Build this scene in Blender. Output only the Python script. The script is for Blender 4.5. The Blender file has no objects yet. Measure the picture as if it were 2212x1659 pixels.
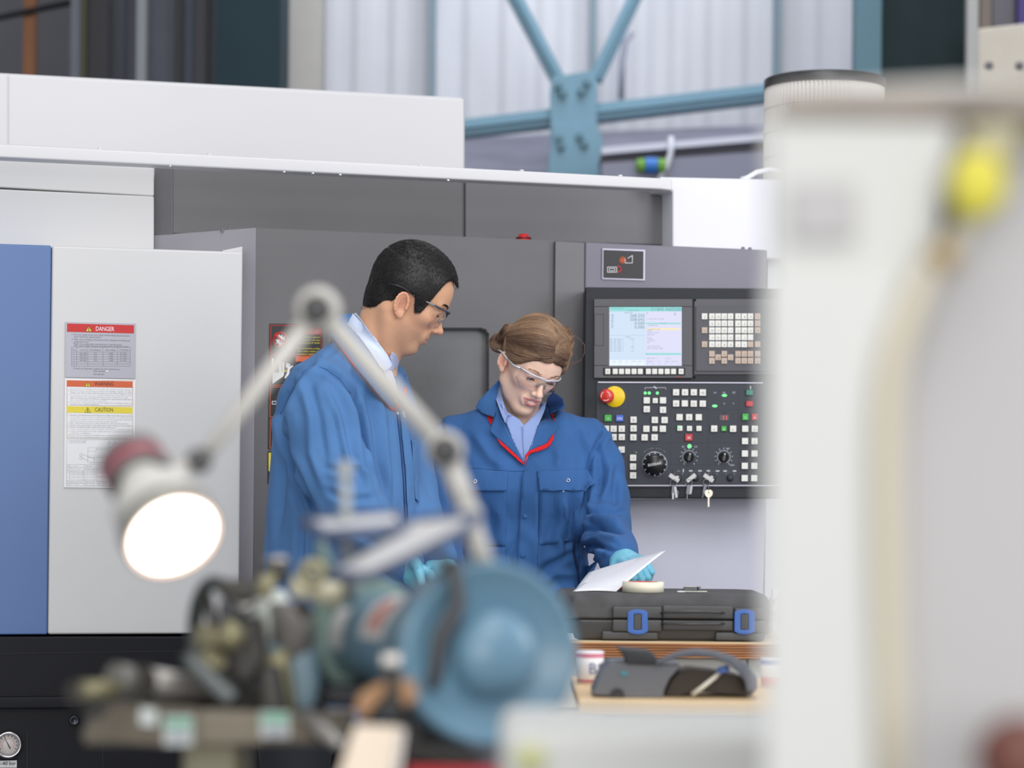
import bpy, bmesh, math, random
import numpy as np
from math import sin, cos, pi, radians, sqrt
from mathutils import Vector, Matrix
from mathutils.bvhtree import BVHTree
random.seed(7); np.random.seed(7)
SC = bpy.context.scene
COL = SC.collection
F, CX, HY, ROLL, CZ = 5200.0, 1106.0, 1060.0, 0.009, 1.2
T = 0.26
PSI = math.atan(T)
def V(*a): return Vector(a)
def ray(px, py):
    u = (px-CX)/F; v = (HY-py)/F; c, s = cos(ROLL), sin(ROLL)
    return V(u*c-v*s, 1, u*s+v*c)
def P(px, py, Y):
    d = ray(px, py); return V(d.x*Y, Y, CZ+d.z*Y)
def PM(px, py, Y0, t=T):
    d = ray(px, py); k = Y0/(1-t*d.x); return V(d.x*k, k, CZ+d.z*k)
# ---------------------------------------------------------------- materials
MATS = {}
def mat(name, col, rough=.5, metal=0., noise=0., nscale=8., bump=0., bscale=60., emit=None, estr=1., spec=.5, trans=0., alpha=1., coat=0., sss=0., streak=None, vcol=None, sheen=0.):
    if name in MATS: return MATS[name]
    m = bpy.data.materials.new(name); m.use_nodes = True; MATS[name] = m
    nt = m.node_tree; b = nt.nodes['Principled BSDF']; L = nt.links
    def S(k, v):
        if k in b.inputs: b.inputs[k].default_value = v
    S('Base Color', (*col, 1)); S('Roughness', rough); S('Metallic', metal); S('Specular IOR Level', spec)
    S('Transmission Weight', trans); S('Alpha', alpha); S('Coat Weight', coat); S('Sheen Weight', sheen)
    if sss: S('Subsurface Weight', sss); S('Subsurface Radius', (1., .35, .2)); S('Subsurface Scale', .006)
    if emit: S('Emission Color', (*emit, 1)); S('Emission Strength', estr)
    tc = nt.nodes.new('ShaderNodeTexCoord')
    src = None
    if vcol:
        a = nt.nodes.new('ShaderNodeAttribute'); a.attribute_name = vcol; src = a.outputs['Color']
    if noise:
        mp = nt.nodes.new('ShaderNodeMapping'); L.new(tc.outputs['Object'], mp.inputs[0])
        if streak: mp.inputs['Scale'].default_value = streak
        n = nt.nodes.new('ShaderNodeTexNoise'); n.inputs['Scale'].default_value = nscale; n.inputs['Detail'].default_value = 5
        L.new(mp.outputs[0], n.inputs['Vector'])
        mr = nt.nodes.new('ShaderNodeMapRange'); mr.inputs[1].default_value = .3; mr.inputs[2].default_value = .7
        mr.inputs[3].default_value = 1-noise; mr.inputs[4].default_value = 1+noise
        L.new(n.outputs[0], mr.inputs[0])
        mx = nt.nodes.new('ShaderNodeVectorMath'); mx.operation = 'MULTIPLY'
        if src: L.new(src, mx.inputs[0])
        else: mx.inputs[0].default_value = col
        L.new(mr.outputs[0], mx.inputs[1]); src = mx.outputs[0]
    if src: L.new(src, b.inputs['Base Color'])
    if bump:
        n = nt.nodes.new('ShaderNodeTexNoise'); n.inputs['Scale'].default_value = bscale; n.inputs['Detail'].default_value = 3
        L.new(tc.outputs['Object'], n.inputs['Vector'])
        bp = nt.nodes.new('ShaderNodeBump'); bp.inputs['Strength'].default_value = bump; bp.inputs['Distance'].default_value = .002
        L.new(n.outputs[0], bp.inputs['Height']); L.new(bp.outputs[0], b.inputs['Normal'])
    return m
def srgb(r, g, b):
    f = lambda c: (c/255/12.92 if c/255 <= .04045 else ((c/255+.055)/1.055)**2.4)
    return (f(r), f(g), f(b))
# ---------------------------------------------------------------- mesh builder
_tc = {}
def text_geo(body):
    if body in _tc: return _tc[body]
    c = bpy.data.curves.new('t', 'FONT'); c.body = body; c.size = 1; c.resolution_u = 2; c.align_x = 'LEFT'
    o = bpy.data.objects.new('t', c); COL.objects.link(o)
    bpy.context.view_layer.update()
    me = o.evaluated_get(bpy.context.evaluated_depsgraph_get()).to_mesh()
    vs = [v.co.copy() for v in me.vertices]; fs = [tuple(p.vertices) for p in me.polygons]
    o.evaluated_get(bpy.context.evaluated_depsgraph_get()).to_mesh_clear()
    bpy.data.objects.remove(o); bpy.data.curves.remove(c)
    w = (max(v.x for v in vs) if vs else 0)
    _tc[body] = (vs, fs, w); return _tc[body]
class MB:
    def __init__(s): s.v = []; s.f = []; s.m = []; s.mats = []; s.sm = []
    def mi(s, m):
        if m not in s.mats: s.mats.append(m)
        return s.mats.index(m)
    def add(s, vs, fs, m, smooth=False):
        o = len(s.v); s.v += [Vector(x) for x in vs]; k = s.mi(m)
        for f in fs: s.f.append([o+i for i in f]); s.m.append(k); s.sm.append(smooth)
    def prism(s, pts, off, m):
        n = len(pts); off = Vector(off); pts = [Vector(p) for p in pts]
        s.add(pts+[p+off for p in pts], [list(range(n)), list(range(2*n-1, n-1, -1))]+[[i, (i+1) % n+0, (i+1) % n+n, i+n][::-1] for i in range(n)], m)
    def box(s, c, ex, ey, ez, m):   # centre and half vectors
        c, ex, ey, ez = map(Vector, (c, ex, ey, ez))
        vs = [c+a*ex+b*ey+d*ez for a in (-1, 1) for b in (-1, 1) for d in (-1, 1)]
        s.add(vs, [(0, 1, 3, 2), (4, 6, 7, 5), (0, 4, 5, 1), (2, 3, 7, 6), (0, 2, 6, 4), (1, 5, 7, 3)], m)
    def abox(s, x0, x1, y0, y1, z0, z1, m):
        s.box(((x0+x1)/2, (y0+y1)/2, (z0+z1)/2), ((x1-x0)/2, 0, 0), (0, (y1-y0)/2, 0), (0, 0, (z1-z0)/2), m)
    def tube(s, pts, r, m, n=12, cap=True, closed=False, flat=1.):
        pts = [Vector(p) for p in pts]; N = len(pts)
        rs = r if isinstance(r, (list, tuple)) else [r]*N
        t0 = (pts[1]-pts[0]).normalized()
        up = V(0, 0, 1) if abs(t0.z) < .9 else V(1, 0, 0)
        a = t0.cross(up).normalized(); vs = []
        for i, p in enumerate(pts):
            if closed: t = (pts[(i+1) % N]-pts[i-1]).normalized()
            else: t = (pts[min(i+1, N-1)]-pts[max(i-1, 0)]).normalized()
            a = (a-t*a.dot(t)).normalized(); b = t.cross(a)
            for k in range(n):
                g = 2*pi*k/n; vs.append(p+(a*cos(g)+b*sin(g)*flat)*rs[i])
        fs = []
        for i in range(N if closed else N-1):
            j = (i+1) % N
            for k in range(n):
                l = (k+1) % n; fs.append((i*n+k, i*n+l, j*n+l, j*n+k))
        s.add(vs, fs, m, True)
        if cap and not closed:
            o = len(s.v)-len(vs)
            for base in (0, (N-1)*n):
                s.f.append([o+base+k for k in (range(n) if base else range(n-1, -1, -1))]); s.m.append(s.mi(m)); s.sm.append(False)
    def lathe(s, o, ax, prof, m, n=32, smooth=True, ref=None):
        """prof = [(dist along axis, radius)]"""
        o = Vector(o); ax = Vector(ax).normalized()
        r = Vector(ref) if ref else (V(0, 0, 1) if abs(ax.z) < .9 else V(1, 0, 0))
        a = (r-ax*r.dot(ax)).normalized(); b = ax.cross(a); vs = []
        for d, rr in prof:
            for k in range(n):
                g = 2*pi*k/n; vs.append(o+ax*d+(a*cos(g)+b*sin(g))*rr)
        fs = []
        for i in range(len(prof)-1):
            for k in range(n):
                l = (k+1) % n; fs.append((i*n+k, (i+1)*n+k, (i+1)*n+l, i*n+l))
        s.add(vs, fs, m, smooth)
    def text(s, body, o, ex, ez, size, m, align='l', n=None, off=0., wmax=None):
        vs, fs, w = text_geo(body)
        o = Vector(o); ex = Vector(ex).normalized(); ez = Vector(ez).normalized()
        sx = size
        if wmax and w*size > wmax: sx = wmax/w
        if align == 'c': o = o-ex*w*sx/2
        if align == 'r': o = o-ex*w*sx
        nn = ex.cross(ez)   # points toward the reader
        s.add([o+ex*v.x*sx+ez*v.y*size+nn*off for v in vs], fs, m)
    def obj(s, name, parent=None, bevel=0., seg=2, auto=30, origin=None, sub=0):
        me = bpy.data.meshes.new(name)
        o0 = Vector(origin) if origin is not None else V(0, 0, 0)
        me.from_pydata([v-o0 for v in s.v], [], s.f)
        for m in s.mats: me.materials.append(m)
        me.polygons.foreach_set('material_index', s.m)
        me.polygons.foreach_set('use_smooth', s.sm)
        me.validate(); me.update()
        o = bpy.data.objects.new(name, me); COL.objects.link(o)
        o.location = o0
        if parent:
            o.parent = parent; o.matrix_parent_inverse = Matrix.Translation(-parent_world(parent))
        if bevel:
            md = o.modifiers.new('bevel', 'BEVEL'); md.width = bevel; md.segments = seg; md.limit_method = 'ANGLE'; md.angle_limit = radians(auto); md.harden_normals = False
            me.polygons.foreach_set('use_smooth', [True]*len(me.polygons))
            w = o.modifiers.new('wn', 'WEIGHTED_NORMAL'); w.keep_sharp = True
        return o
WL = {}
def parent_world(p):
    v = Vector(p.location)
    while p.parent: 
        p = p.parent; v += Vector(p.location)+p_inv(p)
        break
    return WL.get(p.name, v)
def p_inv(p): return V(0, 0, 0)
def thing(name, label, cat, loc, group=None):
    o = bpy.data.objects.new(name, None); COL.objects.link(o); o.location = loc; o.empty_display_size = .05
    tag(o, label, cat, group); return o
def tag(o, label=None, cat=None, group=None, kind=None):
    if label: o['label'] = label
    if cat: o['category'] = cat
    if group: o['group'] = group
    if kind: o['kind'] = kind
    return o
def PA(o, parent):
    """parent keeping world place (both unrotated)"""
    o.parent = parent
    w = V(0, 0, 0); q = parent
    chain = []
    while q: chain.append(q); q = q.parent
    m = Matrix.Identity(4)
    for q in reversed(chain):
        m = m @ q.matrix_parent_inverse @ Matrix.LocRotScale(q.location, q.rotation_euler, q.scale)
    o.matrix_parent_inverse = m.inverted()
    return o
_old_obj = MB.obj
def _obj(s, name, parent=None, **k):
    o = _old_obj(s, name, None, **k)
    if parent: PA(o, parent)
    return o
MB.obj = _obj
# machine frame
EX = V(1, T, 0).normalized(); EN = V(T, -1, 0).normalized(); EZ = V(0, 0, 1)
def slab(mb, pts, Y0, th, m, t=T):
    """outline of a panel whose front lies in the plane Y = Y0 + tX, th thick behind it"""
    n = V(t, -1, 0).normalized()
    mb.prism([PM(x, y, Y0, t) for x, y in pts], -n*th, m)
def kbox(mb, px, py, w, h, Y0, d, m, t=T):
    """box centred on a point of the plane, standing d proud of it; w, h in local scale"""
    c = PM(px, py, Y0, t); s = c.y/F; ex = V(1, t, 0).normalized(); n = V(t, -1, 0).normalized()
    mb.box(c+n*d/2, ex*w*s/2, n*abs(d)/2+n*.0004, EZ*h*s/2, m)
def ptext(mb, body, px, py, size, Y0, m, t=T, align='l', off=.0006, wmax=None):
    c = PM(px, py, Y0, t); s = c.y/F; ex = V(1, t, 0).normalized()
    mb.text(body, c, ex, EZ, size*s, m, align, off=off, wmax=wmax*s if wmax else None)
def pline(mb, pts, w, Y0, m, t=T, off=.0006, closed=False):
    n = V(t, -1, 0).normalized(); q = [PM(x, y, Y0, t)+n*off for x, y in pts]
    if closed: q.append(q[0])
    for a, b in zip(q, q[1:]):
        if (b-a).length < 1e-6: continue
        d = (b-a).normalized(); e = d.cross(n)*(w*a.y/F/2)
        mb.add([a-e-d*e.length, b-e+d*e.length, b+e+d*e.length, a+e-d*e.length], [(0, 1, 2, 3)], m)
# ================================================================ SETTING
wht = mat('white_cladding', srgb(208, 210, 218), .5, noise=.03, nscale=2)
M_floor = mat('floor_paint', (.32, .33, .34), .45, noise=.15, nscale=3)
mb = MB(); mb.abox(-9, 9, -3, 14.2, -.1, 0, M_floor)
tag(mb.obj('floor'), kind='structure')
# corrugated daylight-lit cladding at the back of the hall
mb = MB(); YB = 13.0; xs = []; x = -1.9
pts = []
while x < 9:
    pts += [(x, YB), (x+.05, YB-.018), (x+.11, YB-.018), (x+.16, YB)]
    x += .20
pts2 = [(a, b) for a, b in pts]
vs = [V(a, b, z) for z in (0, 7) for a, b in pts2]; n = len(pts2)
mb.add(vs, [(i, i+1, n+i+1, n+i) for i in range(n-1)], wht)
mb.add([V(-1.9, YB+.15, 0), V(9, YB+.15, 0), V(9, YB+.15, 7), V(-1.9, YB+.15, 7)], [(0, 1, 2, 3)], wht)
tag(mb.obj('wall_back'), kind='structure')
mb = MB(); dk = mat('dark_cladding', srgb(96, 96, 102), .7, noise=.08, nscale=2)
mb.abox(-6, -1.9, YB, YB+.15, 0, 7, dk)
tag(mb.obj('wall_left'), kind='structure')
# lower blockwork band behind the truss
mb = MB(); bandm = mat('band_grey', srgb(150, 152, 170), .7, noise=.25, nscale=3, streak=(.6, 1, 5))
mb.prism([P(960, 300, 12.7), P(2300, 240, 12.7), P(2300, 1100, 12.7), P(960, 1100, 12.7)], (0, .1, 0), bandm)
tag(mb.obj('wall_panel_band'), kind='structure')
teal = mat('teal_paint', srgb(104, 143, 162), .5, noise=.05, nscale=4)
tealD = mat('teal_dark_paint', srgb(30, 50, 58), .6, spec=.2, noise=.08, nscale=3)
tealM = mat('teal_mid_paint', srgb(72, 108, 122), .5, noise=.05, nscale=3)
# things behind the machine: posts and columns, each its own object
def post(name, label, cat, x0, x1, Y, m, dep=.15, top=-260, bot=900):
    mb = MB(); a = P(x0, 300, Y); b = P(x1, 300, Y)
    X0, X1 = a.x, b.x
    mb.abox(X0, X1, Y, Y+dep, 0, 6.2, m); o = mb.obj(name, bevel=.004)
    return tag(o, label, cat)
post('racking_post', 'orange upright racking post behind the white machine roof', 'post', 48, 74, 11.4, mat('orange_paint', srgb(140, 88, 50), .5, noise=.1), .08)
post('grey_post', 'pale grey post with a dull yellow edge at far left behind machine', 'post', 150, 172, 11.0, mat('post_grey', srgb(105, 110, 120), .5, noise=.06))
post('cable_trunking', 'thin olive yellow trunking strip beside the grey post', 'trunking', 172, 187, 11.0, mat('olive', srgb(84, 84, 64), .6), .08)
post('black_column', 'wide black upright column left of the silver posts', 'column', 188, 232, 10.9, mat('black_paint', srgb(28, 28, 34), .5), .3)
post('slate_post', 'dark slate post touching the black column', 'post', 232, 256, 10.95+.28, mat('slate', srgb(48, 56, 66), .5), .2)
post('mauve_panel', 'grey mauve upright panel between slate and silver posts', 'panel', 257, 291, 11.46, mat('mauve', srgb(92, 92, 104), .5), .1)
post('silver_post', 'light silver grey slim post in the dark background', 'post', 292, 314, 10.9, mat('silver_p', srgb(134, 137, 142), .45), .08)
post('blue_grey_panel', 'ribbed blue grey upright panel right of the silver post', 'panel', 315, 372, 11.2, mat('bluegrey', srgb(98, 104, 118), .5, noise=.06), .1)
post('narrow_black_post', 'narrow black post between two blue grey strips', 'post', 374, 391, 10.9, mat('black_paint', (0, 0, 0)), .08)
post('blue_strip_post', 'slim blue grey strip post beside the narrow black post', 'post', 392, 417, 11.1, mat('bluestrip', srgb(88, 98, 116), .5), .08)
post('charcoal_post', 'charcoal post left of the dark green column', 'post', 418, 443, 10.9, mat('charcoal', srgb(52, 52, 60), .5), .12)
post('grey_edge_post', 'grey blue post touching the dark green column', 'post', 443.5, 464, 11.05, mat('greyedge', srgb(82, 88, 102), .5), .12)
post('green_steel_column', 'wide dark green steel column rising behind the white machine roof', 'column', 465, 604, 10.6, tealD, .4)
post('cream_column', 'cream grey boxed column right of the dark green one', 'column', 605, 692, 11.3, mat('creamcol', srgb(176, 174, 170), .6, noise=.04), .3)
mb = MB(); mb.tube([P(-560, 150, 11.38), P(-60, 50, 11.38), P(150, 6, 11.38), P(260, -30, 10.87)], .016, MATS['black_paint'])
tag(mb.obj('dark_pipe'), 'thin dark pipe sloping across the orange racking post', 'pipe')
# slim purlin posts on the cladding
for i, (x0, x1, c) in enumerate([(925, 939, 'behind the end of the white machine roof'), (1272, 1286, 'above the truss gusset plate'), (1671, 1684, 'near the pleated air filter')]):
    mb = MB(); a = P(x0, 300, 12.85); b = P(x1, 300, 12.85)
    mb.abox(a.x, b.x, 12.82, 12.93, 0, 7, mat('slim_teal', srgb(118, 140, 152), .5))
    tag(mb.obj('cladding_rail'), 'slim teal vertical rail on white cladding '+c, 'rail', 'rails on the white cladding')
# big teal truss frame
tr = thing('steel_truss', 'pale teal bolted steel truss crossing in front of white cladding', 'truss', P(1240, 480, 12.0))
def bar(px, Y, w, m, dep=.12, name='brace', par=tr):
    mb = MB()
    q = [P(x, y, Y) for x, y in px]
    for a, b in zip(q, q[1:]):
        d = (b-a).normalized(); e = d.cross(V(0, 1, 0)); hw = w*Y/F/2
        mb.box((a+b)/2+V(0, dep/2, 0), d*(b-a).length/2, V(0, dep/2, 0), e*hw, m)
        mb.box((a+b)/2+V(0, -.012, 0), d*(b-a).length/2, V(0, .014, 0), e*hw*.25+V(0, 0, 0), m)
    return mb.obj(name, par, bevel=.003)
bar([(648, -900), (1060, -110), (1205, 168)], 12.0, 29, teal, name='diagonal_brace')
bar([(1795, -900), (1420, -110), (1288, 168)], 12.0, 29, teal, name='diagonal_brace')
bar([(940, 282), (1900, 170)], 11.95, 36, teal, .15, 'bottom_chord')
bar([(1215, 320), (1165, 470), (1096, 1590)], 12.0, 32, teal, name='diagonal_brace')
bar([(1268, 320), (1320, 470), (1394, 1590)], 12.0, 32, teal, name='diagonal_brace')
mb = MB(); mb.prism([P(x, y, 11.9) for x, y in [(1192, 166), (1280, 152), (1290, 172), (1290, 330), (1300, 345), (1190, 352), (1188, 200)][::-1]], (0, .05, 0), teal)
mb.prism([P(x, y, 11.885) for x, y in [(1195, 270), (1288, 262), (1300, 300), (1318, 400), (1180, 400), (1192, 300)][::-1]], (0, .062, 0), teal)
mb.obj('gusset_plate', tr, bevel=.003)
for x, y in [(1206, 186), (1216, 202), (1256, 198), (1268, 180), (1208, 300), (1212, 316), (1252, 296), (1262, 312)]:
    mb = MB(); c = P(x, y, 11.885); mb.lathe(c, (0, -1, 0), [(0, .022), (.02, .022), (.024, .015), (.024, 0)], mat('bolt_teal', srgb(80, 116, 130), .5), 6, False)
    mb.obj('bolt', tr)
# right hand column group
post('teal_flange_column', 'mid teal column flange right of the white cladding', 'column', 1845, 1903, 10.8, tealM, .1)
post('dark_green_column', 'wide very dark green steel column behind the foreground white casting', 'column', 1903, 2088, 10.9, mat('dgreen', srgb(24, 40, 43), .6, spec=.2, noise=.06), .4)
post('white_conduit', 'pale grey conduit right of dark green column', 'conduit', 2088, 2112, 10.4, mat('conduit', srgb(165, 165, 162), .5), .06)
post('brown_post', 'dull brown post at far right behind the cream box', 'post', 2116, 2140, 10.8, mat('brownp', srgb(110, 100, 92), .6), .1)
post('grey_backboard', 'grey board at far right above the cream box', 'board', 2141, 2196, 11.0, mat('greyb', srgb(110, 108, 116), .6), .1)
post('purple_hose_run', 'purple upright hose at far right edge', 'hose', 2196, 2240, 10.92, mat('purple', srgb(70, 56, 120), .6), .06)
mb = MB(); mb.prism([P(x, y, 10.56) for x, y in [(2112, 62), (2300, 40), (2300, 320), (2112, 215)][::-1]], (0, .238, 0), mat('cream_box', srgb(205, 198, 184), .6, noise=.05))
for x, y in [(2136, 142), (2202, 142)]:
    mb.lathe(P(x, y, 10.56), (0, -1, 0), [(0, .02), (.012, .016), (.012, 0)], mat('boxknob', srgb(110, 106, 110), .5), 16)
tag(mb.obj('junction_box', bevel=.01), 'cream junction box with two grey knobs at far right', 'box')
# shelf clutter under the truss, far back
mb = MB(); sh = mat('shelf_steel', srgb(120, 122, 140), .5); sd = mat('shelf_dark', srgb(92, 90, 100), .6); sl = mat('shelf_light', srgb(196, 198, 212), .5)
mb.prism([P(x, y, 11.2) for x, y in [(1300, 318), (1840, 273), (1840, 287), (1300, 333)][::-1]], (0, .5, 0), sl)
mb.prism([P(x, y, 11.3) for x, y in [(1300, 335), (1840, 287), (1840, 313), (1300, 360)][::-1]], (0, .3, 0), sd)
mb.prism([P(x, y, 11.2) for x, y in [(1300, 352), (1840, 313), (1840, 1600), (1300, 1600)][::-1]], (0, .4, 0), sh)
tag(mb.obj('storage_rack'), 'blurred grey storage rack seen under the truss', 'rack')
mb = MB()
mb.lathe(P(1375, 357, 11.16), (1, 0, .0), [(0, 0), (0, .028), (.04, .032), (.04, .028), (.1, .028), (.1, .034), (.135, .03), (.135, 0)], mat('green_plastic', srgb(110, 160, 60), .5), 20)
mb.lathe(P(1394, 357, 11.16), (1, 0, .0), [(0, .036), (.055, .036)], mat('blue_plastic', srgb(40, 110, 190), .5), 20)
tag(mb.obj('hose_coupling'), 'green and blue plastic hose coupling behind the machine roof', 'coupling')
mb = MB(); mb.tube([P(1450, 295, 11.18), P(1449, 330, 11.18), P(1441, 358, 11.18), P(1425, 385, 11.18), P(1420, 1600, 11.18)], .014, mat('pale_hose', srgb(205, 208, 218), .5))
tag(mb.obj('pale_hose'), 'short pale hose hanging beside the blue and green coupling', 'hose')
mb = MB(); mb.tube([P(1365, 70, 12.7), P(1350, 90, 12.7), P(1344, 130, 12.7), P(1342, 215, 12.7)], .018, mat('hookm', srgb(165, 170, 186), .5))
tag(mb.obj('hanging_cable'), 'grey cable hanging in front of the cladding right of the truss', 'cable')
# ================================================================ THE LATHE
mW = mat('machine_white', srgb(212, 212, 214), .38, noise=.015, nscale=2)
mWl = mat('machine_grey_white', srgb(206, 206, 206), .4, noise=.02, nscale=2)
mG = mat('machine_grey', srgb(101, 100, 102), .42, noise=.05, nscale=5, bump=.15, bscale=500)
mG2 = mat('machine_grey_mid', srgb(113, 112, 115), .42, noise=.04, nscale=5, bump=.15, bscale=500)
mGl = mat('machine_lit_grey', srgb(200, 200, 214), .4, noise=.04, nscale=4, bump=.15, bscale=500)  # machine grey lightened: the light on the lower panel is put into its colour
mHd = mat('machine_header', srgb(122, 120, 132), .4, noise=.04, nscale=4, bump=.15, bscale=500)  # machine grey a step lighter, standing for the light on the header
mBl = mat('machine_blue', srgb(82, 112, 164), .38, noise=.02, nscale=3)
mK = mat('machine_black', srgb(20, 21, 27), .5, spec=.2, noise=.08, nscale=4)
mSeam = mat('seam_dark', srgb(34, 34, 36), .7)
mChr = mat('chrome', (.75, .75, .78), .2, 1.)
lathe_o = thing('cnc_lathe', 'large grey, white and blue cnc lathe filling the background', 'machine', PM(700, 1750, 6.2))
L = lathe_o
mb = MB(); slab(mb, [(-260, 142), (1006, 210), (1006, 420), (-260, 360)][::-1], 6.75, .9, mW)
pline(mb, [(18, 166), (18, 330)], 4, 6.75, mat('seam_soft', srgb(200, 200, 202), .6))
mb.obj('roof_cover', L, bevel=.012)
mb = MB(); slab(mb, [(-260, 297), (1453, 386), (1453, 412), (1425, 409), (-260, 328)][::-1], 6.02, .06, mW); mb.obj('roof_rail', L, bevel=.005)
mb = MB(); slab(mb, [(1425, 382), (1900, 392), (1900, 560), (1453, 560), (1453, 413), (1425, 411)][::-1], 6.24, .25, mat('machine_bright', srgb(226, 226, 233), .4)); mb.obj('end_cover', L, bevel=.006)
for x in [215, 452, 908, 1127, 1340]:
    mb = MB(); y = 310+.0517*x; mb.lathe(PM(x, y+2, 6.03), (0, 0, 1), [(0, .006), (.004, .005), (.005, 0)], mW, 10); mb.obj('screw_head', L)
for x in [368, 614, 676, 735, 968]:
    mb = MB(); y = 342+.0517*x; mb.lathe(PM(x, y-2, 6.0), EN, [(0, .004), (.004, .003), (.004, 0)], mChr, 8); mb.obj('screw_head', L)
# left white panels
mb = MB(); slab(mb, [(-260, 330), (333, 362), (333, 424), (-260, 390)][::-1], 6.28, .2, mWl); mb.obj('upper_panel', L, bevel=.004)
mb = MB(); slab(mb, [(-260, 396), (333, 424), (333, 640), (-260, 640)][::-1], 6.27, .2, mWl); mb.obj('side_panel', L, bevel=.004)
mb = MB(); slab(mb, [(112, 530), (525, 544), (516, 1369), (103, 1371)][::-1], 5.98, .28, mWl)
mb.obj('sliding_door', L, bevel=.006)
mb = MB(); slab(mb, [(-260, 518), (111, 530), (102.5, 1371), (-260, 1373)][::-1], 5.98, .28, mBl); mb.obj('blue_door_panel', L, bevel=.004)
# black base
mb = MB(); slab(mb, [(-260, 1376), (720, 1376), (720, 1900), (-260, 1900)][::-1], 5.96, .5, mK); mb.obj('base_plinth', L, bevel=.003)
mb = MB(); slab(mb, [(700, 1240), (1760, 1225), (1760, 1900), (700, 1900)][::-1], 6.5, .5, mK); mb.obj('base_plinth', L, bevel=.003)
mb = MB(); slab(mb, [(-260, 1508), (720, 1500), (720, 1527), (-260, 1533)][::-1], 5.94, .03, mK); mb.obj('plinth_rail', L, bevel=.004)
mb = MB(); pline(mb, [(59, 1583), (57, 1800)], 1.6, 5.955, mSeam); pline(mb, [(222, 1583), (222, 1800)], 1.6, 5.955, mSeam); pline(mb, [(0, 1412), (400, 1406)], 1.2, 5.955, mSeam)
mb.obj('plinth_seam', L)
mb = MB(); mb.lathe(PM(160, 1556, 5.955), EN, [(0, .012), (.006, .012), (.008, .009), (.005, .006), (.005, 0)], mat('lockm', srgb(60, 60, 68), .3, .8), 20); mb.obj('plinth_lock', L)
# gauge
g = MB(); gc = PM(17, 1607, 5.95)
g.lathe(gc, EN, [(0, .031), (.02, .031), (.024, .028), (.02, .0255), (.014, .0255)], mChr, 40)
gp = g.obj('pressure_gauge', L)
g = MB(); gw = mat('gauge_face', srgb(196, 190, 186), .4); g.lathe(gc+EN*.012, EN, [(0, .0255), (.0005, .0255), (.0005, 0)], gw, 40)
gr = mat('gauge_red', srgb(190, 90, 80), .5); gk = mat('ink_black', srgb(30, 30, 32), .6)
for k in range(-5, 6):
    a = k*.42; r1, r2 = .018, .0225; d = EX*sin(a)+EZ*cos(a); e = EX*cos(a)-EZ*sin(a); q = gc+EN*.0135
    g.add([q+d*r1-e*.0006, q+d*r2-e*.0006, q+d*r2+e*.0006, q+d*r1+e*.0006], [(0, 1, 2, 3)], gk)
q = gc+EN*.0133
for k in range(28):
    a = -2.2+k*.157; b = a+.157
    g.add([q+(EX*sin(a)+EZ*cos(a))*.0145, q+(EX*sin(b)+EZ*cos(b))*.0145, q+(EX*sin(b)+EZ*cos(b))*.0138, q+(EX*sin(a)+EZ*cos(a))*.0138], [(0, 1, 2, 3)], gr)
g.obj('gauge_dial', gp)
g = MB(); d = (-EX*.45+EZ*.9).normalized(); e = (EX*.9+EZ*.45).normalized(); q = gc+EN*.015
g.add([q+d*.02-e*.0003, q+d*.02+e*.0003, q-d*.011+e*.0013, q-d*.011-e*.0013], [(0, 1, 2, 3)], gk); g.obj('gauge_needle', gp)
g = MB(); kbox(g, 8, 1668, 55, 50, 5.955, .001, mat('sticker_white', srgb(214, 214, 214), .5)); ptext(g, '5-40 bar', -14+10, 1653, 11, 5.953, gk, off=.001)
pline(g, [(-20, 1658), (36, 1658)], .8, 5.953, gk); g.obj('gauge_label', L)
# grey enclosure
mb = MB(); slab(mb, [(373, 350), (1003, 380), (1003, 518), (373, 505)][::-1], 6.33, .3, mat('hood_grey', srgb(95, 94, 96), .42, noise=.05, nscale=5)); mb.obj('upper_hood', L, bevel=.003)
mb = MB(); slab(mb, [(1005, 380), (1453, 400), (1453, 530), (1005, 518)][::-1], 6.33, .3, mat('hood_grey_mid', srgb(101, 100, 103), .42, noise=.04, nscale=5)); mb.obj('upper_hood', L, bevel=.003)
def quadsolid(mb, q, th, m): mb.prism(q, V(0, th, 0), m)
mb = MB()   # bevelled corner of the enclosure
a = [PM(333, 350, 6.36), PM(373, 352, 6.33), PM(373, 508, 6.33), PM(333, 508, 6.36)]; mb.prism(a[::-1], (0, .15, 0), mG2)
q = [PM(333, 508, 6.36), PM(373, 505.5, 6.33), PM(553, 492, 6.2), PM(545, 1400, 6.2), PM(333, 1400, 6.36)]
mb.prism(q[::-1], (0, .15, 0), mat('machine_grey_post', srgb(162, 160, 167), .42, noise=.03, nscale=5))  # post grey lightened in colour to make up for the door's shade
mb.obj('corner_post', L, bevel=.002)
mb = MB(); slab(mb, [(480, 541), (524, 532), (524, 560), (480, 560)][::-1], 6.12, .1, mWl); mb.obj('door_cap', L, bevel=.002)
# front door with window
mb = MB()
xo, yo = 553, 492
outer = [(553, 492), (1198, 520), (1190, 1400), (545, 1400)]
win = [(760, 709), (1040, 709), (1050, 713), (1056, 722), (1054, 1260), (760, 1260)]
Y0 = 6.2
slab(mb, [(553, 492), (1198, 520), (1196, 709), (551, 709)][::-1], Y0, .05, mG)
slab(mb, [(551, 709), (760, 709), (760, 1260), (547, 1260)][::-1], Y0, .05, mG)
slab(mb, [(1056, 709), (1196, 709), (1191, 1260), (1052, 1260)][::-1], Y0, .05, mG)
slab(mb, [(547, 1260), (1191, 1260), (1190, 1400), (545, 1400)][::-1], Y0, .05, mG)
slab(mb, [(1030, 709), (1056, 709), (1056, 735), (1052, 720), (1043, 711)][::-1], Y0, .05, mG)
mb.obj('front_door', L)
mb = MB(); wg = mat('window_tint', srgb(104, 105, 106), .35, noise=.18, nscale=6, bump=.1, bscale=90, spec=.6)
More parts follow.
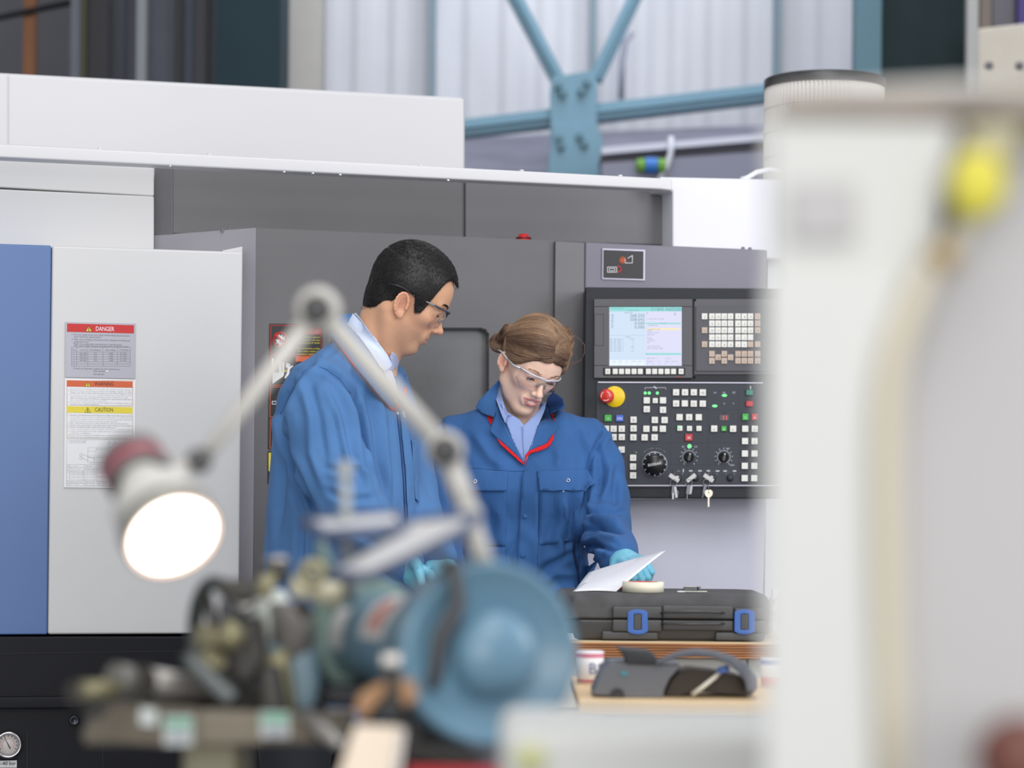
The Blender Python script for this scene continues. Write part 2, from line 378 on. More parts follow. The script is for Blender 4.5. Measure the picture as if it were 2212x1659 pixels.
slab(mb, [(755, 705), (1060, 705), (1058, 1265), (755, 1265)][::-1], 6.215, .02, wg); mb.obj('door_window', L)
mb = MB(); pline(mb, [(762, 710), (1038, 710), (1048, 713), (1054, 722), (1053, 1258)], 4.5, 6.198, mSeam); mb.obj('window_seal', L)
mb = MB(); slab(mb, [(1199, 521), (1264, 524), (1258, 1300), (1192, 1300)][::-1], 6.19, .08, mG2); mb.obj('door_frame', L, bevel=.003)
mb = MB(); pline(mb, [(1198.5, 522), (1191, 1290)], 2.6, 6.187, mSeam); pline(mb, [(1003.5, 392), (1003.5, 513)], 2.6, 6.325, mSeam); mb.obj('door_gap', L)
mb = MB(); slab(mb, [(1265, 523), (1659, 540), (1657, 625), (1264, 625)][::-1], 6.185, .12, mHd); mb.obj('console_header', L, bevel=.004)
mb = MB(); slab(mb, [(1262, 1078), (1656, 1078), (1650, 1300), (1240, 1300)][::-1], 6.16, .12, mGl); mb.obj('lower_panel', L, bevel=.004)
mb = MB(); slab(mb, [(1659, 540), (1900, 545), (1890, 1400), (1651, 1400)][::-1], 6.3, .3, MATS['machine_bright']); mb.obj('end_panel', L, bevel=.004)
# red beacon
mb = MB(); c = PM(1131, 516, 6.25); mb.lathe(c, (0, 0, 1), [(-.02, .018), (.004, .018), (.006, .014), (.012, .012), (.014, 0)], mat('beacon_red', srgb(200, 30, 34), .25), 24)
mb.lathe(c, (0, 0, 1), [(.0, .02), (.003, .02)], mK, 24); mb.obj('red_beacon', L)
for x, y in [(480, 496), (495, 495)]:
    mb = MB(); mb.lathe(PM(x, y, 6.25), (0, 0, 1), [(-.006, .004), (.001, .004), (.003, 0)], mG2, 8); mb.obj('screw_head', L)
for x, y in [(1300, 531), (1620, 538), (1605, 537)]:
    mb = MB(); mb.lathe(PM(x, y-2, 6.2), (0, 0, 1), [(-.006, .005), (.001, .005), (.003, 0)], mHd, 8); mb.obj('screw_head', L)
# ---- pictogram plate on the header
mR = mat('ink_red', srgb(196, 32, 34), .5); mO = mat('ink_orange', srgb(208, 96, 50), .5); mY = mat('ink_yellow', srgb(228, 210, 60), .5)
mSW = mat('sticker_paper', srgb(232, 232, 234), .5); mSG = mat('plate_grey', srgb(160, 160, 170), .35, .3); mTx = mat('ink_text', srgb(70, 70, 74), .6); mWk = mat('ink_white', srgb(238, 238, 240), .5)
mb = MB(); kbox(mb, 1346.5, 571.5, 96, 66, 6.183, .003, mat('plate_edge', srgb(178, 176, 188), .3, .5)); kbox(mb, 1346.5, 571.5, 90, 60, 6.18, .002, mat('plate_black', srgb(34, 31, 33), .4))
Yp = 6.176
pline(mb, [(1356, 558), (1366, 552), (1366, 568), (1350, 568), (1350, 560)], 1.2, Yp, mWk); pline(mb, [(1312, 577), (1332, 577), (1332, 588), (1312, 588)], 1.2, Yp, mWk, closed=True)
pline(mb, [(1316, 580), (1328, 580), (1328, 585), (1316, 585)], 1, Yp, mWk, closed=True)
for k in range(8):
    a = k*pi/4; pline(mb, [(1345, 562), (1345+7*cos(a), 562+7*sin(a))], 2.2, Yp, mO)
pline(mb, [(1335, 575), (1341, 578), (1341, 584), (1335, 588)], 2.6, Yp, mR)
mb.obj('pictogram_plate', L)
# ---- stickers on the door
DY = 5.978
def frame(mb, x0, y0, x1, y1, w, m, Y0=DY, off=.0015): pline(mb, [(x0, y0), (x1, y0), (x1, y1), (x0, y1)], w, Y0, m, off=off, closed=True)
def wtri(mb, cx, cy, r, Y0, m1, m2, off=.0018):
    q = [PM(cx, cy-r, Y0)+EN*off, PM(cx+r*1.05, cy+r*.8, Y0)+EN*off, PM(cx-r*1.05, cy+r*.8, Y0)+EN*off]
    mb.add(q, [(0, 2, 1)], m1)
    pline(mb, [(cx, cy-r*.45), (cx, cy+r*.25)], r*.22, Y0, m2, off=off+.0004); pline(mb, [(cx, cy+r*.45), (cx, cy+r*.58)], r*.22, Y0, m2, off=off+.0004)
    pline(mb, [(cx, cy-r), (cx+r*1.05, cy+r*.8), (cx-r*1.05, cy+r*.8)], r*.1, Y0, m2, off=off+.0004, closed=True)
def sx(x): return 100+x*.24121
def sy(y): return 680+y*.24121
mb = MB(); kbox(mb, sx(486), sy(318), 150, 119, DY, .0012, mSG)
kbox(mb, sx(486), sy(123), 143, 18, DY, .0018, mR); frame(mb, sx(188), sy(85), sx(784), sy(552), 1, mR)
wtri(mb, sx(380), sy(128), 6.5, DY, mY, gk, off=.0024); ptext(mb, 'DANGER', sx(440), sy(143), 13.5, DY, mWk, off=.0024, wmax=40)
ls = ['1. Do not rotate chuck and other workholding devices above', '    their maximum speed limits.*', '2. Make sure rotating components have adequate and balanced', '    gripping forces.*', '  * Refer to workholder manufacturer\'s specifications.', '    Max. permissible pressure and speed of a hydraulic chuck']
for s_, y in zip(ls, [183, 202, 226, 246, 266, 282]): ptext(mb, s_, sx(225), sy(y), 5, DY, mTx, off=.0018, wmax=125)
for y in (290, 334, 355, 377, 398, 420, 440, 460): pline(mb, [(sx(226), sy(y)), (sx(751), sy(y))], .5, DY, mTx, off=.0018)
for x in (226, 271, 371, 507, 636, 751): pline(mb, [(sx(x), sy(290)), (sx(x), sy(460))], .5, DY, mTx, off=.0018)
for x, s_ in ((234, 'NO'), (298, 'CHUCK'), (386, 'MAX.PRESSURE'), (526, 'MAX.SPEED'), (652, 'CYLINDER')): ptext(mb, s_, sx(x), sy(322), 4.4, DY, mTx, off=.0018, wmax=24)
for k in range(6):
    y = 351+k*21.5; ptext(mb, str(k+1), sx(243), sy(y), 4, DY, mTx, off=.0018)
    if k < 4:
        for x, s_ in ((298, 'HW-206'), (425, '27.5'), (560, '5,000'), (660, 'SY-1552')): ptext(mb, s_, sx(x), sy(y), 4.2, DY, mTx, off=.0018)
ptext(mb, 'Chuck and Cylinder number for this machine are', sx(242), sy(487), 5, DY, mTx, off=.0018, wmax=104)
ptext(mb, 'Main Spindle :', sx(420), sy(511), 5, DY, mTx, off=.0018); ptext(mb, 'Sub-Spindle :', sx(420), sy(538), 5, DY, mTx, off=.0018)
frame(mb, sx(527), sy(494), sx(562), sy(514), .5, mTx); frame(mb, sx(527), sy(523), sx(562), sy(542), .5, mTx); kbox(mb, sx(543), sy(504), 4, 3, DY, .0022, mWk)
mb.obj('danger_plate', L)
mb = MB(); kbox(mb, sx(479), sy(1062), 151, 235, DY, .0008, mSW)
kbox(mb, sx(479), sy(620), 141, 13.5, DY, .0014, mO); wtri(mb, sx(372), sy(623), 6, DY, mY, gk, off=.002); ptext(mb, 'WARNING', sx(430), sy(634), 12, DY, gk, off=.002, wmax=41)
frame(mb, sx(184), sy(592), sx(772), sy(813), .9, mO, off=.0012)
ls = ['1. During automatic operation, do not enter the moving area of a machine.', '2. Before entering the moving area of a machine for cleaning, inspection, or setup', '    change, turn off the main switch and make sure the entire situation is safe.', '3. Do not remove protective covers, interlocks(mechanical or electrical), or other', '    safety devices when using this machine. Doosan Infracore Co., Ltd.', '    will not be responsible for accidents resulting from unauthorized modification', '    of the original safety devices of a machine.', '4. Never touch a rotating or moving spindle, cutting tool, or workpiece with your', '    hand(or some makeshift devices).']
for k, s_ in enumerate(ls): ptext(mb, s_, sx(192), sy(669+k*17.2), 4.6, DY, gk, off=.0012, wmax=137)
kbox(mb, sx(478), sy(852), 141, 13.5, DY, .0014, mY); wtri(mb, sx(370), sy(855), 6, DY, mY, gk, off=.002); ptext(mb, 'CAUTION', sx(433), sy(866), 12, DY, gk, off=.002, wmax=39)
frame(mb, sx(184), sy(823), sx(771), sy(1108), .9, mY, off=.0012)
ls = ['1. Operator and maintenance personnel must carefully read, understand, and fully', '    comply with the instructions and safety precautions given in all machine-related', '    manuals and machine-attached warning/instruction plates before installing,', '    operating, or performing maintenance on this machine.', '2. Only qualified personnel should be allowed to operate this machine.', '3. Always wear eye protectors and safety shoes when working at this machine.', '4. Always carefully handle workpieces and cutting tools.', '5. If two or more personnel must work together, use constant communication signals.', '6. Unauthorized modification of the original parameters in the control system of', '    a machine is prohibited.', '7. Do not remove or deface the warning/instruction stickers attached on this machine.', '8. Always use the specified lubrication oil according to its chart below.']
for k, s_ in enumerate(ls): ptext(mb, s_, sx(190), sy(903+k*17.9), 4.6, DY, gk, off=.0012, wmax=138)
frame(mb, sx(182), sy(1119), sx(770), sy(1533), .9, gk, off=.0012); ptext(mb, 'LUBRICATION CHART', sx(198), sy(1143), 6.5, DY, gk, off=.0012, wmax=38)
pline(mb, [(sx(192), sy(1150)), (sx(360), sy(1150))], .5, DY, gk, off=.0012)
def pl(*q): pline(mb, [(sx(a), sy(b)) for a, b in q], .6, DY, gk, off=.0012)
pl((373, 1190), (560, 1190), (560, 1326), (370, 1326), (373, 1190)); pl((373, 1222), (446, 1222), (446, 1190)); pl((446, 1203), (560, 1203)); pl((560, 1190), (578, 1190), (594, 1240), (594, 1326), (560, 1326)); pl((371, 1265), (594, 1265)); pl((371, 1280), (594, 1280))
pl((322, 1252), (435, 1290)); pl((322, 1285), (405, 1320)); pl((563, 1160), (552, 1195)); pl((603, 1158), (565, 1200)); pl((607, 1212), (585, 1245)); pl((640, 1260), (578, 1290)); pl((430, 1290), (430, 1326)); pl((505, 1290), (505, 1326)); pl((541, 1280), (541, 1326))
for x, y in ((310, 1252), (310, 1283), (565, 1145), (615, 1150), (615, 1200)):
    pline(mb, [(sx(x)+3*cos(a*pi/6), sy(y)+3*sin(a*pi/6)) for a in range(12)], .6, DY, gk, off=.0012, closed=True)
for y in (1342, 1368, 1392, 1416, 1488, 1510): pline(mb, [(sx(182), sy(y)), (sx(770), sy(y))], .5, DY, gk, off=.0012)
for x in (208, 340, 455, 566, 617): pline(mb, [(sx(x), sy(1342)), (sx(x), sy(1533))], .5, DY, gk, off=.0012)
for y, r in ((1361, ['NO', 'Location', 'Volume', 'Recommended', 'Oil', 'Lubrication']), (1386, ['1', 'Chuck jaws', 'Suitable amount', 'Mobilux EP 2', 'Mobil', 'Everyday']), (1410, ['2', 'Slideway lub. tank', '1.32L 0.34GAL', 'ISO VG68', '', 'Replenish']), (1434, ['', 'Coolant tank (L600)', '200L 52.8GAL', '', '', '']), (1458, ['3', 'Coolant tank (L750)', '220L 58.1GAL', 'Well-Cut B 30', 'Houton', 'Replenish']), (1482, ['', 'Coolant tank (L1050)', '250L 66.0GAL', '', '', '']), (1505, ['4', 'Hydraulic unit', '10L 2.6GAL', 'ISO VG32', '', 'Change every']), (1528, ['5', 'Oil cooler', '10L 2.6GAL', 'ISO VG10', '', ''])):
    for x, w, s_ in zip((188, 213, 345, 460, 570, 622), (4, 30, 26, 25, 10, 32), r):
        if s_: ptext(mb, s_, sx(x), sy(y), 4.6, DY, gk, off=.0012, wmax=w)
mb.obj('warning_label', L)
# ---- black danger strip behind the man
mb = MB(); q = 6.198; bk = mat('sticker_black', srgb(30, 28, 30), .45)
slab(mb, [(582, 699), (697, 700), (696, 972), (579, 970)][::-1], q, .002, bk); slab(mb, [(579, 974), (640, 974), (640, 1046), (578, 1046)][::-1], q, .002, bk)
pline(mb, [(585, 703), (694, 703), (694, 765), (585, 765)], 1.2, q-.001, mR, closed=True)
for y0, y1 in ((769, 832), (836, 901), (905, 968)): pline(mb, [(584, y0), (693, y0), (693, y1), (583, y1)], 1.2, q-.001, mO, closed=True)
kbox(mb, 668, 714, 50, 16, q-.001, .001, mR); ptext(mb, 'DANGER', 650, 719, 12, q-.002, mat('ink_pale', srgb(220, 150, 150), .5), wmax=40)
pline(mb, [(606+15*cos(a*pi/12), 734+15*sin(a*pi/12)) for a in range(24)], 5, q-.002, mR, closed=True); pline(mb, [(596, 723), (617, 745)], 4, q-.003, mR)
for x, y in ((606, 728), (601, 738), (609, 740), (604, 733), (612, 731), (606, 745)): pline(mb, [(x-3, y-3), (x+3, y+3)], 3, q-.002, mWk); pline(mb, [(x-3, y+3), (x+3, y-3)], 2, q-.002, mWk)
for k, s_ in enumerate(['The elimination or alteration', 'of safety devices can cause', 'serious injury or death.', '', 'Do not eliminate or alter', 'door safety switch or', 'parameter settings.']):
    if s_: ptext(mb, s_, 642, 729+k*6.2, 5.4, q-.002, mY, wmax=50)
def poly(pts, m, off=.003): mb.prism([PM(a, b, q)+EN*off for a, b in pts][::-1], -EN*.001, m)
poly([(587, 774), (592, 775), (591, 805), (609, 803), (609, 780), (613, 783), (613, 805), (612, 812), (588, 829)], mWk); poly([(600, 778), (607, 779), (608, 803), (602, 804)], mWk)
kbox(mb, 664, 776, 52, 11, q-.001, .001, mO)
poly([(617, 783), (620, 784), (625, 793), (632, 789), (633, 791), (626, 797), (624, 806), (630, 814), (628, 818), (621, 812), (616, 818), (614, 816), (619, 806), (621, 797)], mWk)
pline(mb, [(622+4*cos(a*pi/4), 790+4*sin(a*pi/4)) for a in range(8)], 3, q-.002, mWk, closed=True)
pline(mb, [(597, 808), (612, 803), (624, 797)], 1.6, q-.002, mY); pline(mb, [(612, 800), (625, 804)], 1.6, q-.002, mY)
pline(mb, [(588, 867), (597, 867), (597, 873), (588, 873)], 1.2, q-.002, mWk, closed=True)
poly([(580, 978), (590, 978), (590, 1018), (580, 1018)], mY)
mb.obj('danger_label', L)
# ================================================================ CONSOLE (faces the camera squarely)
YC = 6.1
con = MB(); mC = mat('console_dark', srgb(37, 40, 46), .5, spec=.3, noise=.06, nscale=6, bump=.1, bscale=400)
slab(con, [(1264, 620), (1745, 624), (1741, 1078), (1258, 1076)][::-1], YC, .14, mC, t=0); con.obj('console_housing', L, bevel=.004)
mBz = mat('bezel_grey', srgb(76, 76, 81), .45, noise=.03); mBd = mat('panel_grey', srgb(58, 61, 70), .5, spec=.3, noise=.04, nscale=7)
mKey = mat('key_white', srgb(222, 222, 216), .45); mTan = mat('key_tan', srgb(188, 168, 152), .45); mKs = mat('key_socket', srgb(36, 38, 42), .5)
c5 = lambda x, y: (1260+x*.19891, 610+y*.19891)
c6 = lambda x, y: (1270+x*.18987, 820+y*.18987)
# screen unit
scr = MB(); Ys = YC-.012
def rect0(mb, x0, y0, x1, y1, Y0, th, m): slab(mb, [(x0, y0), (x1, y0), (x1, y1), (x0, y1)][::-1], Y0, th, m, t=0)
a = c5(115, 180); b = c5(1185, 1040); s0 = c5(283, 265); s1 = c5(1072, 905)
rect0(scr, a[0], a[1], b[0], s0[1], Ys, .018, mBz); rect0(scr, a[0], s1[1], b[0], b[1], Ys, .018, mBz); rect0(scr, a[0], s0[1], s0[0], s1[1], Ys, .018, mBz); rect0(scr, s1[0], s0[1], b[0], s1[1], Ys, .018, mBz)
p = c5(215, 925); q2 = c5(1108, 1012); rect0(scr, p[0], p[1], q2[0], q2[1], Ys-.001, .003, mC)
p = c5(122, 345); q2 = c5(220, 685); pline(scr, [(p[0], p[1]), (q2[0], p[1]), (q2[0], q2[1]), (p[0], q2[1])], .8, Ys, mC, t=0, closed=True)
ptext(scr, 'FANUC', c5(1003, 1035)[0], c5(1003, 1035)[1], 4, Ys-.001, mR, t=0)
su = scr.obj('screen_unit', L, bevel=.0015)
E = lambda n, c, s=1.: mat(n, (0, 0, 0), .3, emit=srgb(*c), estr=s*1.3)
e_bg = E('lcd_blue', (196, 216, 238)); e_pg = E('lcd_pink', (212, 212, 240)); e_tl = E('lcd_teal', (120, 210, 206)); e_tx = E('lcd_ink', (92, 116, 140)); e_yl = E('lcd_yellow', (240, 226, 170)); e_wh = E('lcd_white', (226, 238, 248)); e_ln = E('lcd_line', (150, 180, 200))
d = MB(); Yd = Ys+.006
rect0(d, s0[0]-1, s0[1]-1, s1[0]+1, s1[1]+1, Yd, .004, e_bg)
def dr(x0, y0, x1, y1, m, o=.0008):
    (ax, ay), (bx, by) = c5(x0, y0), c5(x1, y1); mb_ = d
    q = [PM(ax, ay, Yd, 0), PM(bx, ay, Yd, 0), PM(bx, by, Yd, 0), PM(ax, by, Yd, 0)]
    d.add([v+V(0, -o, 0) for v in q], [(0, 3, 2, 1)], m)
def dt(s_, x, y, size, m=None, al='l', wmax=None):
    px, py = c5(x, y); ptext(d, s_, px, py, size*.19891, Yd, m or e_tx, t=0, off=.0014, align=al, wmax=wmax*.19891 if wmax else None)
dr(287, 268, 1070, 314, e_tl); dr(678, 320, 1068, 900, e_pg); dr(682, 438, 1060, 454, e_tl, .0012); dr(690, 497, 1048, 518, e_yl, .0012); dr(676, 768, 1062, 788, e_tl, .0012)
dt('ACTUAL POSITION', 292, 287, 17); dt('O1845 N00200', 730, 309, 52, wmax=330); dt('(TURN SP-INDEX)', 480, 310, 16); dt('ABSOLUTE', 448, 333, 18)
for (s_, n_), y in zip((('X', '368.250'), ('Z', '308.642'), ('C', '0.000'), ('Y', '0.000')), (378, 420, 462, 503)): dt(s_, 300, y, 48); dt(n_, 665, y, 50, al='r', wmax=200 if len(n_) > 5 else 145)
dr(287, 573, 670, 576, e_ln); dt('MODAL', 455, 600, 18)
for k in range(7):
    y = 624+k*21; dt('G%02d  G%02d  G%03d' % (k, 40+k, 54+k), 288, y, 18); dt('F', 425, y, 18); dt(['0.000', '0', '0', '0', '1500', '0', '1111'][k], 548, y, 18, al='r')
dt('S', 690, 345, 30); dt('0', 1005, 360, 44, al='r'); dt('T1  00 12  M30   1500 G50', 690, 402, 17); dt('PROGRAM', 835, 450, 15)
dt('O1845(BLANK)', 705, 472, 16); dt('N10(FINISH TURN)', 692, 515, 17)
for k, s_ in enumerate(['G28U0.', 'G00 X57. Z3.M03 ;', 'G50 S2000 ;', 'T11 ;', 'M8 G96 ;', 'G0 X48. Z2. ;', 'M01', '', 'G00 X150.Z50. M09 ;', 'G00 X170. Z200. T0100 ;']):
    if s_: dt(s_, 692, 530+k*21.5, 17)
dt('MEM STOP *** ***', 690, 830, 16); dt('10:24:32', 890, 830, 16); dt('A>_', 682, 785, 16); dr(284, 842, 1064, 902, e_wh, .0006)
for x in (318, 390, 460, 525, 592, 658, 690, 760, 822, 890, 958, 1026): dr(x, 842, x+3, 900, e_ln, .001)
for x, s_ in ((330, 'ABS'), (402, 'REL'), (470, 'ALL'), (535, 'HNDL'), (600, 'OPRT'), (700, 'PRGRM'), (900, 'NEXT'), (968, '(OPRT)')): dt(s_, x, 866, 15)
d.obj('screen', su)
for k, x in enumerate((265, 346, 414, 482, 550, 618, 706, 774, 842, 911, 979, 1061)):
    mb = MB(); p = c5(x, 968); kbox(mb, p[0], p[1], 11, 12, Ys-.002, .004, mKey, t=0)
    if k in (0, 11): ptext(mb, '<' if k == 0 else '>', p[0], p[1]+2, 7, Ys-.0065, gk, t=0, align='c')
    mb.obj('soft_key', su, bevel=.0008)
# keyboard unit
kb = MB(); a = c5(1205, 180); b = c5(2180, 1000); rect0(kb, a[0], a[1], b[0], b[1], YC-.004, .008, mBz)
a = c5(1222, 255); b = c5(2030, 965); rect0(kb, a[0], a[1], b[0], b[1], YC-.009, .008, mat('kbd_grey', srgb(70, 71, 78), .45))
for x, y in ((1212, 192), (1206, 1028)): p = c5(x, y); kb.lathe(PM(p[0], p[1], YC, 0), (0, -1, 0), [(0, .003), (.007, .003), (.008, 0)], mK, 10)
ku = kb.obj('keyboard_unit', L, bevel=.0015)
cols = [1316, 1396, 1463, 1530, 1598, 1679, 1747, 1815, 1894]; rows = [370, 446, 521, 597, 673]
have = [(0, range(9)), (1, range(1, 9)), (2, range(9)), (3, range(1, 8)), (4, range(9))]
let = iter('SHIFT O N G P 7 8 9 T X Z C Y 4 5 6 D H M F R 1 2 3 S W I K L U 0 J . Q V E B A = + - / * # @'.split())
ks = [(cols[c], rows[r], (c == 8) or (c == 0 and r > 0) or (c == 7 and r == 4)) for r, cs in have for c in cs]
ks += [(cols[1], 777, 1), (cols[1], 852, 1), (cols[2], 815, 1), (cols[3], 777, 1), (cols[3], 852, 1), (cols[4], 815, 1)]+[(cols[c], y, 1) for c in (5, 6, 7, 8) for y in (777, 852)]
for x, y, tan in ks:
    mb = MB(); p = c5(x, y); kbox(mb, p[0], p[1], 12.2, 12.8, YC-.0095, .003, mTan if tan else mKey, t=0)
    s_ = next(let, 'A')[:1]; ptext(mb, s_, p[0]+1, p[1]+3, 6.5, YC-.013, mat('key_ink', srgb(150, 148, 142), .5), t=0, align='c')
    mb.obj('key', ku, bevel=.0007)
# operation panel
op = MB(); Yo = YC-.006
a = c6(100, 20); b = c6(2350, 1225); rect0(op, a[0], a[1]+1, b[0], b[1], Yo, .008, mBd)
gl = mat('panel_groove', srgb(54, 57, 66), .6); hl = mat('panel_strip', srgb(150, 148, 160), .3, .6)
def ol(*q, w=1.0, m=gl, o=.0006): pline(op, [c6(*z) for z in q], w, Yo, m, t=0, off=o)
ol((120, 30), (1990, 38), w=2.2, m=hl, o=.003); ol((120, 50), (120, 1190)); ol((145, 60), (145, 1180)); ol((460, 60), (460, 1175)); ol((940, 60), (940, 1175)); ol((1370, 60), (1370, 965)); ol((1715, 60), (1715, 1175)); ol((1970, 60), (1970, 1175))
ol((145, 338), (460, 338)); ol((940, 338), (1970, 338)); ol((460, 715), (1715, 715)); ol((145, 965), (450, 965)); ol((940, 965), (1715, 965)); ol((145, 1180), (1970, 1180)); ol((145, 715), (450, 715))
for y in (485, 630, 765, 905, 1040): ol((1715, y), (1970, y))
ol((120, 1205), (2300, 1205), w=2., m=hl, o=.003)
mLn = mat('panel_ink', srgb(190, 192, 200), .5)
def pi_(*q, w=1.): pline(op, [c6(*z) for z in q], w, Yo, mLn, t=0, off=.001)
pi_((648, 110), (648, 92), (745, 92)); pi_((785, 92), (885, 92), (885, 110)); pi_((755, 82), (775, 98), w=3)
def arc(cx, cy, r, a0, a1, w=1., n=14): pi_(*[(cx+r*sin(a0+(a1-a0)*k/n), cy-r*cos(a0+(a1-a0)*k/n)) for k in range(n+1)], w=w)
arc(757, 960, 180, -.7, -.1); arc(757, 960, 180, .1, .7)
for cx in (1150, 1545):
    arc(cx, 880, 74, -2.6, 1.3 if cx == 1150 else 2.6, w=1.3)
    for k in range(-5, 6):
        a = k*.5; pi_((cx+92*sin(a), 880-92*cos(a)), (cx+103*sin(a), 880-103*cos(a)), w=1.2)
for cx in (1030, 1222, 1420, 1617): arc(cx, 1110, 60, -.9, .9, w=1.2)
for x, y in ((1850, 90), (1085, 1035)): pi_((x, y-12), (x, y+12), w=2.4)
for x, y in ((1850, 215), (975, 1035), (505, 820), (1550, 370)): arc(x, y, 14, 0, 2*pi, w=1.3)
for x, y in ((1170, 1038), (1275, 1038), (1370, 1038), (1475, 1040), (1560, 1040), (1668, 1040)): pi_((x-12, y), (x+12, y), w=3)
for s_, x, y in (('LH', 1443, 150), ('HL', 1550, 150), ('ZZ', 1660, 150), ('U', 1550, 275), ('Y', 1655, 275), ('x1', 1028, 1042), ('-4', 545, 830), ('EC', 1085, 765), ('CE', 1225, 765), ('rpm', 1590, 782), ('MIN', 1640, 975)):
    p = c6(x, y+8); ptext(op, s_, p[0], p[1], 5.5, Yo, mLn, t=0, align='c', off=.001)
oo = op.obj('operation_panel', L)
KG = mat('btn_green', srgb(40, 160, 50), .4, emit=srgb(40, 160, 50), estr=.25); KR = mat('btn_red', srgb(190, 26, 48), .4); KB = mat('btn_blue', srgb(50, 96, 200), .4); KT = mat('btn_teal', srgb(16, 126, 104), .4)
def btn(x, y, w, h, m, glyph=None, gm=None, nm='button'):
    mb = MB(); p = c6(x, y); kbox(mb, p[0], p[1], w*.19+2.2, h*.19+2.2, Yo, .0015, mKs, t=0); kbox(mb, p[0], p[1], w*.18, h*.18, Yo-.0015, .004, m, t=0)
    if glyph: ptext(mb, glyph, p[0], p[1]+3.2, 7.5, Yo-.0062, gm or MATS['key_ink'], t=0, align='c')
    mb.obj(nm, oo, bevel=.0007)
gi = iter('o = + > # ~ % & O x a s n u w z r v'.split()*6)
W = 76
for x, y, g_ in ((668, 237, 0), (853, 237, 0), (668, 337, 'C'), (853, 345, '2'), (1002, 145, 'o'), (1103, 145, 'E'), (1204, 145, 'b'), (1305, 147, '+E'), (1002, 272, 'm'), (1101, 272, 0), (1203, 274, 'O'), (1305, 274, 'J'), (1041, 428, '-'), (1150, 428, 'S'), (1259, 429, 0), (518, 457, '%'), (518, 556, '%'), (516, 657, '%'), (205, 560, 's'), (291, 560, 'o'), (384, 560, 'b'), (290, 654, '4'), (384, 654, 'w'), (291, 797, 'n'), (382, 797, 'a'), (300, 895, 0), (513, 890, '-1'), (513, 990, '-1'), (513, 1090, '-2'), (1435, 558, 'e'), (1650, 560, 'e'), (1788, 560, 0), (1898, 560, 'm'), (1786, 700, '-'), (1896, 700, 'z'), (1785, 842, 0), (1895, 842, 0), (1783, 982, 0), (1893, 982, 0), (1782, 1122, 0), (1892, 1122, 0)):
    btn(x, y, W, W, mKey, g_ or None)
for x, y in ((760, 460), (871, 461), (664, 560), (851, 560), (644, 658), (757, 658)):
    btn(x, y, W, W, mKey, '-' if y == 560 else ('/' if x in (871, 644) else 'l'), gk)
for x, y in ((765, 240), (761, 560), (1045, 554), (1154, 556), (1262, 556)): btn(x, y, 62, 62, mKey, 'r')
btn(1546, 558, 60, 60, KG, 'o', mWk); btn(1790, 425, 72, 76, KG, 'o', mWk); btn(1898, 425, 72, 76, KR, 'o', mWk); btn(1838, 148, 82, 62, KT); btn(1838, 275, 82, 62, KR)
btn(229, 437, 84, 78, KG, 'o', mWk); btn(360, 440, 88, 76, KB, 'ON', mWk); btn(1148, 658, 88, 80, KR, '30', mWk); btn(375, 1085, 60, 90, KG)
mb = MB(); p = c6(1550, 433); kbox(mb, p[0], p[1], 20, 12, Yo, .001, mat('seg_black', srgb(40, 22, 30), .3), t=0); ptext(mb, '11', p[0]+.5, p[1]+4.5, 13, Yo-.001, E('seg_red', (255, 50, 70), 1.3), t=0, align='c'); mb.obj('tool_display', oo)
led = E('led_green', (120, 255, 150), 1.6)
for x, y, w in ((652, 153, 17), (698, 153, 17), (790, 153, 17), (1553, 180, 30), (1443, 300, 30), (1155, 758, 24), (1030, 537, 12)):
    mb = MB(); p = c6(x, y); c = PM(p[0], p[1], Yo if x != 1030 else Yo-.007, 0); s = c.y/F*.19
    mb.lathe(c, (0, -1, 0), [(0, 1*w*s), (.0015, .8*w*s), (.002, 0)], led, 16); 
    if w == 30:
        for i, v in enumerate(mb.v): v.z = c.z+(v.z-c.z)*.5
    mb.obj('indicator_lamp', oo)
# emergency stop
mb = MB(); p = c6(302, 195); c = PM(p[0], p[1], Yo, 0); s = c.y/F*.18987
mb.lathe(c, (0, -1, 0), [(0, 120*s), (.004, 120*s), (.005, 116*s), (.005, 0)], mat('estop_yellow', srgb(232, 196, 20), .4), 40)
es = mb.obj('emergency_stop', oo)
mb = MB(); rm = mat('estop_red', srgb(214, 58, 48), .35); ax = V(-.32, -1, 0).normalized()
mb.lathe(c+V(-.012, -.004, 0), ax, [(0, 50*s), (.022, 50*s), (.022, 78*s), (.03, 82*s), (.036, 78*s), (.039, 62*s), (.039, 0)], rm, 32)
tip = c+V(-.012, -.004, 0)+ax*.0395; e1 = V(1, -.32, 0).normalized()
for a0 in (0, 2.09, 4.19):
    for k in range(8):
        a, b = a0+k*.17, a0+k*.17+.17
        mb.add([tip+(e1*cos(t_)+EZ*sin(t_))*r*s for t_, r in ((a, 48), (b, 48), (b, 55), (a, 55))], [(0, 1, 2, 3)], mWk)
es2 = mb.obj('stop_button', es)
# handwheel
mb = MB(); p = c6(757, 965); c = PM(p[0], p[1], Yo, 0); bkp = mat('knob_black', srgb(24, 24, 27), .3)
mb.lathe(c, (0, -1, 0), [(0, 146*s), (.004, 146*s), (.004, 136*s)], hl, 48)
mb.lathe(c, (0, -1, 0), [(.002, 138*s), (.012, 134*s), (.016, 120*s), (.016, 112*s), (.03, 108*s), (.034, 100*s), (.034, 0)], bkp, 48)
for k in range(12):
    a = k*pi/6; q = c+V(0, -.0155, 0)+(V(1, 0, 0)*sin(a)+EZ*cos(a))*124*s; mb.lathe(q, (0, -1, 0), [(0, 9*s), (.001, 9*s), (.001, 0)], mLn, 8)
tx = (V(1, 0, .18)).normalized(); mb.text('DOOSAN', c+V(0, -.0345, 0)-V(.002, 0, .003), tx, V(-.1, 0, 1), 46*s*.9, mWk, 'c', wmax=150*s, off=.0003)
mb.obj('handwheel', L)
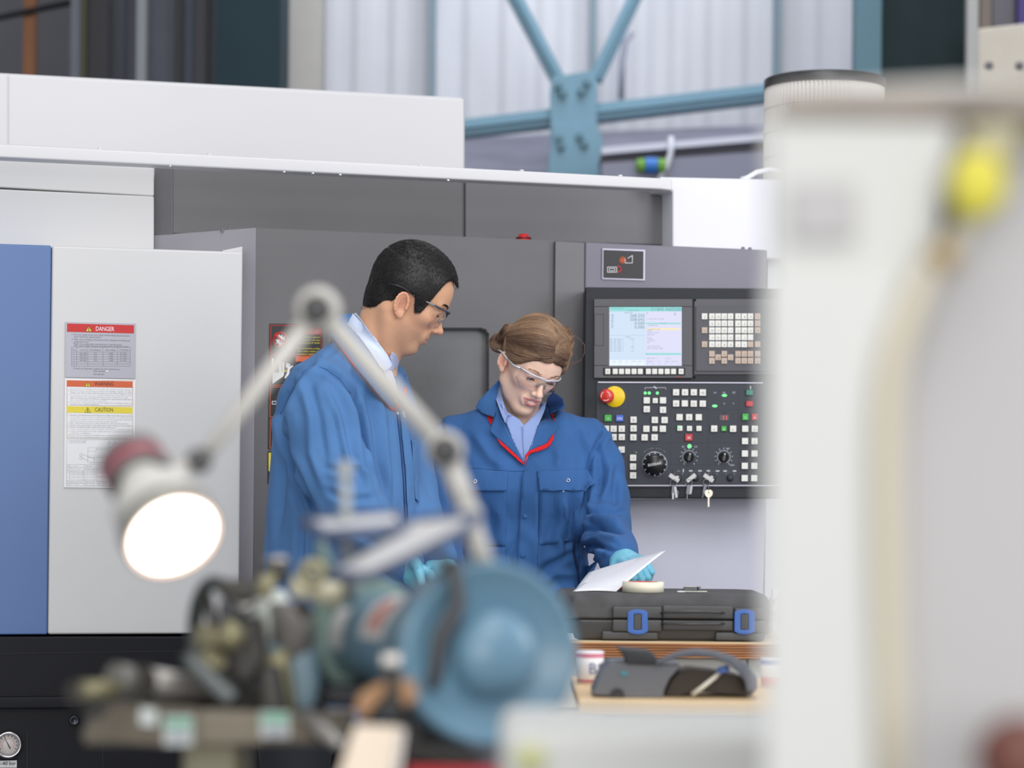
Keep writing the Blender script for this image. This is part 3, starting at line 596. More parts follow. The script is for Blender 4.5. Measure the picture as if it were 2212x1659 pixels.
for x in (1150, 1545):
    mb = MB(); p = c6(x, 882); c = PM(p[0], p[1], Yo, 0)
    mb.lathe(c, (0, -1, 0), [(0, 56*s), (.006, 54*s), (.009, 44*s), (.012, 40*s)], bkp, 28)
    mb.box(c+V(0, -.014, 0), V(.22, 0, 1).normalized()*44*s, V(0, .006, 0), V(1, 0, -.22).normalized()*15*s, bkp)
    q = c+V(.1*44*s, -.0205, 34*s); mb.lathe(q, (0, -1, 0), [(0, 8*s), (.001, 8*s), (.001, 0)], mWk, 10)
    mb.obj('selector_knob', oo, bevel=.001)
for k, x in enumerate((1030, 1222, 1420, 1617)):
    mb = MB(); p = c6(x, 1120); c = PM(p[0], p[1], Yo, 0)
    mb.lathe(c, (0, -1, 0), [(0, 40*s), (.004, 38*s), (.006, 30*s), (.006, 0)], mKs, 24); kk = mb.obj('key_switch', oo)
    if k < 3:
        mb = MB(); st = mat('key_steel', (.26, .26, .27), .35, 1.); g1 = mat('tag_grey', srgb(120, 122, 130), .4)
        o_ = c+V(-.006, -.012, .001)
        mb.lathe(c+V(-.004, -.006, .002), (0, -1, 0), [(0, 20*s), (.008, 19*s), (.008, 0)], st, 16)
        mb.box(o_+V(-.006, -.006, -.001), V(.012, 0, -.008) if k != 1 else V(.011, 0, .009), V(0, .0012, 0), V(.003, 0, .0045) if k != 1 else V(-.003, 0, .004), st)
        rc = o_+V(-.008 if k == 0 else -.012, -.008, -.013)
        mb.tube([rc+V(cos(a*pi/8), 0, sin(a*pi/8))*.0085 for a in range(16)], .0009, st, 6, closed=True)
        if k == 0:
            mb.box(rc+V(.0, -.002, -.018), V(.004, 0, -.001), V(0, .001, 0), V(.001, 0, .012), g1); mb.box(rc+V(.006, -.004, -.024), V(.003, 0, .001), V(0, .001, 0), V(.002, 0, -.014), st)
            mb.tube([rc+V(.006, -.003, -.016), rc+V(.012, -.003, -.024), rc+V(.010, -.003, -.036)], .0013, st, 6); mb.box(rc+V(-.001, -.004, -.034), V(.0025, 0, 0), V(0, .0008, 0), V(0, 0, .008), st)
        elif k == 1:
            mb.box(rc+V(-.001, -.002, -.018), V(.0045, 0, -.001), V(0, .001, 0), V(.0015, 0, .011), g1); mb.box(rc+V(.004, .001, -.019), V(.0045, 0, 0), V(0, .001, 0), V(.0015, 0, .010), st)
            mb.tube([rc+V(-.004, -.002, -.028), rc+V(-.005, -.002, -.042)], .0024, st, 8)
        else:
            mb.box(rc+V(-.004, -.002, -.016), V(.0035, 0, -.001), V(0, .001, 0), V(.002, 0, .012), g1); mb.tube([rc+V(-.007, -.002, -.026), rc+V(-.010, -.002, -.038)], .0024, st, 8)
            br = mat('key_brass', srgb(206, 200, 184), .35, .4); hc = rc+V(.006, -.006, -.028)
            mb.prism([hc+V(a*.0105, 0, b*.0105) for a, b in ((-.5, 1), (.5, 1), (1, .5), (.9, -.3), (.35, -.9), (-.35, -.9), (-.9, -.3), (-1, .5))], (0, .0016, 0), br)
            mb.box(hc+V(0, .001, -.02), V(.0022, 0, 0), V(0, .0008, 0), V(0, 0, .013), br); mb.tube([hc+V(0, 0, .008), hc+V(-.001, 0, .018)], .001, st, 6)
            mb.lathe(hc+V(0, -.0002, .003), (0, -1, 0), [(0, .0016), (.0002, 0)], gk, 8)
        tag(mb.obj('key_bunch', bevel=.0003), ['key bunch with dark fob and clip in the left key switch', 'key with grey tag and silver end in the middle key switch', 'key ring with a pale brass key hanging in the right key switch'][k], 'keys', 'key bunches hanging from the console')
# pleated cartridge filter on the roof of the machine
fl = thing('cartridge_filter', 'tall pleated white air filter drum with dark rim', 'filter', P(1780, 560, 6.9))
mb = MB(); fp = mat('pleat_paper', srgb(226, 224, 220), .6); c = P(1781, 188, 6.9); R0 = 129*6.9/F
vs = []; N = 180
for z in (0, -.30):
    for k in range(N):
        a = 2*pi*k/N; r = R0*(1 if k % 2 else .955); vs.append(c+V(cos(a)*r, sin(a)*r, z))
mb.add(vs, [(k, (k+1) % N, N+(k+1) % N, N+k) for k in range(N)], fp)
mb.obj('pleated_drum', fl)
rd_ = MB(); rd_.abox(c.x-.5, c.x+.5, 6.62, 7.3, c.z-.36, c.z-.302, mW); rd_.abox(c.x-.5, c.x+.5, 6.62, 7.3, 0, c.z-.36, mWl); rd_.obj('rear_housing', L, bevel=.005)
mb = MB()
for i in range(1, 4): mb.lathe(c+V(0, 0, -.07*i), (0, 0, 1), [(-.001, R0*1.004), (.001, R0*1.004)], mat('mesh_line', srgb(206, 204, 198), .5), 60)
mb.obj('wire_band', fl)
mb = MB(); rim = mat('rim_dark', srgb(70, 70, 72), .4, .5); mb.lathe(c, (0, 0, 1), [(-.008, R0*1.01), (.018, R0*1.01), (.022, R0*.98), (.022, 0)], rim, 60); mb.obj('top_rim', fl)
mb = MB(); mb.tube([P(1600, 388, 6.6), P(1615, 384, 6.6), P(1635, 372, 6.6), P(1665, 366, 6.6), P(1700, 372, 6.6)], .007, mat('white_hose', srgb(232, 232, 236), .4)); tag(mb.obj('air_hose'), 'thin white hose curving on the roof beside the air filter', 'hose')
# ================================================================ BENCH IN THE MIDDLE
mPly = mat('plywood_edge', srgb(176, 116, 66), .55, noise=.45, nscale=26, streak=(.35, 1, 16))
mPlyT = mat('plywood_top', srgb(232, 206, 164), .5, noise=.08, nscale=6, streak=(1, 6, 1))
mBench = mat('bench_grey', srgb(205, 206, 200), .5, noise=.02)
be = thing('workbench', 'grey workbench with a thick plywood top carrying the black case', 'workbench', (.35, 5.15, 0))
zb = P(1440, 1385, 5.0).z; xL = P(1130, 1400, 4.95).x; xR = 1.10
mb = MB(); mb.abox(xL, xR, 4.945, 5.4, zb-.031, zb-.001, mPly); mb.abox(xL, xR, 4.945, 5.4, zb-.001, zb, mPlyT)
for k in range(5): mb.abox(xL, xR, 4.9435, 4.945, zb-.006-k*.0052, zb-.0045-k*.0052, mat('ply_glue', srgb(104, 62, 34), .6))
mb.obj('benchtop', be)
mb = MB(); mb.abox(xL+.03, xR-.03, 5.0, 5.38, 0, zb-.031, mBench); mb.obj('bench_cabinet', be, bevel=.004)
for a, b in ((1130, 1407), (1411, 1612), (1616, 1900)):
    mb = MB(); x0 = max(P(a, 1430, 4.99).x, xL+.04); x1 = min(P(b, 1430, 4.99).x, xR-.04); mb.abox(x0, x1, 4.988, 5.0, zb-.14, zb-.034, mBench); mb.obj('drawer_front', be, bevel=.003)
# ---- black case
cs = thing('tool_case', 'black plastic carry case with two blue latches on the plywood bench', 'case', (.32, 5.15, zb))
mCase = mat('case_black', srgb(78, 78, 79), .6, noise=.2, nscale=30, bump=.6, bscale=900); mCaseS = mat('case_smooth', srgb(66, 66, 67), .42, noise=.08, nscale=20)
Yf = 5.0; cx0 = P(1215, 1330, Yf).x; cx1 = P(1667, 1330, Yf).x; zc0 = zb+.001
def cx(px, Y=Yf): return P(px, 1330, Y).x
def cz(py, Y=Yf): return P(1440, py, Y).z
zm = cz(1338); zt = cz(1282, Yf+.02)
def shell(x0, x1, y0, y1, z0, z1, ch, inset, m, top):
    mb = MB(); e = inset
    def ring(z, i, c): return [V(x0+i+c, y0+i, z), V(x1-i-c, y0+i, z), V(x1-i, y0+i+c, z), V(x1-i, y1-i-c, z), V(x1-i-c, y1-i, z), V(x0+i+c, y1-i, z), V(x0+i, y1-i-c, z), V(x0+i, y0+i+c, z)]
    rs = [ring(z0, 0, ch), ring(z0+(z1-z0)*.55, 0 if top else e*.3, ch), ring(z0+(z1-z0)*.85, e*.35 if top else e*.8, ch), ring(z1, e, ch)]
    vs = [v for r in rs for v in r]; n = 8
    fs = [(k*n+i, k*n+(i+1) % n, (k+1)*n+(i+1) % n, (k+1)*n+i) for k in range(3) for i in range(n)]+[tuple(range(3*n, 4*n)), tuple(range(n-1, -1, -1))]
    if z1 < z0: fs = [f[::-1] for f in fs]
    mb.add(vs, fs, m); return mb
shell(cx0-.014, cx1, Yf, Yf+.30, zm, zt, .035, .013, mCase, True).obj('case_lid', cs, bevel=.013, seg=4)
shell(cx0, cx1-.002, Yf+.002, Yf+.298, zm-.0008, zc0, .035, .008, mCaseS, False).obj('case_base', cs, bevel=.006, seg=3)
mb = MB(); mb.abox(cx(1322), cx(1430), Yf-.008, Yf+.02, cz(1336.5), cz(1310), mCaseS); mb.abox(cx(1430), cx(1585), Yf-.006, Yf+.02, cz(1336.5), cz(1307), mCaseS); mb.abox(cx(1585), cx(1652), Yf-.008, Yf+.02, cz(1336.5), cz(1311), mCaseS); mb.obj('lid_flange', cs, bevel=.004)
mb = MB(); mb.abox(cx(1322), cx(1430), Yf-.008, Yf+.02, cz(1365), cz(1338.5), mCaseS); mb.abox(cx(1430), cx(1585), Yf-.004, Yf+.02, cz(1362), cz(1338.5), mCaseS); mb.abox(cx(1585), cx(1652), Yf-.008, Yf+.02, cz(1365), cz(1338.5), mCaseS)
mb.abox(cx(1300), cx(1422), Yf-.003, Yf+.02, zc0+.001, cz(1364), mCaseS); mb.abox(cx(1545), cx(1650), Yf-.003, Yf+.02, zc0+.001, cz(1364), mCaseS); mb.obj('base_flange', cs, bevel=.004)
mb = MB(); mb.tube([P(1428, 1324, Yf-.008), P(1440, 1322, Yf-.022), P(1500, 1321, Yf-.026), P(1552, 1322, Yf-.022), P(1564, 1324, Yf-.008)], [.0025, .0035, .0038, .0035, .0025], mCaseS, 10, flat=.9)
mb.tube([P(1428, 1347, Yf-.004), P(1440, 1347, Yf-.02), P(1500, 1348, Yf-.024), P(1552, 1347, Yf-.02), P(1564, 1347, Yf-.004)], [.0025, .0035, .0038, .0035, .0025], mCaseS, 10, flat=.9)
mb.obj('case_handle', cs)
mLat = mat('latch_blue', srgb(54, 98, 172), .4, noise=.05)
for px in (1377.5, 1608.5):
    mb = MB(); Yl = Yf-.011
    def q(x, y): return P(px+x, y, Yl)
    o_ = [(-22, 1322), (-14, 1318), (0, 1316), (14, 1318), (22, 1322), (22.5, 1364), (14, 1369), (0, 1371), (-14, 1369), (-22.5, 1364)]
    i_ = [(-8, 1327), (-8, 1327), (0, 1326), (8, 1327), (8, 1327), (8.5, 1360), (8.5, 1360), (0, 1361), (-8.5, 1360), (-8.5, 1360)]
    of, inn = [q(*a) for a in o_], [q(*a) for a in i_]; n = 10; B = V(0, .008, 0)
    vs = of+inn+[v+B for v in of]+[v+B for v in inn]
    fs = []
    for k in range(n):
        l = (k+1) % n; fs += [(k, n+k, n+l, l), (2*n+k, 2*n+l, 3*n+l, 3*n+k), (k, l, 2*n+l, 2*n+k), (n+k, 3*n+k, 3*n+l, n+l)]
    mb.add(vs, fs, mLat)
    mb.obj('latch', cs, bevel=.0015)
    mb = MB(); a = q(-8, 1360); b = q(8, 1327); mb.abox(a.x, b.x, Yl+.0005, Yl+.012, a.z, b.z-.012*0, mCaseS); mb.obj('latch_lug', cs, bevel=.001)
# tape roll, red label, little gauge, chrome jar on and by the case
mTp = mat('masking_tape', srgb(236, 230, 208), .6, noise=.03, nscale=40, streak=(1, 1, 14))
ztop = zt+.001; Yt = 5.065; s = Yt/F; c = P(1389, 1283, Yt); c.z = ztop; r = 45*s; h = 22*s
mb = MB(); mb.lathe(c, (0, 0, 1), [(0, r*.72), (0, r), (h, r), (h, r*.74)], mTp, 48)
mb.lathe(c, (0, 0, 1), [(h, r*.74), (h, r*.69), (0, r*.69), (0, r*.72)], mat('tape_core', srgb(206, 60, 70), .6), 48)
tag(mb.obj('tape_roll', origin=c), 'roll of cream masking tape lying on the black case', 'tape')
mb = MB(); Yr = 5.20; a = P(1330, 1272, Yr); mb.prism([P(x, y, Yr) for x, y in ((1322, 1281.5), (1336, 1270), (1344, 1267), (1352, 1281))], (0, .03, 0), mat('red_card', srgb(200, 30, 44), .4))
for v in mb.v: v.z = max(v.z, ztop)
tag(mb.obj('red_packet'), 'small red packet between the paper and the tape roll', 'packet')
mb = MB(); st = MATS['key_steel']; Yg = 5.07; c = P(1493, 1281, Yg); c.z = ztop; s = Yg/F
mb.abox(c.x-26*s, c.x+34*s, Yg-.006, Yg+.012, ztop, ztop+3*s, mat('steel_dull', srgb(170, 170, 160), .35, .6)); mb.abox(c.x-30*s, c.x-14*s, Yg-.008, Yg+.014, ztop, ztop+2*s, mWk)
mb.abox(c.x-16*s, c.x+16*s, Yg-.005, Yg+.01, ztop+4*s, ztop+11*s, mat('gunmetal', srgb(90, 94, 94), .4, .6)); mb.abox(c.x+12*s, c.x+20*s, Yg-.005, Yg+.01, ztop+3*s, ztop+12*s, MATS['gunmetal']); mb.abox(c.x-14*s, c.x+8*s, Yg-.007, Yg, ztop+11*s, ztop+13*s, MATS['steel_dull'])
mb.abox(c.x-20*s, c.x+14*s, Yg-.006, Yg+.008, ztop+2.4*s, ztop+4.4*s, MATS['gunmetal'])
tag(mb.obj('dial_caliper', bevel=.0006), 'small steel measuring tool lying on the right of the black case', 'measuring tool')
glass = mat('clear_plastic', (.86, .88, .9), .12, trans=.75, spec=.6)
jr = thing('clear_bottle', 'clear plastic bottle standing right of the black case', 'bottle', P(1668, 1384, 5.14))
c = P(1664, 1384, 5.14); c.z = zb+.001; c.x = cx1+.02
mb = MB(); H = .10; mb.lathe(c, (0, 0, 1), [(0, 0), (0, .014), (.004, .017), (.03, .0175), (.034, .015), (.038, .0178), (.066, .0175), (.085, .011), (.088, .007)], glass, 28); mb.obj('bottle_body', jr)
mb = MB(); mb.lathe(c, (0, 0, 1), [(.086, .0078), (.104, .0074), (.105, .006), (.105, 0)], mat('clear_cap', srgb(214, 214, 218), .3), 20); mb.obj('bottle_neck', jr)
mb = MB(); c2 = P(1238, 1380, 5.02); c2.z = zb+.0005; mb.prism([c2+V(-.012, 0, 0), c2+V(.012, 0, 0), c2+V(.004, 0, .003), c2+V(0, 0, .013), c2+V(-.012, 0, .013)], (0, .03, 0), mWk)
tag(mb.obj('foam_block'), 'little white foam piece at the left end of the plywood bench', 'foam')
# ================================================================ SIDE TABLE WITH THE VISOR
zt3 = .86; sb = thing('side_table', 'narrow side table with a pale plywood top under the grey scoop', 'table', P(1440, 1659, 4.0))
mb = MB(); xa, xb = P(1250, 1500, 3.92).x, P(1900, 1500, 3.92).x
mb.abox(xa, xb, 3.91, 4.42, zt3-.02, zt3, mat('ply_pale', srgb(226, 196, 150), .5, noise=.1, nscale=5)); mb.obj('tabletop', sb, bevel=.002)
mb = MB(); mb.abox(xa+.02, xb-.02, 3.95, 4.38, .15, zt3-.021, mat('table_side', srgb(196, 196, 190), .5)); mb.obj('table_cabinet', sb, bevel=.004)
for x in (xa+.04, xb-.04):
    for y in (3.97, 4.34): mb = MB(); mb.tube([(x, y, 0), (x, y, .16)], .02, mK); mb.obj('leg', sb)
# visor / scoop: half cylinder shell + big arched handle
vz = thing('desk_telephone', 'dark grey curved housing with an arched black handset and square block on top', 'device', P(1440, 1500, 4.0))
mV = mat('visor_grey', srgb(104, 107, 113), .45, noise=.04); mVd = mat('visor_dark', srgb(40, 42, 46), .4); mVi = mat('visor_inner', srgb(64, 56, 48), .6)
Yv = 3.97
out = [(1280, 1500), (1292, 1470), (1302, 1446), (1318, 1432), (1360, 1431), (1420, 1436), (1470, 1437), (1462, 1448), (1446, 1466), (1436, 1488), (1432, 1508), (1360, 1508)]
def at3(x, y, Y=Yv): v = P(x, y, Y); v.z = max(v.z, zt3+.0005); return v
mb = MB(); mb.prism([at3(*a) for a in out][::-1], (0, .12, 0), mV)
mb.box(at3(1348, 1455)+V(0, -.001, 0), V(.006, 0, 0), V(0, .001, 0), V(0, 0, .0035), mat('teal_mark', srgb(70, 140, 150), .5))
mb.obj('housing', vz, bevel=.006)
mb = MB(); mb.prism([at3(*a, Yv-.004) for a in [(1316, 1508), (1319, 1497), (1326, 1489), (1336, 1487), (1345, 1491), (1349, 1500), (1350, 1508)]][::-1], (0, .006, 0), mVd); mb.obj('housing_port', vz)
mb = MB()
in_ = [(1436, 1500), (1448, 1470), (1466, 1450), (1490, 1444), (1540, 1449), (1590, 1458), (1625, 1470), (1634, 1490), (1620, 1505), (1560, 1500), (1500, 1494), (1470, 1508), (1436, 1508)]
mb.prism([at3(*a, Yv+.03) for a in in_][::-1], (0, .08, 0), mVi); mb.obj('inner_body', vz, bevel=.004)
mb = MB(); mb.prism([at3(*a, Yv-.006) for a in [(1330, 1398), (1345, 1400), (1398, 1405), (1412, 1412), (1426, 1432), (1420, 1437), (1352, 1434), (1350, 1424), (1342, 1410)]][::-1], (0, .05, 0), mVd); mb.obj('top_block', vz, bevel=.004)
hpts = [(1416, 1434), (1436, 1424), (1464, 1414), (1500, 1409), (1540, 1413), (1578, 1425), (1606, 1445), (1621, 1468), (1624, 1492)]
wd = [6, 12, 15, 17, 17, 21, 26, 27, 22]
mb = MB(); n = len(hpts); vs = []
for k, (x, y) in enumerate(hpts):
    a = hpts[max(k-1, 0)]; b = hpts[min(k+1, n-1)]; dx, dy = b[0]-a[0], b[1]-a[1]; l = math.hypot(dx, dy); nx, ny = dy/l, -dx/l
    for Yq in (Yv-.012, Yv+.03): vs += [at3(x+nx*wd[k]/2, y+ny*wd[k]/2, Yq), at3(x-nx*wd[k]/2, y-ny*wd[k]/2, Yq)]
fs = []
for k in range(n-1):
    a, b = 4*k, 4*k+4; fs += [(a, b, b+1, a+1), (a+2, a+3, b+3, b+2), (a, a+2, b+2, b), (a+1, b+1, b+3, a+3)]
fs += [(0, 1, 3, 2), (4*n-4, 4*n-2, 4*n-1, 4*n-3)]
mb.add(vs, fs, mat('handle_grey', srgb(88, 92, 102), .3)); mb.obj('handset', vz, bevel=.003)
mb = MB(); mb.tube([at3(1556, 1452, Yv+.02), at3(1545, 1462, Yv), at3(1520, 1482, Yv-.012), at3(1496, 1500, Yv-.02)], .0035, mat('cord_cream', srgb(210, 205, 190), .5)); mb.obj('cord', vz)
mb = MB(); mb.lathe(at3(1552, 1450, Yv+.02), V(.5, -.3, .2), [(0, .006), (.018, .006), (.018, 0)], mat('plug_blue', srgb(90, 124, 206), .4), 12); mb.obj('plug', vz)
def tub(px0, px1, y0, y1, Y, bands, name, label, cat):
    c = P((px0+px1)/2, y1, Y); c.z = zt3+.001; r = (px1-px0)/2*Y/F; h = (y1-y0)*Y/F
    t = thing(name, label, cat, c); mb = MB(); mb.lathe(c, (0, 0, 1), [(0, 0), (0, r*.88), (h, r), (h*1.02, r*.9), (h*1.02, 0)], mWk, 32); mb.obj('tub', t)
    for a, b, m in bands:
        mb = MB(); ra = r*(.88+.12*a)*1.004; rb = r*(.88+.12*b)*1.004; mb.lathe(c, (0, 0, 1), [(h*a, ra), (h*b, rb)], m, 32); mb.obj('label_band', t)
    return t, c, r, h
pk = mat('band_pink', srgb(216, 130, 156), .5); rd = mat('band_red', srgb(180, 40, 70), .5); bl = mat('band_blue', srgb(80, 110, 200), .5); nv = mat('band_navy', srgb(100, 116, 160), .5); orr = mat('band_orange', srgb(214, 120, 96), .5)
t, c, r, h = tub(1244, 1304, 1440, 1508, 4.26, [(.82, .96, pk), (.05, .12, rd)], 'label_tub', 'white tub with pink top band and navy letters left of the grey housing', 'tub')
mb = MB(); mb.text('BS', c+V(-.004, -r*1.0, h*.32), V(1, 0, 0), EZ, h*.5, nv, off=.001); mb.obj('lettering', t)
tub(1640, 1690, 1440, 1500, 4.22, [(.8, .97, bl), (.06, .35, orr)], 'striped_tub', 'white tub with blue band and orange patch right of the handset', 'tub')
tub(1490, 1556, 1450, 1476, 4.32, [(.3, .7, pk)], 'low_tub', 'low white tub with a pink band behind the arched handset', 'tub')
mb = MB(); c = P(1277, 1520, 3.93); c.z = zt3-.0205; c.y = 3.935; mb.lathe(c, (0, 0, -1), [(0, 0), (0, .021), (.035, .019), (.075, .013), (c.z, .013), (c.z, 0)], mWk, 24); mb.obj('table_leg', sb)
# ================================================================ FOREGROUND: BENCH GRINDER
tealG = mat('grinder_blue', srgb(108, 146, 168), .38, noise=.08, nscale=6, coat=.2); tealP = mat('grinder_green', srgb(120, 144, 136), .5, noise=.1, nscale=8); gun = MATS['gunmetal']
gunD = mat('gun_dark', srgb(66, 64, 60), .5, .3, noise=.3, nscale=14); brs = mat('olive_brass', srgb(150, 144, 112), .45, .4, noise=.25, nscale=12); stl = mat('worn_steel', srgb(176, 172, 168), .35, .6, noise=.2, nscale=10); whl = mat('wheel_grey', srgb(92, 90, 88), .9, noise=.12, nscale=30); tan = mat('rust_tan', srgb(176, 134, 96), .6, noise=.2, nscale=12)
zT = .925
bg_ = thing('grinder_stand', 'dark steel stand under the blue bench grinder with a red strip', 'stand', (-.05, 2.4, 0))
mb = MB(); mb.abox(-.17, .10, 2.16, 2.75, 0, zT-.001, mat('stand_dark', srgb(56, 60, 64), .5, noise=.1)); mb.obj('stand_body', bg_, bevel=.006)
mb = MB(); a = P(880, 1655, 2.158); mb.abox(a.x, .10, 2.155, 2.16, a.z-.02, a.z, mat('strip_red', srgb(190, 40, 50), .5)); mb.obj('red_strip', bg_)
gr_ = thing('bench_grinder', 'blue double ended bench grinder with domed wheel cover in the foreground', 'grinder', (-.07, 2.4, zT))
cR = P(1062, 1412, 2.22); cL = P(778, 1374, 2.62); ax = (cR-cL).normalized()
R1 = 200*2.22/F; R2 = 126*2.62/F
def spare(mb, name, **k): return mb.obj(name, gr_, **k)
mb = MB(); mb.lathe(cR-ax*.05, ax, [(0, R1*.9), (0, R1), (.046, R1), (.052, R1*.985), (.054, R1*.93), (.05, R1*.9), (.05, 0)], tealG, 72); spare(mb, 'wheel_guard')
dm = R1*.47
mb = MB(); mb.lathe(cR+ax*.0, ax, [(0, dm)]+[(.012+dm*.55*sin(k*pi/20), dm*cos(k*pi/20)*.98) for k in range(11)], tealG, 56); spare(mb, 'domed_cap')
for k in range(4):
    mb = MB(); a = k*pi/2+.5; e1 = ax.cross(EZ).normalized(); e2 = ax.cross(e1); mb.lathe(cR+(e1*cos(a)+e2*sin(a))*R1*.86, ax, [(-.002, .004), (.003, .004), (.003, 0)], tealG, 10); spare(mb, 'cover_screw')
mb = MB(); mb.lathe(cR-ax*.052-EX*.006, -ax, [(0, 0), (0, R1*.8), (.03, R1*.8), (.03, 0)], whl, 56); spare(mb, 'grinding_wheel')
mb = MB(); mo = cR-ax*.09; Lm = (cR-cL).length-.13
mb.lathe(mo, -ax, [(0, .02), (.0, .046), (.008, .05), (Lm-.008, .05), (Lm, .045), (Lm, .02), (Lm+.05, .02)], tealG, 56); spare(mb, 'motor_housing')
mb = MB()
def band(d0, d1, a0, a1, r, m, lift=.0006, n=14):
    e1 = ax.cross(EZ).normalized(); e2 = e1.cross(ax); vs = []
    if e2.z < 0: e2 = -e2
    if e1.y > 0: e1 = -e1
    for k in range(n+1):
        a = a0+(a1-a0)*k/n; d = e1*cos(a)+e2*sin(a)
        vs += [mo-ax*d0+d*(r+lift), mo-ax*d1+d*(r+lift)]
    mb = MB(); mb.add(vs, [(2*k, 2*k+1, 2*k+3, 2*k+2) for k in range(n)], m, True); spare(mb, 'rating_label')
lw = mat('rating_white', srgb(226, 222, 218), .4); lr = mat('rating_red', srgb(206, 130, 120), .5)
band(.09, .17, .1, 1.3, .05, lw); band(.11, .15, .3, 1.0, .05, lr, .0012); band(.235, .28, -.2, .7, .05, lw); band(.02, .05, -.2, .5, .05, tan)

mb = MB(); mb.lathe(cL, ax, [(0, R2*.7), (0, R2), (.04, R2), (.044, R2*.95), (.044, R2*.6)], tealP, 56); spare(mb, 'wheel_guard')
mb = MB(); mb.lathe(cL-ax*.015, ax, [(0, 0), (0, R2*.8), (.03, R2*.8), (.03, 0)], whl, 48); spare(mb, 'grinding_wheel')
mb = MB(); m0 = mo-ax*Lm*.5; mb.prism([V(m0.x-.05, m0.y-.06, zT), V(m0.x+.06, m0.y-.06, zT), V(m0.x+.06, m0.y+.06, zT), V(m0.x-.05, m0.y+.06, zT)], (0, 0, .045), gunD)
mb.prism([V(m0.x-.03, m0.y-.03, zT+.04), V(m0.x+.03, m0.y-.03, zT+.04), V(m0.x+.03, m0.y+.03, zT+.04), V(m0.x-.03, m0.y+.03, zT+.04)], (0, 0, m0.z-zT-.07), tealG); spare(mb, 'base', bevel=.006)
# tool rest + bracketry between wheels
def pb(name, quad, Y, th, m, bev=.003, par=None):
    mb = MB(); mb.prism([P(x, y, Y) for x, y in quad][::-1], (0, th, 0), m); return mb.obj(name, par or gr_, bevel=bev)
pb('tool_rest', [(822, 1412), (905, 1408), (930, 1428), (926, 1446), (820, 1442)], 2.2, .05, stl)
pb('rest_bracket', [(835, 1440), (905, 1440), (900, 1480), (880, 1520), (860, 1560), (835, 1540), (800, 1560), (775, 1550), (800, 1510), (830, 1480)], 2.22, .03, gunD)
pb('rest_arm', [(776, 1500), (830, 1470), (838, 1490), (800, 1540), (775, 1556), (766, 1530)], 2.2, .03, tan)
pb('clamp_block', [(862, 1465), (900, 1460), (906, 1510), (880, 1530), (864, 1510)], 2.19, .02, tan)
pb('rest_bracket', [(838, 1480), (864, 1478), (866, 1530), (900, 1600), (1060, 1640), (1000, 1659), (880, 1640), (850, 1580)], 2.24, .06, gunD)
# curved dark guard in front of wheel
mb = MB(); pts = [(975, 1205), (985, 1262), (992, 1300), (975, 1335), (952, 1375), (945, 1420), (940, 1465), (925, 1490)]
mb.tube([P(x, y, 2.20) for x, y in pts], [.012, .014, .015, .017, .017, .016, .015, .008], mat('guard_dark', srgb(84, 84, 86), .5, .2), 12, flat=.5); spare(mb, 'spark_arrestor')
mb = MB(); mb.tube([P(940, 1180, 2.22), P(958, 1225, 2.22), P(985, 1290, 2.22)], .009, mat('strap_steel', srgb(120, 118, 112), .45, .4), 10, flat=.5); spare(mb, 'shield_strap')
mb = MB(); mb.tube([P(690, 1170, 2.5), P(705, 1215, 2.5), P(735, 1250, 2.5)], .013, mat('strap_green', srgb(110, 134, 128), .5), 10, flat=.5); spare(mb, 'shield_strap')
# eye shields: frame + clear pane + bright label
shG = mat('shield_pane', srgb(240, 240, 240), .3, trans=.08); shF = mat('shield_frame', srgb(84, 94, 122), .45)
def shield(poly, Y0s, w):
    q = [P(x, y, Y) for (x, y), Y in zip(poly, Y0s)]; mb = MB()
    nrm = (q[1]-q[0]).cross(q[2]-q[0]).normalized()*.004; mb.prism(q, nrm, shG); p = mb.obj('eye_shield', gr_, bevel=.001)
    mb = MB(); mb.tube([v+nrm*.5 for v in q]+[q[0]+nrm*.5], w, shF, 8, flat=1); mb.obj('shield_frame', p)
shield([(660, 1122), (858, 1108), (872, 1136), (700, 1152)], [2.36, 2.36, 2.28, 2.28], .006)
shield([(1028, 1120), (905, 1130), (716, 1246), (800, 1250), (900, 1206), (1010, 1150)], [2.18, 2.3, 2.3, 2.2, 2.18, 2.16], .0055)
mb = MB(); mb.tube([P(745, 1004, 2.33), P(747, 1095, 2.33), P(750, 1200, 2.33)], .0055, mat('rod_grey', srgb(168, 172, 170), .4, .3), 10); mb.lathe(P(745, 1002, 2.33), (0, 0, 1), [(-.012, .0075), (.0, .0075), (.003, .004), (.003, 0)], MATS['rod_grey'], 12)
mb.tube([P(750, 1190, 2.33), P(752, 1250, 2.40), P(760, 1290, 2.5)], .007, MATS['rod_grey'], 10); spare(mb, 'shield_rod')
mb = MB(); mb.tube([P(1020, 1150, 2.22), P(1038, 1190, 2.22), P(1052, 1232, 2.25)], .0095, mat('lamp_tube', srgb(200, 197, 190), .4), 12); spare(mb, 'shield_arm')
# leaflet holder
lf = bg_
mb = MB(); q = [P(768, 1566, 2.13), P(862, 1570, 2.13), P(838, 1720, 2.10), P(722, 1700, 2.10)]; mb.prism(q[::-1], (0, .004, 0), mat('card_beige', srgb(222, 206, 186), .5)); mb.obj('warning_card', lf, bevel=.001)
mb = MB(); q = [P(786, 1586, 2.126), P(832, 1590, 2.126), P(806, 1690, 2.105), P(752, 1680, 2.105)]; mb.prism(q[::-1], (0, .002, 0), mat('card_red', srgb(218, 140, 128), .5)); mb.obj('warning_panel', lf)
mb = MB(); q = [P(863, 1570, 2.14), P(876, 1578, 2.14), P(856, 1720, 2.11), P(840, 1720, 2.11)]; mb.prism(q[::-1], (0, .006, 0), stl); mb.obj('card_holder', lf)
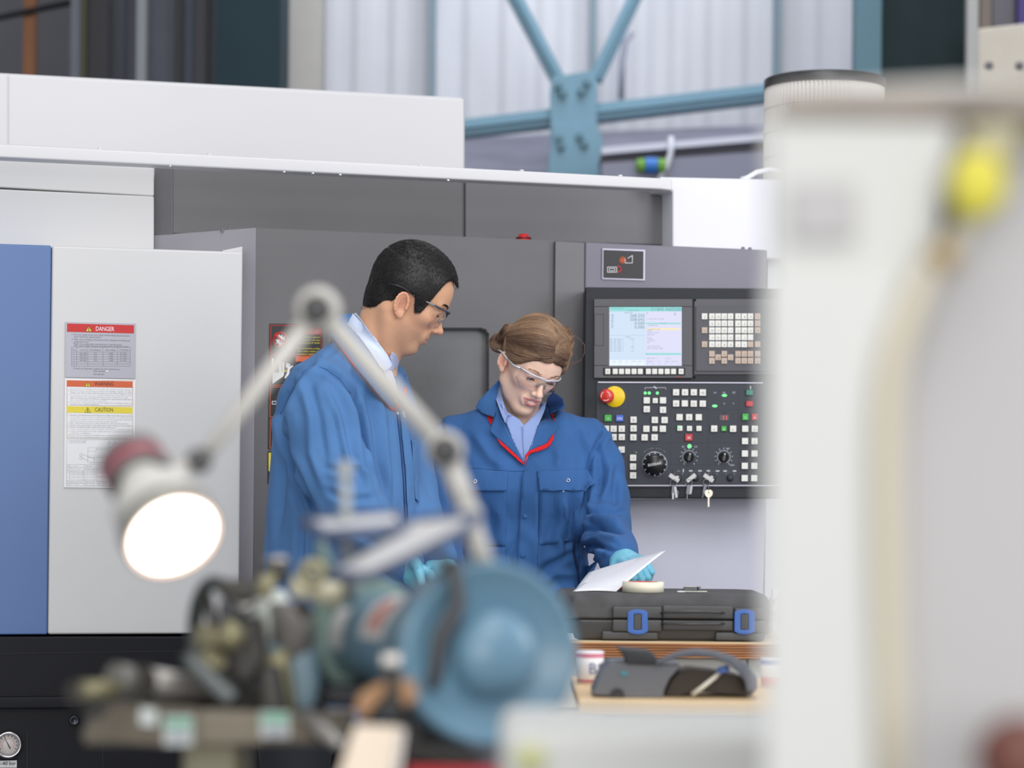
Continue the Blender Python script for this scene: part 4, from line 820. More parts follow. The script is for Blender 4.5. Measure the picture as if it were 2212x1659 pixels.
# ================================================================ LAMP
lp = thing('machine_lamp', 'lit cream work lamp on a jointed arm arching over the grinder', 'lamp', P(1050, 1225, 2.33))
mT = MATS['lamp_tube']; mJ = mat('joint_dark', srgb(74, 74, 74), .5); Yl = 2.38
J = [P(435, 996, 2.30), P(688, 668, 2.38), P(962, 972, 2.38), P(1016, 1112, 2.36), P(1050, 1225, 2.34)]
def arm(a, b, r0, r1):
    mb = MB(); mb.tube([a, b], [r0, r1], mT, 16); mb.obj('arm', lp)
arm(J[0]+(J[1]-J[0])*.06, J[1], .0065, .0105); arm(J[1], J[2], .0095, .011); arm(J[2], J[3], .0115, .011); arm(J[3], J[4]+V(0, 0, -.02), .010, .010)
for j, r in ((J[1], .022), (J[2], .019)):
    mb = MB(); mb.lathe(j, (0, -1, 0), [(-.016, 0), (-.016, r*.8), (-.012, r), (.010, r), (.014, r*.8), (.014, 0)], mT, 32); mb.obj('joint', lp)
    mb = MB(); q = j+V(0, -.014, -.001); mb.lathe(q, (0, -1, 0), [(0, .014), (.012, .014), (.015, .012), (.015, 0)], mJ, 24); mb.obj('joint_knob', lp)
mb = MB(); mb.lathe(J[0]+V(-.001, -.01, 0), (0, -1, 0), [(-.014, 0), (-.014, .0095), (-.005, .012), (.006, .012), (.012, .008), (.012, 0)], mJ, 24); mb.obj('joint_knob', lp)
mb = MB(); mb.lathe(J[3], (0, -1, 0), [(-.012, 0), (-.012, .012), (.012, .012), (.012, 0)], mT, 20); mb.obj('joint', lp)
sh0 = P(374, 1158, 2.20); vx = (P(374, 1158, 2.0)-P(374, 1158, 3)).normalized()
sd_ = V(.5, 0, -.866)*.68+vx*.73; sd_.normalize()
Rm = .0435; mS = mat('shade_cream', srgb(226, 224, 216), .35); mSd = mat('shade_rim', srgb(150, 148, 140), .4, .3); mI = mat('reflector', (.9, .88, .82), .25, .5)
mb = MB(); mb.lathe(sh0, -sd_, [(0, Rm*.97), (0, Rm*1.03), (.02, Rm*1.05), (.022, Rm*.99), (.05, Rm*.95), (.066, Rm*.74), (.08, Rm*.52), (.09, Rm*.5)], mS, 48); ls_ = mb.obj('lamp_shade', lp)
mb = MB(); mb.lathe(sh0, -sd_, [(-.001, Rm*.97), (-.001, Rm*1.05), (.018, Rm*1.07), (.02, Rm*1.02)], mSd, 48); mb.obj('shade_rim', ls_)
mb = MB(); mb.lathe(sh0, -sd_, [(.003, Rm*.965), (.03, Rm*.8), (.05, Rm*.4), (.055, 0)], mI, 40); mb.obj('reflector', ls_)
mb = MB(); mb.lathe(sh0, -sd_, [(.004, 0), (.004, Rm*.955)], mat('lamp_glow', (1, .9, .75), .3, emit=(1, .93, .84), estr=9), 48); mb.obj('lit_diffuser', ls_)
mb = MB(); mb.lathe(sh0, -sd_, [(.0005, Rm*.90), (-.0015, Rm*.99)], mat('warm_rim', (1, .8, .65), .3, emit=(1, .62, .42), estr=1.5), 48); mb.obj('glowing_edge', ls_)
mb = MB(); mb.lathe(sh0, -sd_, [(.088, Rm*.60), (.092, Rm*.74), (.124, Rm*.74), (.132, Rm*.6), (.134, 0)], mat('cap_grey', srgb(104, 102, 102), .45), 32); cp = mb.obj('lamp_cap', lp)
mb = MB(); mb.lathe(sh0, -sd_, [(.092, Rm*.75), (.108, Rm*.75)], mat('cap_red', srgb(150, 76, 86), .5), 32); mb.obj('cap_label', cp)
mb = MB(); b0 = sh0-sd_*.06; mb.tube([b0, (b0+J[0])/2+V(-.004, 0, .006), J[0]], .007, mT, 12); mb.obj('bracket', lp)
pl_ = bpy.data.lights.new('lamp_spot', 'SPOT'); pl_.energy = 3; pl_.spot_size = 1.6; pl_.spot_blend = .5; pl_.color = (1, .92, .8); pl_.shadow_soft_size = .03
po = bpy.data.objects.new('lamp_spot', pl_); COL.objects.link(po); po.location = sh0+sd_*.01; po.rotation_euler = sd_.to_track_quat('-Z', 'Y').to_euler()
# ================================================================ TRAY, PEDESTAL AND CUTTER HEAD
ped = thing('grinder_pedestal', 'olive cast pedestal carrying the brown tray at lower left', 'pedestal', P(455, 1659, 2.5))
trm = mat('tray_brown', srgb(122, 114, 100), .5, .2, noise=.2, nscale=6); pdm = mat('pedestal_olive', srgb(150, 144, 118), .5, noise=.15, nscale=5)
a = P(392, 1600, 2.45).x; b = P(520, 1600, 2.45).x
mb = MB(); mb.abox(a, b, 2.45, 2.58, 0, .945, pdm); mb.obj('column', ped, bevel=.012, seg=3)
mb = MB(); f = [P(172, 1595, 2.4), P(355, 1612, 2.33), P(430, 1612, 2.33), P(430, 1532, 2.36), P(352, 1528, 2.36), P(210, 1512, 2.44)]
mb.prism(f[::-1], (0, .02, 0), trm); mb.prism([P(430, 1534, 2.36), P(765, 1548, 2.42), P(765, 1604, 2.42), P(430, 1612, 2.34)], (0, .02, 0), trm)
zz = P(400, 1590, 2.4).z; mb.prism([V(P(200, 1590, 2.45).x, 2.4, zz-.01), V(P(765, 1590, 2.45).x, 2.42, zz-.01), V(P(765, 1590, 2.7).x, 2.7, zz-.01), V(P(200, 1590, 2.7).x, 2.7, zz-.01)], (0, 0, .012), trm)
mb.obj('tray', ped, bevel=.004)
gS = mat('tag_mint', srgb(128, 178, 156), .5); gW = mat('tag_pale', srgb(200, 206, 204), .5)
for x0, x1, y0, y1, Y in ((354, 416, 1548, 1610, 2.325), (562, 625, 1538, 1594, 2.37)):
    mb = MB(); mb.prism([P(x0, y0, Y), P(x1, y0, Y), P(x1, y1, Y), P(x0, y1, Y)][::-1], (0, .002, 0), gW); mb.prism([P(x0+3, y0+3, Y-.001), P(x1-3, y0+3, Y-.001), P(x1-3, y0+26, Y-.001), P(x0+3, y0+26, Y-.001)][::-1], (0, .001, 0), gS)
    for k in range(3): mb.prism([P(x0+6, y0+33+k*8, Y-.001), P(x1-6, y0+33+k*8, Y-.001), P(x1-6, y0+36+k*8, Y-.001), P(x0+6, y0+36+k*8, Y-.001)][::-1], (0, .001, 0), MATS['shelf_steel'])
    mb.obj('inspection_label', ped)
pb('tray_sticker', [(303, 1528), (340, 1532), (337, 1570), (300, 1566)], 2.35, .002, gW, 0, ped)
ch = thing('drill_sharpening_head', 'dark cluttered cutter head with handwheel and steel spindle on the tray', 'grinder', P(480, 1560, 2.5))
def cyl(name, p0, p1, Y0, Y1, r0, r1, m, n=24, cap=True):
    mb = MB(); mb.tube([P(*p0, Y0), P(*p1, Y1)], [r0, r1], m, n, cap); return mb.obj(name, ch)
cyl('spindle', (300, 1468), (470, 1492), 2.40, 2.48, .0135, .0135, stl); cyl('spindle_collar', (248, 1462), (302, 1470), 2.38, 2.41, .0135, .0135, mat('collar_steel', srgb(136, 134, 128), .4, .5)); cyl('spindle_ring', (300, 1470), (312, 1471), 2.39, 2.40, .0148, .0148, gunD)
cyl('crank_handle', (178, 1490), (252, 1486), 2.36, 2.38, .0085, .009, brs); cyl('crank_knob', (163, 1496), (190, 1492), 2.37, 2.39, .012, .011, gunD)
cyl('spindle_support', (200, 1525), (440, 1530), 2.42, 2.5, .018, .02, gunD)
mb = MB(); hc = P(470, 1385, 2.55); hx = V(.86, .5, .05).normalized(); e1 = hx.cross(EZ).normalized(); e2 = e1.cross(hx)
RW = .062
mb.tube([hc+(e1*cos(k*pi/20)+e2*sin(k*pi/20))*RW for k in range(40)], .0085, gun, 10, closed=True)
for k in range(4):
    a = k*pi/2+.5; mb.tube([hc, hc+(e1*cos(a)+e2*sin(a))*RW], .006, gunD, 8)
mb.lathe(hc-hx*.02, hx, [(0, 0), (0, .018), (.04, .018), (.04, 0)], brs, 20); mb.obj('handwheel', ch)
for q_ in (([(455, 1252), (560, 1255), (570, 1290), (520, 1300), (480, 1290)], 2.44, gunD), ([(470, 1300), (520, 1290), (540, 1360), (520, 1420), (470, 1400)], 2.50, MATS['guard_dark']), ([(520, 1340), (560, 1330), (575, 1420), (540, 1480), (500, 1470), (495, 1400)], 2.46, gunD), ([(440, 1390), (500, 1400), (520, 1500), (600, 1520), (600, 1545), (440, 1545), (400, 1480)], 2.52, gunD), ([(560, 1420), (620, 1400), (640, 1540), (570, 1545)], 2.5, brs), ([(500, 1300), (548, 1292), (552, 1318), (520, 1330)], 2.47, stl), ([(385, 1415), (420, 1412), (520, 1500), (490, 1530), (450, 1500), (400, 1440)], 2.4, gun), ([(560, 1440), (600, 1440), (620, 1540), (560, 1550)], 2.43, gunD)):
    mb = MB(); mb.prism([P(x, y, q_[1]) for x, y in q_[0]][::-1], (0, .04, 0), q_[2]); mb.obj('bracket', ch, bevel=.005)
cyl('clamp_screw', (600, 1262), (596, 1212), 2.45, 2.45, .011, .014, gunD); cyl('clamp_cap', (597, 1216), (596, 1203), 2.45, 2.45, .0142, .011, stl)
cyl('fitting', (560, 1262), (590, 1270), 2.42, 2.42, .012, .014, brs); cyl('fitting', (632, 1262), (735, 1290), 2.46, 2.48, .010, .014, mat('fitting_cream', srgb(206, 200, 172), .45, noise=.15, nscale=14)); cyl('fitting', (650, 1290), (655, 1250), 2.45, 2.45, .012, .010, MATS['fitting_cream'])
mb = MB(); mb.tube([P(675+20*cos(k*pi/8), 1238+20*sin(k*pi/8), 2.44) for k in range(16)], .006, brs, 8, closed=True); mb.obj('eye_ring', ch)
pb('motor_foot', [(690, 1480), (860, 1470), (870, 1600), (776, 1600), (774, 1532), (690, 1528)], 2.56, .1, mat('foot_dark', srgb(44, 46, 54), .5), .006)
cyl('fitting', (520, 1390), (480, 1360), 2.42, 2.42, .012, .015, brs); cyl('fitting', (440, 1440), (470, 1420), 2.43, 2.42, .012, .012, brs)
mb = MB(); wc = P(604, 1366, 2.60); wx = V(.9, .43, 0).normalized(); mb.lathe(wc-wx*.03, wx, [(0, 0), (0, .042), (.018, .046), (.03, .046), (.03, 0)], mat('white_wheel', srgb(214, 220, 212), .7), 48); mb.obj('white_wheel', ch)
mb = MB(); wc = P(612, 1374, 2.545); mb.lathe(wc-wx*.01, wx, [(0, 0), (0, .036), (.03, .036), (.03, 0)], mat('cup_grey', srgb(124, 120, 116), .6, noise=.1), 48); mb.obj('grey_cup_wheel', ch)
cyl('strap', (640, 1300), (668, 1330), 2.44, 2.44, .006, .008, gunD)
mb = MB(); mb.prism([P(x, y, 2.52) for x, y in [(560, 1395), (680, 1390), (690, 1470), (680, 1545), (600, 1540), (570, 1460)]][::-1], (0, .08, 0), mat('head_blue', srgb(130, 158, 172), .45)); mb.obj('blue_casting', ch, bevel=.012, seg=3)
cyl('base_block', (420, 1528), (700, 1528), 2.55, 2.55, .028, .028, gunD, 6)
mb = MB(); mb.tube([P(660, 1545, 2.40), P(700, 1580, 2.38), P(745, 1610, 2.36)], .008, stl, 10); mb.obj('rest_lever', ch)
# ================================================================ FOREGROUND RIGHT: WHITE CASTING
wm = thing('milling_machine', 'large blurred white machine casting filling the right foreground', 'machine', P(1900, 1659, 1.5))
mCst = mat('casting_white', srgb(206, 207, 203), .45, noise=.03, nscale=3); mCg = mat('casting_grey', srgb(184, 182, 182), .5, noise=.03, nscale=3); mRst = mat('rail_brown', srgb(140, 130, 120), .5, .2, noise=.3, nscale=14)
Yw = 1.36
def pw(name, q, Y, th, m, bev=.008, seg=3, par=None): return pb(name, q, Y, th, m, bev, par or wm) if seg == 2 else _pw(name, q, Y, th, m, bev, par or wm)
def _pw(name, q, Y, th, m, bev, par):
    mb = MB(); mb.prism([P(x, y, Y) for x, y in q][::-1], (th*.115, th, 0), m); return mb.obj(name, par, bevel=bev, seg=4)
pw('column_casting', [(1654, 262), (1688, 236), (2080, 240), (2010, 560), (1950, 640), (1925, 800), (1928, 1900), (1649, 1900)], Yw, .2, mCst, .012)
pw('side_panel', [(2080, 300), (2420, 300), (2420, 2000), (1925, 2000), (1925, 800), (1950, 640), (2060, 480)], Yw+.03, .2, mCg, .004)
pw('table_rail', [(1668, 206), (1760, 196), (2300, 188), (2420, 190), (2420, 268), (1700, 262), (1672, 250)], Yw-.004, .22, mRst, .006)
pw('rail_end', [(1690, 196), (1900, 180), (2080, 170), (2300, 196), (2300, 225), (1690, 235)], Yw+.06, .15, mat('rail_white', srgb(200, 200, 196), .5), .004)
pw('vent_panel', [(1705, 395), (1835, 390), (1850, 400), (1852, 515), (1705, 518)], Yw-.006, .004, mCg, .002)
pw('head_cover', [(1652, 610), (1940, 610), (1925, 800), (1925, 1900), (1647, 1900)], Yw-.006, .01, mat('cover_white', srgb(209, 210, 207), .45), .003)
mb = MB(); mb.lathe(P(2098, 402, Yw-.02), V(.1, -1, 0), [(0, .013), (.006, .016), (.018, .015), (.022, .01), (.022, 0)], mat('knob_yellow', srgb(218, 208, 70), .4), 32); 
for v in mb.v: v.z = P(2098, 402, Yw).z+(v.z-P(2098, 402, Yw).z)*1.25
mb.obj('yellow_knob', wm)
mb = MB(); mb.prism([P(x, y, Yw-.006) for x, y in [(2080, 268), (2212, 262), (2212, 335), (2140, 345), (2090, 330)]][::-1], (0, .04, 0), mat('olive_cast', srgb(178, 172, 142), .5)); mb.obj('bracket_casting', wm, bevel=.004)
hz = mat('hose_cream', srgb(208, 200, 180), .5)
mb = MB(); mb.tube([P(x, y, Yw-.012) for x, y in [(2092, 440), (2080, 490), (2050, 540), (2010, 580), (1980, 640), (1945, 720), (1925, 800), (1915, 900), (1914, 1100), (1918, 1300), (1925, 1500), (1930, 1800)]], [.006, .006, .0065, .007, .0085, .0095, .0095, .0095, .0095, .0095, .0095, .0095], hz, 14); mb.obj('hose', wm)
mb = MB(); mb.tube([P(2052, 540, Yw-.014), P(2020, 572, Yw-.014)], .0095, mat('fitting_brass', srgb(190, 164, 112), .4, .5), 8); mb.obj('hose_fitting', wm)
mb = MB(); mb.tube([P(2090, 300, Yw-.008), P(2070, 360, Yw-.012), P(2068, 430, Yw-.012), P(2088, 470, Yw-.012)], .005, mRst, 10); mb.obj('knob_ring', wm)
mb = MB(); zB = 1.024; mb.abox(P(1082, 1560, 1.78).x, .60, 1.76, 1.97, .3, zB, mCst); bb = mb.obj('base_casting', wm, bevel=.012, seg=4)
mb = MB(); mb.lathe(P(1146, 1640, 1.758), (0, -1, 0), [(0, .012), (.002, .012), (.002, 0)], mat('pale_green_spot', srgb(200, 202, 150), .5), 20); mb.obj('green_sticker', wm)
mb = MB(); mb.lathe(P(2216, 1640, 1.3), V(-.4, -1, .1), [(0, .02), (.02, .024), (.04, .015), (.04, 0)], mat('knob_brown', srgb(110, 64, 54), .4), 24); mb.obj('brown_knob', wm)
mb = MB(); mb.tube([P(2216, 1640, 1.29), P(2216, 1640, 1.42)], .01, mRst, 10); mb.obj('knob_stem', wm)
mb = MB(); mb.abox(P(1640, 1600, 1.5).x, .62, 1.40, 1.76, 0, .9, mCst); mb.obj('machine_base', wm, bevel=.01)
# ================================================================ IMPLICIT SURFACE TOOLKIT (smoothly joined bodies)
f32 = np.float32
def A3(v): return np.array(v, dtype=f32)
def ell(p, c, r):
    q = p-A3(c); r = A3(r); k0 = np.sqrt(((q/r)**2).sum(-1)); k1 = np.sqrt(((q/(r*r))**2).sum(-1))+1e-9
    return k0*(k0-1)/k1
def cap(p, a, b, r0, r1=None):
    r1 = r0 if r1 is None else r1
    a = A3(a); b = A3(b); ba = b-a; h = np.clip(((p-a)@ba)/(ba@ba+1e-12), 0, 1)
    d = p-a-h[..., None]*ba
    return np.sqrt((d*d).sum(-1))-(r0+(r1-r0)*h)
def smin(a, b, k):
    h = np.maximum(k-np.abs(a-b), 0)/k; return np.minimum(a, b)-h*h*k*.25
def smax(a, b, k): return -smin(-a, -b, k)
def chain(p, pts, rs, k=.01):
    d = None
    for i in range(len(pts)-1):
        q = cap(p, pts[i], pts[i+1], rs[i], rs[i+1]); d = q if d is None else smin(d, q, k)
    return d
def nets(fn, lo, hi, h):
    lo = np.array(lo, float); hi = np.array(hi, float); n = np.ceil((hi-lo)/h).astype(int)+1
    xs = [(lo[i]+h*np.arange(n[i])).astype(f32) for i in range(3)]
    vals = np.empty(tuple(n), f32); step = max(1, int(1.2e6//(n[1]*n[2])))
    for i in range(0, n[0], step):
        g = np.stack(np.meshgrid(xs[0][i:i+step], xs[1], xs[2], indexing='ij'), -1); vals[i:i+step] = fn(g)
    s = vals < 0
    cnt = sum(s[a:n[0]-1+a, b:n[1]-1+b, c:n[2]-1+c].astype(np.int8) for a in (0, 1) for b in (0, 1) for c in (0, 1))
    mix = (cnt > 0) & (cnt < 8); ci = np.argwhere(mix); idx = -np.ones(mix.shape, np.int64); idx[mix] = np.arange(len(ci))
    acc = np.zeros((len(ci), 3)); num = np.zeros(len(ci)); I, J, K = ci.T
    for ax in range(3):
        for u in (0, 1):
            for v in (0, 1):
                o = [0, 0, 0]; o2 = [1, 1, 1]; oth = [a for a in range(3) if a != ax]
                o[oth[0]] = u; o[oth[1]] = v; e = list(o); e[ax] = 1
                va = vals[I+o[0], J+o[1], K+o[2]]; vb = vals[I+e[0], J+e[1], K+e[2]]
                m = (va < 0) != (vb < 0); t = np.where(m, va/(va-vb+1e-12), 0)
                p = np.array([o]*len(ci), float); p[:, ax] = t
                acc[m] += p[m]; num[m] += 1
    V_ = lo+(ci+acc/num[:, None])*h; F_ = []
    for ax in range(3):
        oth = [(ax+1) % 3, (ax+2) % 3]
        sl0 = [slice(None)]*3; sl1 = [slice(None)]*3; sl0[ax] = slice(0, -1); sl1[ax] = slice(1, None)
        dif = s[tuple(sl0)] != s[tuple(sl1)]; e = np.argwhere(dif)
        ok = np.all(e[:, oth] >= 1, 1) & (e[:, oth[0]] < n[oth[0]]-1) & (e[:, oth[1]] < n[oth[1]]-1); e = e[ok]
        ins = s[tuple(e.T)]
        q = []
        for du, dv in ((-1, -1), (0, -1), (0, 0), (-1, 0)):
            c = e.copy(); c[:, oth[0]] += du; c[:, oth[1]] += dv; q.append(idx[tuple(c.T)])
        q = np.stack(q, 1); q[~ins] = q[~ins][:, ::-1]; F_.append(q)
    return V_, np.concatenate(F_)
def lap(Vv, Fq, it=1, w=.5):
    e = np.concatenate([Fq[:, [0, 1]], Fq[:, [1, 2]], Fq[:, [2, 3]], Fq[:, [3, 0]]]); e = np.concatenate([e, e[:, ::-1]])
    for _ in range(it):
        s = np.zeros_like(Vv); c = np.zeros(len(Vv)); np.add.at(s, e[:, 0], Vv[e[:, 1]]); np.add.at(c, e[:, 0], 1)
        Vv = Vv*(1-w)+w*s/np.maximum(c, 1)[:, None]
    return Vv
def vnorm(Vv, Fq):
    d1 = Vv[Fq[:, 2]]-Vv[Fq[:, 0]]; d2 = Vv[Fq[:, 3]]-Vv[Fq[:, 1]]; n = np.cross(d1, d2); N = np.zeros_like(Vv)
    for k in range(4): np.add.at(N, Fq[:, k], n)
    return N/(np.linalg.norm(N, axis=1)[:, None]+1e-12)
def mesh_np(name, Vv, Fq, m, parent=None, smooth=True, colors=None, origin=None):
    me = bpy.data.meshes.new(name); Vv = np.asarray(Vv, float); Fq = np.asarray(Fq); k = Fq.shape[1]
    o0 = np.array(origin if origin is not None else (0, 0, 0), float)
    me.vertices.add(len(Vv)); me.vertices.foreach_set('co', (Vv-o0).astype(f32).ravel())
    me.loops.add(Fq.size); me.loops.foreach_set('vertex_index', Fq.astype(np.int32).ravel())
    me.polygons.add(len(Fq)); me.polygons.foreach_set('loop_start', np.arange(0, Fq.size, k, dtype=np.int32))
    me.polygons.foreach_set('use_smooth', [smooth]*len(Fq)); me.update(calc_edges=True); me.validate()
    me.materials.append(m)
    if colors is not None:
        a = me.color_attributes.new('Col', 'FLOAT_COLOR', 'POINT'); c = np.ones((len(Vv), 4), f32); c[:, :3] = colors; a.data.foreach_set('color', c.ravel())
    o = bpy.data.objects.new(name, me); COL.objects.link(o); o.location = o0
    if parent: PA(o, parent)
    return o
def strands(Pn, r0, r1):
    """Pn (n,m,3) centre lines -> thin three sided tubes"""
    n, m, _ = Pn.shape; t = np.gradient(Pn, axis=1); t /= np.linalg.norm(t, axis=2)[..., None]+1e-12
    up = np.zeros_like(t); up[..., 2] = 1; up[..., 0] = .3
    a = np.cross(t, up); a /= np.linalg.norm(a, axis=2)[..., None]+1e-9; b = np.cross(t, a)
    rr = np.linspace(r0, r1, m)[None, :, None]
    vs = np.stack([Pn+rr*(a*cos(g)+b*sin(g)) for g in (0, 2.09, 4.19)], 2).reshape(-1, 3)
    i = np.arange(n)[:, None, None]*m*3+np.arange(m-1)[None, :, None]*3; k = np.arange(3)[None, None, :]; l = (k+1) % 3
    F_ = np.stack([i+k, i+l, i+3+l, i+3+k], -1).reshape(-1, 4)
    return vs, F_
def rotm(y, p, r):
    y, p, r = map(radians, (y, p, r))
    Rx = np.array([[1, 0, 0], [0, cos(p), -sin(p)], [0, sin(p), cos(p)]]); Ry = np.array([[cos(r), 0, sin(r)], [0, 1, 0], [-sin(r), 0, cos(r)]]); Rz = np.array([[cos(y), -sin(y), 0], [sin(y), cos(y), 0], [0, 0, 1]])
    return Rz@Rx@Ry
def pix(W_):
    u = W_[:, 0]/W_[:, 1]; v = (W_[:, 2]-CZ)/W_[:, 1]; c, s = cos(ROLL), sin(ROLL)
    return np.stack([CX+F*(u*c+v*s), HY-F*(-u*s+v*c)], 1)
def PN(x, y, Y): return np.array(P(x, y, Y))
def seg_d(Q, a, b):
    a = np.array(a, float); b = np.array(b, float); ba = b-a; h = np.clip(((Q-a)@ba)/(ba@ba+1e-9), 0, 1); return np.linalg.norm(Q-a-h[:, None]*ba, axis=1), h
def crease(Vv, N, lines):
    """press folds into cloth: lines = (pixel polyline, width px, depth m); negative depth is a groove"""
    Q = pix(Vv); front = N[:, 1] < .15; D = np.zeros(len(Vv))
    for pts, w, amp in lines:
        n = len(pts)-1; best = np.full(len(Vv), 1e9); tt = np.zeros(len(Vv))
        for i in range(n):
            d, h = seg_d(Q, pts[i], pts[i+1]); m = d < best; best[m] = d[m]; tt[m] = (i+h[m])/n
        fade = np.clip(np.minimum(tt, 1-tt)*5+.15, 0, 1)
        # a fold: groove with a softer ridge beside it
        D += amp*fade*(np.exp(-(best/w)**2)-.45*np.exp(-((best-2.1*w)/(1.3*w))**2))
    return Vv+N*(D*front)[:, None]
def wrinkle(p, sc, amp, stretch=(1, 1, .35), seed=0):
    q = p*np.array(stretch)/sc; r = np.random.RandomState(seed); v = 0
    for k in range(5):
        d = r.normal(size=3); d /= np.linalg.norm(d); e = r.normal(size=3); v = v+np.sin(q@d*(1+.5*k)*2.2+1.3*np.sin(q@e*1.1+k)+k*1.7)/(1+.4*k)
    return v*amp
class Body:   # a finished surface that details are laid on
    def __init__(s, Vv, Fq): s.b = BVHTree.FromPolygons([tuple(v) for v in Vv], [tuple(int(i) for i in f) for f in Fq])
    def hit(s, x, y):
        d = ray(x, y).normalized(); h = s.b.ray_cast(V(0, 0, CZ), d)
        if h[0] is None:
            g = s.b.find_nearest(P(x, y, s.Y)); return g[0], g[1]
        return h[0], h[1]
from mathutils.geometry import delaunay_2d_cdt
def inpoly(x, y, poly):
    c = False; n = len(poly)
    for i in range(n):
        x1, y1 = poly[i]; x2, y2 = poly[i-1]
        if (y1 > y) != (y2 > y) and x < (x2-x1)*(y-y1)/(y2-y1)+x1: c = not c
    return c
def patch(name, body, poly, off, th, m, parent, step=5., fn=None, smoothpoly=False, tocam=.5, relax=0, fit=False, q=88):
    """a piece of cloth lying on the body surface inside a pixel outline"""
    b = []
    n = len(poly)
    for i in range(n):
        x1, y1 = poly[i]; x2, y2 = poly[(i+1) % n]; k = max(1, int(math.hypot(x2-x1, y2-y1)/step))
        b += [(x1+(x2-x1)*j/k, y1+(y2-y1)*j/k) for j in range(k)]
    pts = [V(*q) for q in b]; nb = len(pts)
    x0, x1 = min(q[0] for q in b), max(q[0] for q in b); y0, y1 = min(q[1] for q in b), max(q[1] for q in b)
    y = y0+step/2
    while y < y1:
        x = x0+step/2
        while x < x1:
            if inpoly(x, y, b) and min(math.hypot(x-q[0], y-q[1]) for q in b) > step*.5: pts.append(V(x, y))
            x += step
        y += step
    vs, es, fs, *_ = delaunay_2d_cdt(pts, [(i, (i+1) % nb) for i in range(nb)], [list(range(nb))], 1, 1e-4)
    W3 = []; Nn = []
    for v in vs:
        h, nn = body.hit(v.x, v.y); W3.append(h); Nn.append(nn)
    nv = len(vs); ed = [set() for _ in range(nv)]
    for f in fs:
        for i in range(len(f)): ed[f[i]].add(f[i-1]); ed[f[i-1]].add(f[i])
    for _ in range(relax):
        W3 = [W3[i]*.5+sum((W3[j] for j in ed[i]), V(0, 0, 0))*(.5/len(ed[i])) if ed[i] else W3[i] for i in range(nv)]
        # keep the outline where the photograph has it: slide back along the view ray
        W3 = [V(0, 0, CZ)+ray(vs[i].x, vs[i].y)*W3[i].y for i in range(nv)]
    if fit:   # let the cloth hang as one smooth sheet just in front of what it lies on
        A_ = np.array([[1, (v.x-x0)/40, (v.y-y0)/40, ((v.x-x0)/40)**2, (v.x-x0)*(v.y-y0)/1600, ((v.y-y0)/40)**2] for v in vs]); yy = np.array([w_.y for w_ in W3])
        real = np.array([body.b.ray_cast(V(0, 0, CZ), ray(v.x, v.y).normalized())[0] is not None for v in vs]) & (yy < np.median(yy)+.12)
        if real.sum() < 12: real[:] = True
        cf = np.linalg.lstsq(A_[real].T@A_[real]+1e-3*np.eye(6), A_[real].T@yy[real], rcond=None)[0]; yf = A_@cf; yf = yf-max(0, np.percentile((yf-yy)[real], q)); W3 = [V(0, 0, CZ)+ray(vs[i].x, vs[i].y)*float(yf[i]) for i in range(nv)]; tocam = 1.
    top = []; 
    for i, v in enumerate(vs):
        o = off+(fn(v.x, v.y) if fn else 0); dc = (V(0, 0, CZ)-W3[i]).normalized()
        top.append(W3[i]+(Nn[i]*(1-tocam)+dc*tocam).normalized()*o)
    bot = [t+ (W3[i]-V(0, 0, CZ)).normalized()*th for i, t in enumerate(top)]
    mb = MB(); F2 = []
    for f in fs:
        nrm = (top[f[1]]-top[f[0]]).cross(top[f[2]]-top[f[0]]); f = tuple(f)
        if nrm.y > 0: f = f[::-1]
        F2.append(f)
    from collections import Counter
    dire = {(f[i], f[(i+1) % len(f)]) for f in F2 for i in range(len(f))}
    side = [(a, a+nv, b_+nv, b_) for a, b_ in dire if (b_, a) not in dire]
    mb.add(top+bot, F2+[tuple(i+nv for i in f[::-1]) for f in F2]+side, m, True)
    return mb.obj(name, parent)
def bead(name, body, pts, r, off, m, parent, step=5, closed=False):
    q = []
    for i in range(len(pts)-1):
        (x1, y1), (x2, y2) = pts[i], pts[i+1]; k = max(1, int(math.hypot(x2-x1, y2-y1)/step)); q += [(x1+(x2-x1)*j/k, y1+(y2-y1)*j/k) for j in range(k)]
    q.append(pts[-1]); W3 = []
    for x, y in q:
        h, n = body.hit(x, y); W3.append(h+(V(0, 0, CZ)-h).normalized()*off)
    mb = MB(); mb.tube(W3, r, m, 6); return mb.obj(name, parent) if name else mb
